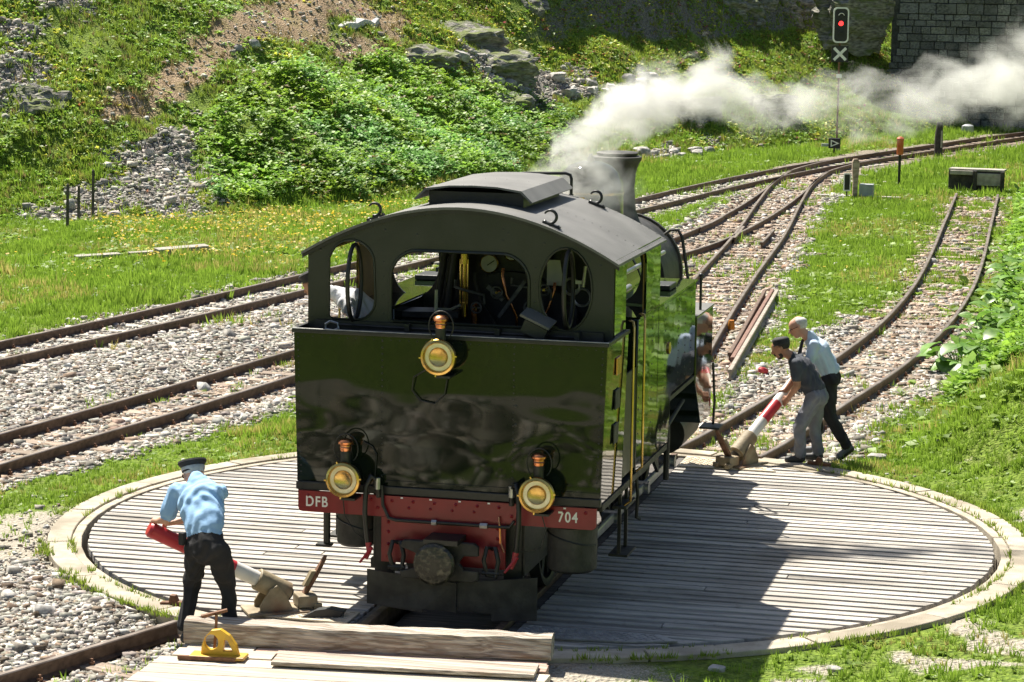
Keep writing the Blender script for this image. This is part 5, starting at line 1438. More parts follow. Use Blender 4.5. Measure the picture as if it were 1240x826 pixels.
board(-.02, .74, .21, .42, -.05, .056, 'tan_wood'); board(.745, 1.12, .205, .30, .0, .068, 'red_board'); board(1.15, 2.80, .21, .40, -.05, .058, 'red_board')
board(.78, 2.74, .305, .62, .062, .092, 'grey_timber')
v = .43
i = 0
while v < 2.6:
    w = prs.uniform(.20, .26)
    board(-.06 - v * .10, 2.83 + v * .02, v, v + w - .012, -.05, .05 + prs.uniform(-.006, .006), 'tan_wood', sk=-.02); v += w; i += 1
for u in (.3, 1.4, 2.5): board(u, u + .14, .1, 2.6, -.13, -.052, 'tan_wood', 'bearer')
def timber_beam():
    bm_ = MB(); n = 26; g = random.Random(4)
    prof_ = [(-.10, .0), (.10, .0), (.115, .03), (.11, .12), (.095, .165), (.0, .18), (-.09, .17), (-.11, .13), (-.115, .03)]
    vs = []; k = len(prof_)
    jit = [[g.uniform(-.006, .006) for _ in range(k)] for _ in range(n + 1)]
    for i in range(n + 1):
        u = -.02 + 2.82 * i / n
        for j, (a, z) in enumerate(prof_):
            notch = -.02 if (u > 2.35 and j in (3, 4)) else 0
            q = P0 + pe * u + pn * (a - .02 + jit[i][j] + notch)
            vs.append((q.x, q.y, .055 + z + jit[i][(j + 3) % k] - .012 * math.sin(u * 1.1)))
    fs = [(i * k + j, i * k + (j + 1) % k, (i + 1) * k + (j + 1) % k, (i + 1) * k + j) for i in range(n) for j in range(k)]
    fs += [tuple(range(k - 1, -1, -1)), tuple(range(n * k, (n + 1) * k))]
    return bm_.add(vs, fs).build('timber_beam', 'grey_timber', smooth=28, origin=P0 + pe * 1.4 + Vector((0, 0, .05)), label='long weathered grey timber beam lying across the plank crossing', cat='beam')
timber_beam()
# yellow cast wheel stop on the boards
ys = root('wheel_stop', (-1.22, -5.28, .05), 'small yellow cast-iron wheel stop standing on the foreground boards', 'wheel stop')
YS = lambda a, z, w: (-1.24 + a * .99 - w * .1, -5.27 + a * .1 + w, .062 + z)
hp = [(-.13, .02), (.16, .02), (.14, .10), (.09, .17), (.02, .215), (-.05, .205), (-.10, .15), (-.125, .08)]
MB().prism(hp, [[(-.05 + .055 * math.cos(a), .115 + .06 * math.sin(a)) for a in np.linspace(0, 2 * PI, 14, endpoint=False)], [(.04, .05), (.115, .05), (.075, .13), (.05, .14)]], t=.05, fn=YS).build('cast_body', 'yellow_paint', ys, bevel=.006)
MB().box((-1.235, -5.28, .072), (.42, .16, .024), rotm(z=.1)).build('foot_plate', 'yellow_paint', ys, bevel=.006)
MB().box((-1.30, -5.36, .068), (.44, .03, .03), rotm(z=.1)).build('edge_iron', 'rust', ys)
MB().tube([(-1.30, -5.20, .08), (-1.29, -5.18, .30), (-1.29, -5.18, .36)], .012, 6).box((-1.31, -5.17, .365), (.20, .035, .02), rotm(z=.5, y=-.2)).build('release_lever', 'rust', ys)
# iron offcut on the deck beside the beam
MB().prism([(-.16, 0), (.14, .0), (.17, .05), (.05, .075), (-.05, .06)], t=.10, fn=lambda a, z, w: (-.92 + a, -3.72 + w + a * .3, .018 + z)).build('iron_wedge', 'black_iron', origin=(-.92, -3.72, .018), label='black iron wedge lying on the deck edge beside the timber beam', cat='wedge', bevel=.004)
MB().prism([(-.12, 0), (.10, 0), (.10, .03), (.02, .035), (.0, .085), (-.04, .09), (-.05, .03), (-.12, .03)], t=.06, fn=lambda a, z, w: (-2.20 + a, -3.66 + w + a * .2, .0 + z)).build('latch_iron', 'rust', origin=(-2.2, -3.66, 0), label='rusty latch iron on the rim at the left of the deck', cat='latch', bevel=.004)
MB().prism([(-.14, 0), (.12, 0), (.12, .03), (.03, .035), (.02, .08), (-.03, .085), (-.06, .03), (-.14, .03)], t=.07, fn=lambda a, z, w: (2.12 + a, 4.0 + w - a * .3, .012 + z)).build('latch_iron', 'rust', origin=(2.12, 4.0, .012), label='rusty latch iron on the rim behind the grey trousered man', cat='latch', bevel=.004)

# ------------------------------------------------------------------ loose rails, caps and lumber
mk('rail_pale', (.24, .20, .16), (.36, .31, .26), scale=6, rough=.7)
def loose_rail(a, b, mat, label, z=-.06):
    o = sweep_rail([a, ((a[0] + b[0]) / 2, (a[1] + b[1]) / 2), b], 0, z)
    o.mi = [0] * len(o.f)
    return o.build('loose_rail', mat, origin=((a[0] + b[0]) / 2, (a[1] + b[1]) / 2, z), smooth=35, label=label, cat='rail', group='loose rails stacked beside the turnout track')
loose_rail((-.02, 11.4), (-.58, 18.6), 'rail_steel', 'dark brown loose rail nearest the turnout track')
loose_rail((.08, 11.0), (-.48, 18.8), 'rust_red', 'reddish rusty loose rail in the middle of three')
loose_rail((.22, 9.9), (-.39, 18.7), 'rail_pale', 'pale loose rail, rightmost of three beside the grass')
mk('orange_plastic', (.62, .22, .02), (.7, .28, .03), scale=8, rough=.45)
MB().lathe([(.05, 0), (.055, .02), (.045, .12), (.04, .14), (.0, .145)], (-.52, 14.75, -.07), n=16).build('orange_cap', 'orange_plastic', origin=(-.52, 14.75, -.07), smooth=40, label='small orange cap on the ballast by the loose rails', cat='cap')
MB().lathe([(.0, -.03), (.06, -.025), (.075, .02), (.06, .05), (.0, .06)], (.56, 10.55, -.03), (.3, .2, 1), n=14).build('red_cap', 'bar_red', origin=(.56, 10.55, -.03), smooth=40, label='small red cap lying in the weeds near the men', cat='cap')
mk('bleached_wood', (.28, .26, .22), (.46, .43, .37), scale=5, stretch=(.3, 5, 5), rough=.9, bump=.3, bscale=12, objrand=.1)
def lumber(a, b, w, h, z, label):
    a = Vector((*a, z)); b = Vector((*b, z)); d = (b - a); m = (a + b) / 2
    MB().box(m, (d.length, w, h), rotm(z=math.atan2(d.y, d.x), x=.15)).build('plank_in_grass', 'bleached_wood', origin=m, bevel=.01, label=label, cat='plank', group='old planks lying in the meadow')
lumber((-13.05, 19.5), (-12.5, 20.2), .13, .05, .02, 'short bleached plank lying in the meadow grass, leftmost')
lumber((-11.95, 20.6), (-11.35, 21.6), .17, .10, .05, 'thick bleached plank lying in the meadow grass beside the weeds')
lumber((-12.4, 20.4), (-11.9, 21.0), .10, .04, .02, 'thin bleached board between two planks in the meadow')
mk('fence_wood', (.05, .045, .04), (.12, .105, .09), scale=7, stretch=(4, 4, .5), rough=.9)
for (x, y, h_, lb) in ((-15.42, 24.6, .95, 'dark fence post, leftmost of three below the scree'), (-16.0, 26.5, .75, 'dark fence post, middle and shortest of three below the scree'), (-15.85, 26.9, 1.0, 'tallest dark fence post, rightmost of three below the scree')):
    z = float(height(np.array([x]), np.array([y]))[0])
    MB().cyl((x, y, z - .2), (x + .02, y, z + h_ * .97), .035, .03, 8).cyl((x + .02, y, z + h_ * .97), (x + .021, y, z + h_), .03, .008, 8).build('fence_post', 'fence_wood', origin=(x, y, z), smooth=50, label=lb, cat='post', group='fence posts below the scree')

# ------------------------------------------------------------------ far signals, posts, buffer stop
mk('signal_black', (.012, .012, .013), (.02, .02, .02), scale=6, rough=.5)
mk('post_orange', (.55, .10, .03), (.66, .16, .05), scale=8, rough=.5)
mk('old_concrete', (.26, .24, .20), (.42, .39, .33), scale=6, rough=.9, bump=.4, bscale=20)
mk('grey_box', (.28, .30, .31), (.38, .40, .41), scale=6, rough=.5)
mk('tarred_wood', (.02, .018, .016), (.07, .06, .05), scale=7, rough=.8, bump=.4, bscale=14)
def emit_red():
    m, nt, b = principled('signal_red')
    b.inputs['Base Color'].default_value = (.8, .02, .02, 1); b.inputs['Emission Color'].default_value = (1, .03, .03, 1); b.inputs['Emission Strength'].default_value = 1.6
    MATS['signal_red'] = m
emit_red()
VD = Vector((.23, -.97, 0)).normalized(); VS = Vector((-VD.y, VD.x, 0))      # signals face the yard
def facing(o):
    o = Vector(o)
    return lambda a, z, w: tuple(o + VS * a + Vector((0, 0, z)) + VD * w)
def rrect(w, h, r, n=5):
    return arc(w - r, -h + r, r, -90, 0, n) + arc(w - r, h - r, r, 0, 90, n) + arc(-w + r, h - r, r, 90, 180, n) + arc(-w + r, -h + r, r, 180, 270, n)
sx, sy = -3.62, 54.8
sg = root('railway_signal', (sx, sy, -.05), 'tall railway light signal showing red above a black X board', 'signal')
MB().cyl((sx, sy, -.2), (sx, sy, 3.2), .032, .028, 10).build('mast', 'rust', sg, smooth=40)
MB().cyl((sx, sy, -.2), (sx, sy, .12), .12, .10, 10).build('mast_foot', 'old_concrete', sg, smooth=40)
fz = facing((sx, sy, 3.72))
hd = MB().prism(rrect(.20, .49, .10), t=.05, fn=lambda a, z, w: fz(a, z, w + .10)).build('signal_head', 'signal_black', sg, smooth=40)
MB().prism(rrect(.235, .53, .12), [rrect(.195, .485, .10)[::-1]], t=.03, fn=lambda a, z, w: fz(a, z, w + .13)).build('white_border', 'white_paint', hd, smooth=40)
for zz, m in ((.27, 'signal_black'), (.05, 'signal_red'), (-.25, 'signal_black')):
    c = Vector(fz(0, zz, .125)); MB().lathe([(.0, .012), (.07, .006), (.075, 0)], c, VD, 16).build('lamp_lens', m, hd, smooth=40)
    MB().tube([c + VS * .085 * math.cos(a) + Vector((0, 0, .085 * math.sin(a))) + VD * .07 for a in np.linspace(.2, PI - .2, 9)], .012, 5).build('lamp_hood', 'signal_black' if zz < .2 else 'white_paint', hd)
fx = facing((sx, sy, 2.86))
xb = MB().prism([(-.25, -.24), (.25, -.24), (.25, .24), (-.25, .24)], t=.04, fn=lambda a, z, w: fx(a, z, w + .08)).build('x_board', 'signal_black', sg)
for s in (-1, 1):
    MB().prism([(-.21, -.15), (-.15, -.21), (.21, .15), (.15, .21)] if s > 0 else [(-.21, .15), (-.15, .21), (.21, -.15), (.15, -.21)], t=.012, fn=lambda a, z, w: fx(a, z, w + .108 + .008 * s)).build('x_bar', 'white_paint', xb)
MB().bbox((sx - .12, sy - .1, 3.22), (sx + .12, sy + .04, 3.27)).build('lamp_bracket', 'rust', sg)
MB().prism(rrect(.08, .06, .02), t=.02, fn=lambda a, z, w: facing((sx, sy, 2.2))(a, z, w + .07)).build('number_plate', 'white_paint', sg)
# low direction marker
mx_, my_ = -3.55, 53.6
dmk = root('ground_marker', (mx_, my_, -.05), 'low black ground signal with white arrow outline near the far turnout', 'ground signal')
fm = facing((mx_, my_, .26))
MB().cyl((mx_, my_, -.15), (mx_, my_, .15), .03, n=8).build('stem', 'signal_black', dmk)
bx_ = MB().prism([(-.17, -.15), (.17, -.15), (.17, .15), (-.17, .15)], t=.16, fn=fm).build('lantern_box', 'signal_black', dmk, bevel=.01)
MB().prism([(-.12, -.11), (.14, .0), (-.12, .11)], [[(-.085, .06), (.06, .0), (-.085, -.06)]], t=.01, fn=lambda a, z, w: fm(a, z, w + .09)).build('arrow_outline', 'white_paint', bx_)
MB().prism([(-.38, -.10), (-.18, -.10), (-.18, -.02), (-.38, -.02)], t=.10, fn=fm).build('side_box', 'grey_box', dmk)
# hand point lever with lantern
px_, py_ = -1.30, 38.6
pl_ = root('point_lever', (px_, py_, -.06), 'point lever stand with grey box and small white-framed disc by the turnout', 'point lever')
MB().prism([(-.055, -.1), (.055, -.1), (.06, .30), (.085, .62), (.09, .78), (.05, .86), (-.05, .86), (-.085, .78), (-.08, .62), (-.05, .30)], t=.15, fn=facing((px_, py_, 0))).build('column', 'sleeper_wood', pl_, bevel=.01)
MB().box((px_ + .28, py_ + .02, .12), (.34, .26, .30)).build('point_machine', 'grey_box', pl_, bevel=.02)
MB().cyl((px_ - .19, py_, -.08), (px_ - .19, py_, .12), .018, n=6).build('disc_stem', 'signal_black', pl_)
dk = MB().prism(rrect(.075, .20, .02), t=.02, fn=facing((px_ - .19, py_, .30))).build('disc_plate', 'signal_black', pl_)
MB().prism(rrect(.085, .215, .02), [rrect(.062, .185, .015)[::-1]], t=.02, fn=lambda a, z, w: facing((px_ - .19, py_, .30))(a, z, w + .015)).build('disc_border', 'white_paint', dk)
MB().cyl((px_ - .9, py_ + .1, -.03), (px_ - .1, py_, -.03), .02, n=6).cyl((px_ + .4, py_, -.04), (px_ + .95, py_ - .1, -.04), .03, n=6).build('throw_rod', 'steel', pl_)
MB().box((px_ + .85, py_ - .1, -.04), (.5, .22, .07), rotm(z=.1)).build('long_bearer', 'bleached_wood', pl_)
# posts
op = root('marker_post', (-.62, 42.6, 0), 'black post with a bright orange box on top in the far grass', 'marker post')
MB().cyl((-.62, 42.6, -.2), (-.62, 42.6, .80), .035, n=8).build('pole', 'signal_black', op, smooth=50)
MB().lathe([(.0, .72), (.08, .72), (.085, .76), (.085, 1.08), (.095, 1.10), (.095, 1.13), (.06, 1.17), (.0, 1.18)], (-.62, 42.6, 0), n=10).build('orange_box', 'post_orange', op, smooth=30)
wp = root('wooden_post', (-.52, 54.0, 0), 'weathered dark wooden post beside the far single track', 'post')
MB().cyl((-.52, 54, -.3), (-.52, 54, .55), .13, .12, 10).cyl((-.52, 54, .551), (-.50, 54, .95), .12, .09, 10).build('post_body', 'tarred_wood', wp, smooth=40)
MB().box((-.43, 53.88, .45), (.05, .05, .5)).build('pale_strip', 'bleached_wood', wp)
MB().lathe([(.0, 0), (.2, 0), (.22, .05), (.2, .22), (.1, .27), (.0, .28)], (-.45, 65.8, -.02), n=12).build('cable_box', 'grey_box', origin=(-.45, 65.8, -.02), smooth=30, label='small dark cable box in the grass by the masonry wall', cat='cable box')
bs = root('buffer_stop', (1.35, 41.2, 0), 'low timber buffer stop with pale plank at the end of the curved siding', 'buffer stop')
MB().box((1.38, 41.45, .22), (1.32, .42, .50), rotm(z=-.10)).build('buffer_block', 'tarred_wood', bs, bevel=.03)
MB().box((1.70, 41.19, .27), (.62, .06, .30), rotm(z=-.10)).build('pale_plank', 'old_concrete', bs, bevel=.01)
MB().box((1.03, 41.24, .42), (.56, .10, .10), rotm(z=-.10)).build('cap_timber', 'old_concrete', bs, bevel=.01)
MB().box((1.40, 41.452, .49), (1.36, .45, .05), rotm(z=-.10)).build('top_board', 'old_concrete', bs, bevel=.01)
for xx in (1.36, 2.03): MB().box((xx, 41.16 - (xx - 1.38) * .1, .22), (.09, .12, .52), rotm(z=-.1)).build('upright', 'tarred_wood', bs, bevel=.01)

# ------------------------------------------------------------------ masonry wall at the right background
wl = root('masonry_wall', (1, 70, 0), 'dark masonry retaining wall of rough stone blocks behind the steam', 'stone wall')
WX0, WX1, WY = -3.5, 9.0, 69.6
wang = math.radians(-7)
we = Vector((math.cos(wang), math.sin(wang), 0)); wn = Vector((math.sin(wang), -math.cos(wang), 0))
W0 = Vector((WX0, WY, 0))
MB().prism([(0, -.6), (13.5, -.6), (13.5, 7.6), (0, 7.6)], t=.6, fn=lambda a, z, w: tuple(W0 + we * a + wn * (w - .34) + Vector((0, 0, z)))).build('wall_core', 'mortar', wl)
blk = []
for k in range(7):
    g = random.Random(k); mb = MB().box((0, 0, 0), (1, .12, 1))
    mb.v = [(x + g.uniform(-.02, .02), yv + (g.uniform(-.03, .03) if yv < 0 else 0), z + g.uniform(-.03, .03)) for x, yv, z in mb.v]
    o = mb.build('stone_block', 'masonry'); bv = o.modifiers.new('bevel', 'BEVEL'); bv.width = .03; bv.segments = 1; blk.append(o)
g = random.Random(9); z = -.25; cnt = 0; restv = MB()
while z < 7.3:
    hh = g.uniform(.21, .28) if z < 3.7 else g.uniform(.34, .42); u = g.uniform(-.3, 0)
    while u < 13:
        wdt = g.uniform(.30, .58) * (1.0 if z < 3.7 else 1.25)
        cu = u + wdt / 2
        pos = W0 + we * cu + wn * (.0 + g.uniform(-.015, .025)) + Vector((0, 0, z + hh / 2))
        if cu > .1:
            if cu < 6.2 and z < 5.0:
                o = copy_to(g.choice(blk), pos, wang, wl, ((wdt - .025), 1.0, (hh - .025)), name='stone_block'); cnt += 1
            else:
                restv.box(pos, (wdt - .025, .12, hh - .025), rotm(z=wang))
        u += wdt
    z += hh
restv.build('outer_stone_courses', 'masonry', wl, kind='stuff')
for o in blk: bpy.data.objects.remove(o)
print('WALL BLOCKS', cnt)

# ------------------------------------------------------------------ rock outcrops and boulders
def rock(name, c, size, mat, seed, label, cat, group=None, strata=0.0, rot=0.0, sub=3, tilt=0.0):
    import bmesh
    bm = bmesh.new(); bmesh.ops.create_icosphere(bm, subdivisions=sub, radius=1.0)
    g = np.random.default_rng(seed); off = g.uniform(0, 50, 3)
    from mathutils import noise as mn
    Rm = rotm(z=rot, x=tilt)
    for v_ in bm.verts:
        p = v_.co.copy()
        q = Vector((max(-.62, min(.62, p.x * .85)), max(-.62, min(.62, p.y * .85)), max(-.6, min(.6, p.z * .85)))) * 1.3
        d = mn.fractal(p * 1.3 + Vector(off), 1.0, 2.0, 4) * .28 + mn.fractal(p * 4 + Vector(off), 1.0, 2.0, 3) * .10
        if strata:
            ph = (p.z + .35 * p.x) * strata + mn.noise(p * 1.5 + Vector(off)) * 1.2
            d += (abs((ph % 1.0) - .5) - .25) * .32
        r_ = q * (1 + d)
        v_.co = (Rm @ Vector((r_.x * size[0], r_.y * size[1], r_.z * size[2]))) * S
    me = bpy.data.meshes.new(name); bm.to_mesh(me); bm.free()
    me.materials.append(MATS[mat]); me.shade_smooth(); me.set_sharp_from_angle(angle=math.radians(32))
    o = bpy.data.objects.new(name, me); COL.objects.link(o); o.location = Vector(c) * S; ORG[o.name] = Vector(c)
    return props(o, label, cat, group)
def hz(x, y): return float(height(np.array([float(x)]), np.array([float(y)]))[0])
def outcrop(x, y, size, seed, label, dz=0.0, rot=0.0, strata=3.0, mat='rock_dark', tilt=0.0):
    rock('rock_outcrop', (x, y, hz(x, y) + dz), size, mat, seed, label, 'rock', strata=strata, rot=rot, sub=4, tilt=tilt)
outcrop(-18.6, 30.35, (.75, .55, .60), 1, 'tall dark outcrop at the far left edge of the hillside', dz=-.42, rot=.9, tilt=.6)
outcrop(-14.4, 46.6, (1.3, .6, .55), 5, 'broad dark layered rock beside the pale slab on the hill', dz=-.32, rot=.9, tilt=.3)
outcrop(-12.7, 49.6, (1.2, .6, .62), 6, 'dark layered cliff above the pale boulders', dz=-.05, rot=.9, tilt=.3)
outcrop(-12.1, 47.9, (.75, .45, .42), 7, 'shadowed rock at the right edge of the shrub mass', dz=-.2, rot=.9, tilt=.3)
outcrop(-4.8, 69.3, (1.6, .9, 1.3), 11, 'dark cliff adjoining the left end of the masonry wall', dz=1.2, rot=.8, strata=4, tilt=.2)
outcrop(-8.0, 54.6, (1.2, .5, .45), 12, 'low grey rock bank behind the steam plume', dz=.1, rot=1.0)
outcrop(-6.2, 58.6, (1.3, .5, .45), 13, 'low dark rock bank below the light signal', dz=.2, rot=1.0)
outcrop(-14.0, 50.0, (1.4, .7, .6), 14, 'mossy dark rock shoulder at the top of the hill', dz=-.25, rot=.9, tilt=.3)
def cliff():
    """one continuous stratified rock face along the top of the slope"""
    from mathutils import noise as mn
    sp = smooth_pl([(-13.2, 53.6), (-12.2, 56.4), (-11.1, 59.4), (-9.9, 62.6), (-8.5, 66.0), (-6.9, 69.2), (-5.2, 71.6)], .14)
    n = len(sp); m = 44; vs = []
    for i, (x, y) in enumerate(sp):
        a = sp[max(i - 1, 0)]; b = sp[min(i + 1, n - 1)]; t = Vector((b[0] - a[0], b[1] - a[1], 0)).normalized(); nr = Vector((t.y, -t.x, 0))
        zb = hz(x, y) - .5; e = min(1, i / 14, (n - 1 - i) / 6)
        big = mn.fractal(Vector((i * .035, 3.1, 0)), 1.0, 2.0, 3)
        top = zb + (1.7 + 1.0 * big) * max(.12, e) + .6
        for j in range(m):
            v = j / (m - 1); z = zb + (top - zb) * v
            q = Vector((i * .14, z * 1.0, 0))
            lay = (z * 2.6 + i * .14 * .55 + mn.noise(q * .8) * .9); fr_ = lay - math.floor(lay)
            d = .16 * (abs(fr_ - .5) * 2) ** .6 + .42 * mn.fractal(q * .7 + Vector((9, 0, 2)), 1.0, 2.1, 5) + .12 * mn.fractal(q * 3.5, 1.0, 2.0, 3)
            crack = mn.noise(Vector((i * .14 * 1.6, z * .35, 7)))
            d -= .25 * max(0, .14 - abs(crack)) / .14
            back = -.9 * v ** 1.6
            p = Vector((x, y, z)) + nr * (d + back)
            vs.append(tuple(p))
        vs.append((x - nr.x * 3.0, y - nr.y * 3.0, top + .3)); vs.append((x - nr.x * 3.0, y - nr.y * 3.0, zb))
    k = m + 2
    fs = [(i * k + j, (i + 1) * k + j, (i + 1) * k + (j + 1) % k, i * k + (j + 1) % k) for i in range(n - 1) for j in range(k)] + [tuple(range(k)), tuple((n - 1) * k + j for j in range(k - 1, -1, -1))]
    return MB().add(vs, fs).build('rock_cliff', 'rock_dark', origin=(-9.5, 60, 2), smooth=40, label='long dark stratified cliff along the top of the slope behind the signal', cat='cliff')
cliff()
mk('pale_stone', (.46, .445, .42), (.62, .60, .57), scale=5, rough=.85, bump=.4, bscale=10)
def slab():
    sp = smooth_pl([(-15.9, 44.0), (-15.72, 45.3), (-15.6, 46.6)], .4); vs = []; n = len(sp)
    for i, (x, y) in enumerate(sp):
        w = .17 * math.sin(PI * (.10 + .80 * i / (n - 1))) + .008 * math.sin(i * 2.1); z = hz(x, y)
        vs += [(x - w, y, z - .1), (x + w, y, z - .1), (x + w * .9, y, z + .07), (x - w * .9, y, z + .10)]
    fs = [(i * 4 + k, i * 4 + (k + 1) % 4, i * 4 + 4 + (k + 1) % 4, i * 4 + 4 + k) for i in range(n - 1) for k in range(4)] + [(0, 1, 2, 3), tuple(4 * n - 4 + k for k in (3, 2, 1, 0))]
    return MB().add(vs, fs).build('pale_slab', 'pale_stone', origin=(sp[0][0], sp[0][1], hz(*sp[0])), bevel=.03, label='long pale slab lying on the bare earth high on the hill', cat='slab')
slab()
g = random.Random(21); nb = 0
BLD = []
def field(n, x0, y0, x1, y1, wd, s0, s1, where):
    for i in range(n):
        t = g.random(); BLD.append((x0 + (x1 - x0) * t + g.uniform(-wd, wd), y0 + (y1 - y0) * t + g.uniform(-wd, wd), g.uniform(s0, s1), where))
field(16, -13.2, 47.6, -10.8, 52.6, .5, .10, .27, 'in the rock field above the shrubs')
field(9, -10.8, 52.5, -9.0, 55.5, .5, .10, .24, 'on the green ledge behind the steam')
field(9, -8.6, 49.0, -7.0, 52.8, .25, .10, .22, 'at the foot of the slope beside the rear track')
field(6, -16.3, 37.5, -15.2, 43.5, .4, .08, .18, 'on the bare brown earth strip')
BLD = [q for q in BLD if zone(np.array([q[0]]), np.array([q[1]]), 'bush')[0] <= .3]
ORD = ['leftmost', 'second', 'third', 'fourth', 'fifth', 'sixth', 'seventh', 'eighth', 'ninth', 'tenth', 'eleventh', 'twelfth', 'thirteenth', 'fourteenth', 'fifteenth', 'sixteenth']
across = lambda q: ((q[0] - 5.26) * .9712 + (q[1] + 22.91) * .2378) / ((q[0] - 5.26) * -.2334 + (q[1] + 22.91) * .9619)
for where in dict.fromkeys(q[3] for q in BLD):
    for i, (x, y, s_, _) in enumerate(sorted((q for q in BLD if q[3] == where), key=across)):
        lb = ('leftmost pale boulder ' if i == 0 else ORD[i] + ' pale boulder from the left ') + where
        rock('boulder', (x, y, hz(x, y) + s_ * .2), (s_ * g.uniform(1, 1.5), s_, s_ * g.uniform(.7, 1.0)), 'rock_pale', nb + 100, lb, 'boulder', 'pale boulders ' + where, strata=1.2, rot=g.uniform(0, 3), sub=2, tilt=g.uniform(-.4, .4)); nb += 1
# stones at the edge of the siding grass
for i, (x, y, s_, lb) in enumerate(((2.62, 5.0, .11, 'pale stone in the grass just behind the two men'), (2.35, -4.2, .06, 'small pale stone in the shaded grass at the lower edge'), (3.2, -3.9, .06, 'flat bleached stone on the sunny grass below the rim'))):
    rock('grass_stone', (x, y, hz(x, y) + s_ * .02), (s_ * 1.2, s_, s_ * .7), 'rock_pale', 60 + i, lb, 'stone', sub=2)
# ------------------------------------------------------------------ big-leaved plants on the right bank
mk('big_leaf', (.10, .22, .03), (.20, .36, .06), scale=5, rough=.4, spec=.5, transl=.3, objrand=.25)
def leaf_mesh():
    n = 10; vs = [(0, 0, 0)]; fs = []
    pr = [(0.0, .02), (.12, .22), (.3, .42), (.55, .46), (.78, .32), (.93, .14), (1.0, .0)]
    vs = []; 
    for t, w in pr:
        zz = .10 * math.sin(t * 2.6) - .10 * t * t
        vs += [(-w, t, zz + .22 * w), (0, t, zz), (w, t, zz + .22 * w)]
    for i in range(len(pr) - 1):
        a = i * 3; fs += [(a, a + 1, a + 4, a + 3), (a + 1, a + 2, a + 5, a + 4)]
    return MB().add(vs, fs).build('leaf', 'big_leaf', smooth=80)
lf = leaf_mesh()
plants = [(3.02, 11.9, .36, 'large-leaved plant at the foot of the right bank nearest the siding'), (3.35, 11.2, .38, 'large-leaved plant with broad leaves lowest on the right bank'), (3.25, 13.4, .32, 'large-leaved plant behind the lowest pair on the right bank'),
          (3.5, 14.8, .34, 'large-leaved plant higher on the right bank near the frame edge'), (3.3, 17.2, .30, 'smaller large-leaved plant midway along the right bank'), (3.45, 20.2, .30, 'large-leaved plant farthest along the right bank'), (3.75, 12.4, .36, 'large-leaved plant highest on the bank above the lowest two'),
          (3.65, 16.2, .32, 'large-leaved plant at the right frame edge above the middle of the bank'), (3.2, 15.4, .26, 'small large-leaved plant between the siding and the bank plants'), (3.2, 23.0, .26, 'distant large-leaved plant beside the far part of the siding'), (3.55, 18.6, .32, 'tall large-leaved plant behind the middle of the right bank')]
for i, (x, y, sz, lb) in enumerate(plants):
    z = hz(x, y); g = random.Random(i + 40)
    pr_ = root('large_leaved_plant', (x, y, z), lb, 'plant', 'large-leaved plants on the right bank')
    st = MB()
    for k in range(17):
        a = g.uniform(0, 2 * PI) if k > 4 else g.uniform(3.4, 6.0); el = g.uniform(.15, .8); rr = g.uniform(.05, .34); hh = g.uniform(.10, .42)
        p = Vector((x + rr * math.cos(a), y + rr * math.sin(a), z + hh))
        c = lf.copy(); COL.objects.link(c); c.parent = pr_; c.name = 'leaf'
        c.location = (p - Vector((x, y, z))) * S
        c.rotation_euler = (g.uniform(-.5, .35), g.uniform(-.3, .3), a - PI / 2)
        sc_ = sz * g.uniform(.55, 1.05); c.scale = (sc_, sc_, sc_)
        st.tube([(x, y, z - .05), (x + rr * .5 * math.cos(a), y + rr * .5 * math.sin(a), z + hh * .6), tuple(p)], .008, 5)
    st.build('stems', 'big_leaf', pr_, kind='stuff')
bpy.data.objects.remove(lf)
# ------------------------------------------------------------------ people: one continuous remeshed body each, caps, hair and glasses as children
mk('skin', (.52, .28, .19), (.60, .34, .24), scale=14, rough=.55, spec=.35)
mk('skin_tan', (.36, .18, .11), (.44, .23, .15), scale=14, rough=.5, spec=.35)
mk('shirt_blue', (.24, .42, .66), (.30, .49, .72), scale=5, rough=.85, bump=.5, bscale=7, bdist=.03)
mk('shirt_pale', (.42, .52, .66), (.52, .61, .74), scale=5, rough=.85, bump=.5, bscale=8, bdist=.03)
mk('shirt_white', (.62, .63, .66), (.70, .71, .74), scale=5, rough=.85, bump=.4, bscale=8, bdist=.03)
mk('tee_grey', (.045, .050, .064), (.065, .070, .085), scale=6, rough=.9, bump=.4, bscale=8, bdist=.03)
mk('trouser_black', (.012, .012, .014), (.022, .022, .025), scale=6, rough=.9, bump=.5, bscale=8, bdist=.03)
mk('jeans_grey', (.15, .155, .185), (.21, .215, .245), scale=9, rough=.9, bump=.5, bscale=8, bdist=.03)
mk('shoe_dark', (.02, .02, .022), (.04, .04, .042), scale=9, rough=.6)
mk('shoe_grey', (.05, .055, .065), (.14, .15, .17), scale=9, rough=.6)
mk('hair_grey', (.45, .44, .42), (.62, .60, .57), scale=30, rough=.8)
mk('hair_dark', (.012, .010, .009), (.03, .025, .022), scale=30, rough=.7)
mk('cap_black', (.014, .014, .016), (.026, .026, .028), scale=12, rough=.8, bump=.2, bscale=40)
mk('cap_band', (.35, .36, .38), (.5, .5, .52), scale=20, rough=.5)
mk('lens_dark', (.01, .01, .012), None, rough=.1)
K = .885            # a 1.75 m person in working units is 1.55
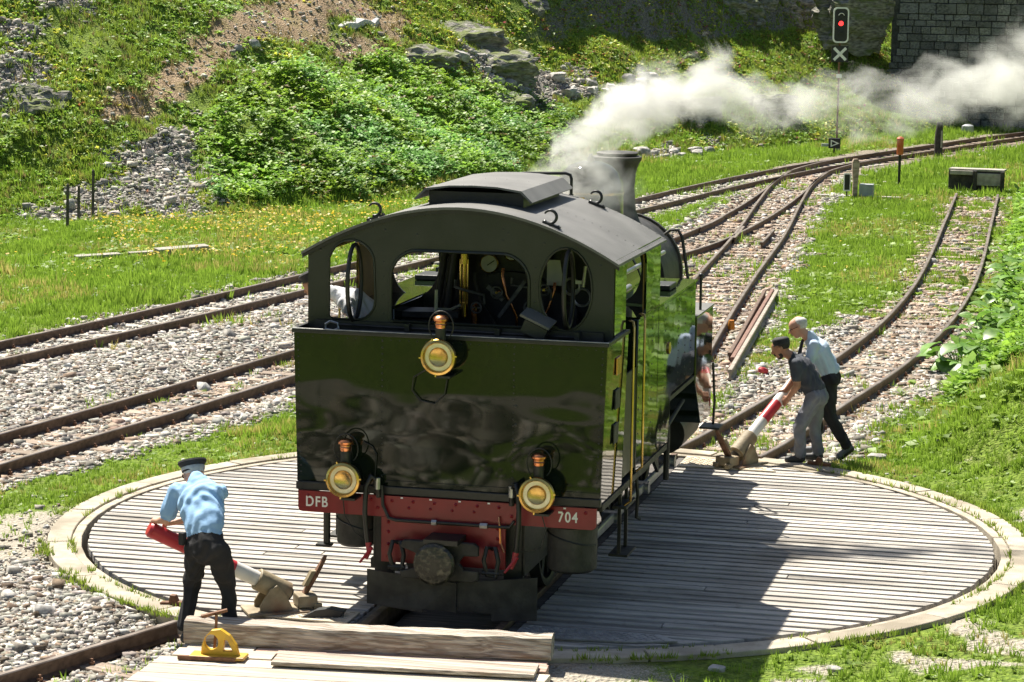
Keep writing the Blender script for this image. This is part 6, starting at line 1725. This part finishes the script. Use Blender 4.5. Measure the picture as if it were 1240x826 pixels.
def caps(a, b, ra, rb, side=None, k=1.0, n=14, m=5):
    """tapered capsule; cross-section stretched by k along 'side'"""
    a, b = Vector(a), Vector(b); d = (b - a)
    L_ = d.length
    d = d.normalized() if L_ > 1e-6 else Vector((0, 0, 1))
    e = Vector(side) if side is not None else d.orthogonal()
    e = (e - d * e.dot(d)).normalized(); g = d.cross(e)
    rings = []
    for i in range(m): t = -PI / 2 + (PI / 2) * i / m; rings.append((a + d * ra * math.sin(t), ra * math.cos(t)))
    rings.append((a, ra)); rings.append((b, rb))
    for i in range(1, m + 1): t = (PI / 2) * i / m; rings.append((b + d * rb * math.sin(t), rb * math.cos(t)))
    vs = [p + (e * math.cos(2 * PI * j / n) * k + g * math.sin(2 * PI * j / n)) * max(r, 1e-4) for p, r in rings for j in range(n)]
    fs = [(i * n + j, i * n + (j + 1) % n, (i + 1) * n + (j + 1) % n, (i + 1) * n + j) for i in range(len(rings) - 1) for j in range(n)]
    fs += [tuple(range(n - 1, -1, -1)), tuple(range((len(rings) - 1) * n, len(rings) * n))]
    return vs, fs
def person(name_label, loc, prims, mats, kids, vox=.0085, smooth=4):
    """prims: (tag, a, b, ra, rb[, side, k]) in working units"""
    r = root('person', loc, name_label, 'person')
    mb = MB()
    for pr in prims:
        vs, fs = caps(pr[1], pr[2], pr[3], pr[4], *(pr[5:7] if len(pr) > 5 else (None, 1.0)))
        mb.add(vs, fs)
    me = bpy.data.meshes.new('tmp'); me.from_pydata(mb.v, [], mb.f)
    ob = bpy.data.objects.new('tmp', me); COL.objects.link(ob)
    rm = ob.modifiers.new('r', 'REMESH'); rm.mode = 'VOXEL'; rm.voxel_size = vox
    sm = ob.modifiers.new('s', 'SMOOTH'); sm.iterations = smooth; sm.factor = .5
    dg = bpy.context.evaluated_depsgraph_get()
    m2 = bpy.data.meshes.new_from_object(ob.evaluated_get(dg))
    bpy.data.objects.remove(ob)
    n = len(m2.vertices); co = np.empty(n * 3); m2.vertices.foreach_get('co', co); co = co.reshape(-1, 3)
    np_ = len(m2.polygons); ce = np.empty(np_ * 3); m2.polygons.foreach_get('center', ce); ce = ce.reshape(-1, 3)
    tags = sorted({q[0] for q in prims}); best = np.full(np_, 1e9); mi = np.zeros(np_, int)
    for pr in prims:
        a = np.array(pr[1], float); b = np.array(pr[2], float); d = b - a
        L2 = max((d * d).sum(), 1e-9); t = np.clip(((ce - a) @ d) / L2, 0, 1)
        v_ = ce - (a + t[:, None] * d)
        if len(pr) > 5:
            sd = np.array(pr[5], float); sd /= np.linalg.norm(sd); cs = v_ @ sd; v_ = v_ - cs[:, None] * sd * (1 - 1 / pr[6])
        ds = np.linalg.norm(v_, axis=1) - (pr[3] + (pr[4] - pr[3]) * t)
        k = ds < best; best[k] = ds[k]; mi[k] = tags.index(pr[0])
    # gentle cloth folds on clothed faces
    vt = np.zeros(n, bool)
    lv = np.empty(len(m2.loops), np.int32); m2.loops.foreach_get('vertex_index', lv)
    lt = np.empty(np_, np.int32); m2.polygons.foreach_get('loop_total', lt)
    cl = np.repeat(np.array([mats[t].startswith(('shirt', 'tee', 'trouser', 'jeans')) for t in tags])[mi], lt)
    vt[lv[cl]] = True; vt[lv[~cl]] = False
    nr = np.empty(n * 3); m2.vertices.foreach_get('normal', nr); nr = nr.reshape(-1, 3)
    fold = np.sin(co[:, 2] * 34 + 9 * np.sin(co[:, 0] * 9 + co[:, 1] * 7) + 5 * np.sin(co[:, 1] * 13)) * .0065 + np.sin(co[:, 0] * 40 + co[:, 2] * 21 + 4 * np.sin(co[:, 1] * 20)) * .004
    co = co + nr * (fold * vt)[:, None]
    base = np.array(loc)
    m2.vertices.foreach_set('co', ((co - base) * S).astype(np.float32).ravel())
    m2.materials.clear()
    for t in tags: m2.materials.append(MATS[mats[t]])
    m2.polygons.foreach_set('material_index', mi.astype(np.int32)); m2.shade_smooth(); m2.update()
    m2.name = 'body'
    o = bpy.data.objects.new('body', m2); COL.objects.link(o); o.parent = r; ORG[o.name] = Vector(loc)
    kids(r)
    return r
def V3(*a): return Vector(a)
def hand(prims, wrist, fwd, side, down, curl=.5, tag='skin', sc=K):
    """palm and five bent fingers; fwd along the fingers, side towards the thumb, down = palm normal"""
    f, s, d = Vector(fwd).normalized(), Vector(side).normalized(), Vector(down).normalized(); w = Vector(wrist)
    prims.append((tag, w, w + f * .075 * sc, .026 * sc, .030 * sc, s, 1.45))
    for i, (o, L_) in enumerate(((.034, .072), (.012, .082), (-.011, .077), (-.033, .060))):
        k0 = w + f * .085 * sc + s * o * sc
        k1 = k0 + (f * math.cos(curl * .6) + d * math.sin(curl * .6)) * L_ * .5 * sc
        k2 = k1 + (f * math.cos(curl * 1.9) + d * math.sin(curl * 1.9)) * L_ * .5 * sc
        prims.append((tag, k0, k1, .0115 * sc, .0105 * sc)); prims.append((tag, k1, k2, .0105 * sc, .009 * sc))
    t0 = w + f * .025 * sc + s * .03 * sc; t1 = t0 + (f * .6 + s * .8 + d * .25).normalized() * .04 * sc; t2 = t1 + (f * .85 + s * .2 + d * .6).normalized() * .032 * sc
    prims.append((tag, t0, t1, .015 * sc, .013 * sc)); prims.append((tag, t1, t2, .012 * sc, .010 * sc))
def head(prims, c, fwd, up, tag='skin', beard=None, sc=K * 1.07):
    f, u = Vector(fwd).normalized(), Vector(up).normalized(); u = (u - f * u.dot(f)).normalized(); r = f.cross(u); c = Vector(c)
    A = lambda a, b2, c2: c + (f * a + r * b2 + u * c2) * sc
    prims.append((tag, A(-.022, 0, .035), A(.018, 0, .03), .088 * sc, .082 * sc, r, .90))      # cranium
    prims.append((tag, A(.03, 0, -.02), A(.045, 0, -.075), .062 * sc, .040 * sc, r, .95))        # face to chin
    if beard: prims.append((beard, A(.028, 0, -.060), A(.042, 0, -.080), .053 * sc, .039 * sc, r, .95))
    prims.append((tag, A(.092, 0, .02), A(.112, 0, -.022), .010 * sc, .016 * sc))                 # nose
    prims.append((tag, A(.072, -.03, .028), A(.072, .03, .028), .020 * sc, .020 * sc))            # brow
    prims.append((beard or tag, A(.092, -.014, -.055), A(.092, .014, -.055), .010 * sc, .010 * sc))  # lips
    for s in (-1, 1): prims.append((tag, A(-.008, s * .080, .018), A(-.004, s * .084, -.018), .016 * sc, .011 * sc))   # ears
    return A, f, r, u
def limb(prims, tag, pts, rs):
    for i in range(len(pts) - 1): prims.append((tag, pts[i], pts[i + 1], rs[i] * K, rs[i + 1] * K))
def eyes(A, f, parent):
    for s in (-1, 1):
        c = A(.080, s * .030, .008)
        MB().lathe([(.0, .006), (.006, .003), (.0085, -.003)], c, f, 10).build('eye', 'lens_dark', parent, smooth=60)

# --- man with the peaked cap, back to the camera, bending over the red bar
def man_cap():
    P = []; sd = V3(.93, -.36, 0)
    hipL, hipR = V3(-1.705, -4.50, .685), V3(-1.495, -4.55, .685)
    pel = (hipL + hipR) / 2 + V3(0, 0, .06)
    waist = pel + V3(-.045, .06, .085); chest = V3(-1.765, -4.24, 1.02); neck = V3(-1.86, -4.07, 1.145)
    P.append(('shirt', waist + V3(.012, -.02, .005), waist + V3(-.02, .03, .06), .128 * K, .132 * K, sd, 1.38))
    P.append(('shirt', waist + V3(-.01, .02, .05), chest, .130 * K, .152 * K, sd, 1.42))
    P.append(('shirt', chest, chest + (neck - chest) * .6, .148 * K, .095 * K, sd, 1.5))
    shL, shR = V3(-2.0, -4.15, 1.045), V3(-1.615, -4.25, 1.085)
    P.append(('shirt', chest + V3(-.02, .03, .04), shL, .105 * K, .084 * K)); P.append(('shirt', chest + V3(.02, .0, .04), shR, .105 * K, .084 * K))
    P.append(('pants', hipL, hipR, .108 * K, .108 * K)); P.append(('pants', pel + V3(0, -.015, -.01), pel + V3(-.02, .02, .055), .125 * K, .118 * K, sd, 1.33))
    P.append(('belt', pel + V3(-.024, .035, .068), pel + V3(-.028, .042, .082), .122 * K, .122 * K, sd, 1.36))
    limb(P, 'pants', [hipL, V3(-1.765, -4.44, .38), V3(-1.79, -4.53, .08)], [.098, .074, .062])
    limb(P, 'pants', [hipR, V3(-1.46, -4.46, .40), V3(-1.43, -4.50, .10)], [.098, .074, .062])
    limb(P, 'pants', [hipL + V3(.01, -.02, .02), V3(-1.72, -4.48, .50)], [.105, .088]); limb(P, 'pants', [hipR + V3(-.01, -.02, .02), V3(-1.48, -4.51, .50)], [.105, .088])
    P.append(('pants', pel + V3(0, -.02, -.06), pel + V3(0, -.01, .0), .120 * K, .125 * K, sd, 1.40))
    for a in (V3(-1.79, -4.53, -.02), V3(-1.43, -4.50, .0)):
        P.append(('shoe', a + V3(.01, -.02, .0), a + V3(-.04, .16, -.015), .046 * K, .040 * K, sd, 1.0))
    tip = V3(-2.16, -4.15, .76)
    elL, elR = V3(-2.075, -4.20, .83), V3(-1.78, -3.98, .86)
    wrL, wrR = tip + V3(.03, -.03, .055), tip + V3(.12, .07, .03)
    limb(P, 'shirt', [shL, shL + (elL - shL) * .78], [.080, .072]); limb(P, 'shirt', [shR, shR + (elR - shR) * .75], [.080, .068])
    limb(P, 'skin', [shL + (elL - shL) * .6, elL, wrL + V3(.0, -.0, .005)], [.048, .045, .030]); limb(P, 'skin', [shR + (elR - shR) * .6, elR, wrR], [.048, .043, .029])
    hand(P, wrL, V3(-.75, .45, -.1), V3(.3, .8, .1), V3(-.1, .2, -1), .9); hand(P, wrR, V3(-.85, .1, -.15), V3(0, -.9, .2), V3(0, .1, -1), .9)
    hc = V3(-1.94, -3.93, 1.135)
    P.append(('skin', neck + V3(.01, -.02, -.03), hc + V3(.01, -.02, -.02), .058 * K, .055 * K))
    P.append(('shirt', neck + V3(.012, -.03, -.015), neck + V3(-.005, .0, .012), .070 * K, .066 * K, sd, 1.15))
    A, f, r, u = head(P, hc, V3(-.62, .62, -.48), V3(-.28, .30, .9))
    def kids(rt):
        up = (u * .93 - f * .10).normalized()
        c = hc + u * .045 * K - f * .016
        o = MB().lathe([(.088, .0), (.092, .004), (.093, .042), (.104, .052), (.118, .075), (.112, .090), (.07, .098), (.0, .100)], c, up, 26).build('peaked_cap', 'cap_black', rt, smooth=40)
        MB().lathe([(.0938, .014), (.0955, .018), (.0955, .036), (.0938, .040)], c, up, 26).build('cap_band', 'cap_band', o, smooth=40)
        mb = MB(); vs = []
        for a in np.linspace(-1.1, 1.1, 13):
            d = f * math.cos(a) + r * math.sin(a)
            vs += [tuple(c + d * .088), tuple(c + d * .088 + f * .05 * math.cos(a) - u * .018 * math.cos(a))]
        mb.add(vs, [(2 * i, 2 * i + 1, 2 * i + 3, 2 * i + 2) for i in range(12)]); mb.build('cap_peak', 'cap_black', o)
        MB().lathe([(.076, -.012), (.083, .0), (.086, .022)], c - u * .006 - f * .010, up, 20).build('hair', 'hair_grey', rt, smooth=50)
        eyes(A, f, rt)
        # leather pouch on the belt
        MB().box(hipL + V3(-.09, -.06, .09), (.05, .05, .10), rotm(z=-.3)).build('belt_pouch', 'cap_black', rt, bevel=.008)
    return person('man in light blue shirt and peaked cap bending over the red push bar', (-1.62, -4.5, -.06), P, dict(shirt='shirt_blue', pants='trouser_black', belt='cap_black', skin='skin', shoe='shoe_dark'), kids)
man_cap()
# --- younger man in grey T-shirt, bending to the left, arms straight down to the bar
def man_tee():
    P = []; sd = V3(.12, .99, 0)                      # his left-right axis
    pel = V3(2.03, 4.22, .735); chest = V3(1.865, 4.22, 1.005); neck = V3(1.765, 4.215, 1.135)
    waist = pel + V3(-.05, 0, .10)
    P.append(('shirt', waist + V3(.02, 0, -.03), chest, .130 * K, .142 * K, sd, 1.30))
    P.append(('shirt', chest, chest + (neck - chest) * .6, .142 * K, .088 * K, sd, 1.4))
    nearS, farS = V3(1.825, 4.06, 1.075), V3(1.82, 4.40, 1.075)
    for s_ in (nearS, farS): P.append(('shirt', chest + V3(-.02, 0, .04), s_, .09 * K, .072 * K))
    P.append(('pants', pel + V3(.0, -.085, -.02), pel + V3(.0, .085, -.02), .112 * K, .112 * K)); P.append(('pants', pel, pel + V3(-.03, 0, .055), .128 * K, .118 * K, sd, 1.25))
    P.append(('pants', pel + V3(.03, -.05, -.03), pel + V3(.03, .05, -.03), .11 * K, .11 * K))
    # near leg (his left) forward, far leg behind
    limb(P, 'pants', [V3(2.02, 4.14, .70), V3(1.875, 4.10, .40), V3(1.89, 4.12, .10)], [.105, .078, .066])
    limb(P, 'pants', [V3(2.04, 4.31, .70), V3(2.00, 4.36, .38), V3(2.055, 4.34, .10)], [.105, .078, .066])
    P.append(('shoe', V3(1.905, 4.12, .045), V3(1.76, 4.10, .035), .048 * K, .042 * K)); P.append(('shoe', V3(2.07, 4.34, .045), V3(1.93, 4.33, .035), .048 * K, .042 * K))
    elN, elF = V3(1.845, 4.04, .845), V3(1.77, 4.40, .86); wrN, wrF = V3(1.735, 4.20, .685), V3(1.68, 4.36, .735)
    limb(P, 'shirt', [nearS, nearS + (elN - nearS) * .62], [.072, .066]); limb(P, 'shirt', [farS, farS + (elF - farS) * .62], [.072, .066])
    limb(P, 'skin', [nearS + (elN - nearS) * .5, elN, wrN], [.050, .045, .031]); limb(P, 'skin', [farS + (elF - farS) * .5, elF, wrF], [.050, .045, .031])
    hand(P, wrN, V3(-.45, .55, -.55), V3(-.5, .3, .6), V3(-.3, .5, -.7), 1.0); hand(P, wrF, V3(-.5, .3, -.6), V3(-.5, -.4, .5), V3(-.2, -.2, -.9), 1.0)
    hc = V3(1.64, 4.20, 1.215)
    P.append(('skin', neck + V3(.03, 0, -.03), hc + V3(.035, 0, -.035), .060 * K, .056 * K))
    P.append(('shirt', neck + V3(.02, 0, -.025), neck + V3(.01, 0, -.012), .075 * K, .07 * K))
    A, f, r, u = head(P, hc, V3(-.93, -.06, -.36), V3(-.36, 0, .93), beard='beard')
    def kids(rt):
        c = A(-.02, 0, .05); up = (u * .95 - f * .18).normalized()
        o = MB().lathe([(.0915, -.008), (.0925, .0), (.093, .035), (.090, .052), (.075, .066), (.04, .072), (.0, .073)], c, up, 26).build('flat_cap', 'cap_black', rt, smooth=45)
        MB().tube([tuple(c + (f * math.cos(a) + r * math.sin(a)) * .093 + up * .004) for a in np.linspace(0, 2 * PI, 24, endpoint=False)], .006, 6, closed=True).build('cap_seam', 'cap_black', o)
        MB().lathe([(.03, -.075), (.066, -.05), (.080, -.02), (.083, .01)], A(-.032, 0, .045), up, 20).build('hair', 'hair_dark', rt, smooth=50)
        eyes(A, f, rt)
        MB().box((1.99, 4.085, .82), (.012, .012, .022)).build('shirt_label', 'white_paint', rt)
    return person('dark-haired man in grey T-shirt and grey jeans leaning on the banded push bar', (1.96, 4.22, 0), P, dict(shirt='tee_grey', pants='jeans_grey', skin='skin_tan', shoe='shoe_dark', beard='hair_dark'), kids)
man_tee()
# --- older man with grey hair behind him, stepping forward
def man_old():
    P = []; sd = V3(.15, .98, 0)
    pel = V3(2.13, 4.66, .86); chest = V3(1.985, 4.64, 1.145); neck = V3(1.885, 4.62, 1.30); waist = pel + V3(-.035, 0, .09)
    P.append(('shirt', waist + V3(.01, 0, -.01), chest, .130 * K, .142 * K, sd, 1.30)); P.append(('shirt', chest, chest + (neck - chest) * .6, .142 * K, .085 * K, sd, 1.4))
    nS, fS = V3(1.95, 4.47, 1.215), V3(1.94, 4.80, 1.215)
    for s_ in (nS, fS): P.append(('shirt', chest + V3(-.01, 0, .05), s_, .085 * K, .070 * K))
    P.append(('pants', pel + V3(0, -.08, -.02), pel + V3(0, .08, -.02), .110 * K, .110 * K)); P.append(('pants', pel, pel + V3(-.025, 0, .06), .122 * K, .115 * K, sd, 1.25))
    P.append(('tie', pel + V3(-.028, 0, .070), pel + V3(-.032, 0, .080), .119 * K, .119 * K, sd, 1.28))
    limb(P, 'pants', [V3(2.12, 4.58, .82), V3(2.14, 4.55, .46), V3(2.33, 4.55, .15)], [.100, .076, .064])
    limb(P, 'pants', [V3(2.12, 4.74, .82), V3(1.98, 4.74, .46), V3(1.99, 4.74, .10)], [.100, .076, .064])
    P.append(('shoe', V3(2.37, 4.56, .115), V3(2.26, 4.55, .02), .046 * K, .042 * K)); P.append(('sole', V3(2.385, 4.56, .10), V3(2.27, 4.55, .0), .040 * K, .036 * K)); P.append(('shoe', V3(2.0, 4.74, .045), V3(1.86, 4.74, .03), .047 * K, .042 * K))
    elN, elF = V3(1.90, 4.44, .97), V3(1.86, 4.78, .98); wrN, wrF = V3(1.80, 4.54, .79), V3(1.78, 4.66, .84)
    limb(P, 'shirt', [nS, elN, elN + (wrN - elN) * .35], [.070, .060, .056]); limb(P, 'shirt', [fS, elF, elF + (wrF - elF) * .35], [.070, .060, .056])
    limb(P, 'skin', [elN, wrN], [.044, .030]); limb(P, 'skin', [elF, wrF], [.044, .030])
    hand(P, wrN, V3(-.4, .45, -.6), V3(-.5, .3, .6), V3(-.2, .3, -.8), 1.0); hand(P, wrF, V3(-.4, -.1, -.7), V3(-.5, -.4, .5), V3(-.2, -.2, -.9), 1.0)
    hc = V3(1.765, 4.60, 1.395)
    P.append(('skin', neck + V3(.03, 0, -.04), hc + V3(.035, 0, -.035), .060 * K, .056 * K)); P.append(('shirt', neck + V3(.02, 0, -.025), neck + V3(.0, 0, .005), .074 * K, .068 * K))
    P.append(('tie', neck + V3(-.07, -.0, -.05), neck + V3(-.10, -.0, -.20), .020 * K, .026 * K, sd, 1.4))
    A, f, r, u = head(P, hc, V3(-.90, -.22, -.40), V3(-.40, 0, .92))
    def kids(rt):
        MB().lathe([(.03, -.06), (.066, -.045), (.0785, -.015), (.0805, .02), (.073, .048), (.045, .068), (.0, .074)], A(-.036, 0, .030), (u - f * .35), 22).build('hair', 'hair_grey', rt, smooth=50)
        o = MB().tube([tuple(A(.03, s * .082, .014)) for s in (-1, 1)], .002, 4)
        g1 = MB()
        for s in (-1, 1):
            c = Vector(A(.094, s * .033, .004)); pts = [c + r * .026 * math.cos(a) + u * .019 * math.sin(a) for a in np.linspace(0, 2 * PI, 12, endpoint=False)]
            g1.add(pts + [p + f * .003 for p in pts], [tuple(range(12)), tuple(range(23, 11, -1))] + [(i, (i + 1) % 12, 12 + (i + 1) % 12, 12 + i) for i in range(12)])
            g1.tube([A(.09, s * .058, .01), A(.05, s * .082, .012), A(-.005, s * .088, .014)], .003, 5)
        g1.tube([A(.098, -.01, .008), A(.101, 0, .010), A(.098, .01, .008)], .003, 5)
        g1.build('sunglasses', 'lens_dark', rt)
    return person('grey-haired man in pale blue shirt, dark tie and sunglasses behind the T-shirt man', (2.12, 4.65, -.06), P, dict(shirt='shirt_pale', pants='trouser_black', skin='skin', shoe='shoe_grey', sole='shoe_dark', tie='cap_black'), kids)
man_old()
# --- fireman leaning out of the left cab opening
def man_cab():
    P = []; sd = V3(.1, .95, .1)
    pel = V3(-.86, -2.16, 2.12); chest = V3(-1.15, -2.20, 2.36); neck = V3(-1.33, -2.22, 2.44)
    P.append(('pants', pel + V3(0, -.08, -.05), pel + V3(0, .08, -.05), .11 * K, .11 * K)); P.append(('pants', pel, pel + V3(-.08, 0, .05), .125 * K, .12 * K, sd, 1.25))
    P.append(('shirt', pel + V3(-.09, 0, .09), chest, .125 * K, .135 * K, sd, 1.3)); P.append(('shirt', chest, chest + (neck - chest) * .6, .13 * K, .08 * K, sd, 1.4))
    nS, fS = V3(-1.16, -2.42, 2.37), V3(-1.18, -2.02, 2.38)
    for s_ in (nS, fS): P.append(('shirt', chest, s_, .09 * K, .072 * K))
    elN, elF = V3(-1.0, -2.50, 2.22), V3(-1.08, -1.95, 2.22); wrN, wrF = V3(-1.20, -2.47, 2.20), V3(-1.24, -1.98, 2.34)
    limb(P, 'shirt', [nS, nS + (elN - nS) * .7], [.072, .068]); limb(P, 'shirt', [fS, fS + (elF - fS) * .7], [.072, .068])
    limb(P, 'skin', [nS + (elN - nS) * .5, elN, wrN], [.05, .046, .03]); limb(P, 'skin', [fS + (elF - fS) * .5, elF, wrF], [.05, .046, .03])
    hand(P, wrN, V3(-.9, .1, -.1), V3(0, .9, .1), V3(0, .1, -1), .8); hand(P, wrF, V3(-.9, .1, -.1), V3(0, -.9, .1), V3(0, .1, -1), .8)
    limb(P, 'pants', [pel + V3(.0, -.08, -.05), V3(-.80, -2.30, 1.80), V3(-.72, -2.28, 1.50)], [.10, .078, .065]); limb(P, 'pants', [pel + V3(.0, .08, -.05), V3(-.78, -2.05, 1.80), V3(-.70, -2.05, 1.50)], [.10, .078, .065])
    for a in (V3(-.72, -2.28, 1.47), V3(-.70, -2.05, 1.47)): P.append(('shoe', a, a + V3(-.13, 0, -.012), .045 * K, .04 * K))
    hc = V3(-1.50, -2.23, 2.50)
    P.append(('skin', neck + V3(.03, 0, -.03), hc + V3(.03, 0, -.03), .06 * K, .056 * K)); P.append(('shirt', neck + V3(.02, 0, -.01), neck + V3(.0, 0, 0), .074 * K, .07 * K))
    A, f, r, u = head(P, hc, V3(-.85, .3, -.45), V3(-.45, .1, .9))
    def kids(rt):
        c = A(-.02, 0, .05)
        o = MB().lathe([(.092, -.01), (.094, .0), (.098, .03), (.112, .05), (.10, .066), (.05, .076), (.0, .078)], c, u, 24).build('cap', 'cap_black', rt, smooth=45)
        MB().lathe([(.03, -.075), (.066, -.05), (.082, -.02), (.084, .01)], A(-.03, 0, .04), u, 18).build('hair', 'hair_dark', rt, smooth=50)
        eyes(A, f, rt)
    return person('man in white shirt and dark cap leaning out of the left cab opening', (-.8, -2.16, 1.42), P, dict(shirt='shirt_white', pants='trouser_black', skin='skin_tan', shoe='shoe_dark'), kids)
man_cab()
# ------------------------------------------------------------------ steam: a lit volume drifting off the safety valves
def steam(name, x0, x1, zc, rr, amp, yc, label, dens=9.0, nscale=1.7, seed=0.0, pad=.55):
    """plume along +x; zc, rr, amp, yc are lists over equal steps from x0 to x1"""
    m = bpy.data.materials.new(name); m.use_nodes = True; nt = m.node_tree; N, L = nt.nodes, nt.links
    N.remove(N['Principled BSDF'])
    tc = N.new('ShaderNodeTexCoord'); sp = N.new('ShaderNodeSeparateXYZ'); L.new(tc.outputs['Object'], sp.inputs[0])
    mr = N.new('ShaderNodeMapRange'); mr.inputs[1].default_value = x0 * S; mr.inputs[2].default_value = x1 * S; L.new(sp.outputs[0], mr.inputs[0])
    def curve(vals):
        lo, hi = min(vals), max(vals) + 1e-4
        rp = N.new('ShaderNodeFloatCurve'); c = rp.mapping.curves[0]
        n = len(vals)
        c.points[0].location = (0, (vals[0] - lo) / (hi - lo)); c.points[1].location = (1, (vals[-1] - lo) / (hi - lo))
        for i in range(1, n - 1): c.points.new(i / (n - 1), (vals[i] - lo) / (hi - lo))
        rp.mapping.update(); L.new(mr.outputs[0], rp.inputs[1])
        o = N.new('ShaderNodeMapRange'); o.inputs[3].default_value = lo; o.inputs[4].default_value = hi; L.new(rp.outputs[0], o.inputs[0]); return o.outputs[0]
    def math_(op, a, b=None, c=None):
        q = N.new('ShaderNodeMath'); q.operation = op
        for i, v in enumerate((a, b, c)):
            if v is None: continue
            if isinstance(v, (int, float)): q.inputs[i].default_value = v
            else: L.new(v, q.inputs[i])
        return q.outputs[0]
    dy = math_('SUBTRACT', sp.outputs[1], curve([v * S for v in yc])); dz = math_('SUBTRACT', sp.outputs[2], curve([v * S for v in zc]))
    d = math_('SQRT', math_('ADD', math_('MULTIPLY', dy, dy), math_('MULTIPLY', dz, dz)))
    d = math_('DIVIDE', d, curve([v * S for v in rr]))
    mp = N.new('ShaderNodeMapping'); mp.inputs['Location'].default_value = (seed, seed * .7, 0); mp.inputs['Rotation'].default_value = (0, .5, 0); mp.inputs['Scale'].default_value = (.85, 1, 1.15); L.new(tc.outputs['Object'], mp.inputs[0])
    nz = N.new('ShaderNodeTexNoise'); nz.inputs['Scale'].default_value = nscale; nz.inputs['Detail'].default_value = 6; nz.inputs['Roughness'].default_value = .6; nz.inputs['Distortion'].default_value = .5
    L.new(mp.outputs[0], nz.inputs['Vector'])
    e = math_('SUBTRACT', math_('MULTIPLY_ADD', math_('SUBTRACT', nz.outputs[0], .5), 3.6, .85), d)
    e = math_('MULTIPLY', math_('MAXIMUM', e, 0.0), curve(amp))
    e = math_('MULTIPLY', math_('MINIMUM', e, 1.2), dens)
    v = N.new('ShaderNodeVolumePrincipled'); v.inputs['Color'].default_value = (.96, .955, .94, 1); v.inputs['Anisotropy'].default_value = .25
    L.new(e, v.inputs['Density']); L.new(v.outputs[0], N['Material Output'].inputs['Volume'])
    MATS[name] = m
    mb = MB(); n = len(zc); k = 14; vs = []
    for i in range(n):
        x = x0 + (x1 - x0) * i / (n - 1)
        r = rr[i] * 1.75 + .12
        for j in range(k):
            a = 2 * PI * j / k; vs.append((x, yc[i] + r * math.cos(a), zc[i] + r * math.sin(a)))
    fs = [(i * k + j, i * k + (j + 1) % k, (i + 1) * k + (j + 1) % k, (i + 1) * k + j) for i in range(n - 1) for j in range(k)]
    fs += [tuple(range(k - 1, -1, -1)), tuple(range((n - 1) * k, n * k))]
    mb.add(vs, fs)
    return mb.build(name, name, origin=(0, 0, 0), label=label, cat='steam', kind='stuff')
steam('steam_plume', -.3, 5.6,
      [3.42, 3.68, 3.98, 4.02, 3.93, 3.90, 3.95, 4.02, 4.12, 4.35, 4.62, 4.8, 5.0],
      [.20, .32, .37, .36, .34, .33, .33, .35, .40, .54, .70, .8, .8],
      [.5, 2.4, 2.0, 1.3, .95, .75, .65, .58, .55, .5, .5, .42, .0],
      [1.5, 1.5, 1.6, 1.8, 2.0, 2.1, 2.2, 2.3, 2.4, 2.5, 2.6, 2.7, 2.8], 'white steam plume blowing away to the right from the safety valves', dens=4.3, nscale=2.3)
steam('steam_wisp', -.5, .75, [3.0, 3.12, 3.18, 3.15, 3.0], [.16, .30, .36, .28, .14], [0, .8, .7, .5, 0], [1.2, 1.2, 1.25, 1.3, 1.3], 'thin steam wisps around the dome and safety valves', dens=5.0, nscale=2.6, seed=5.0)
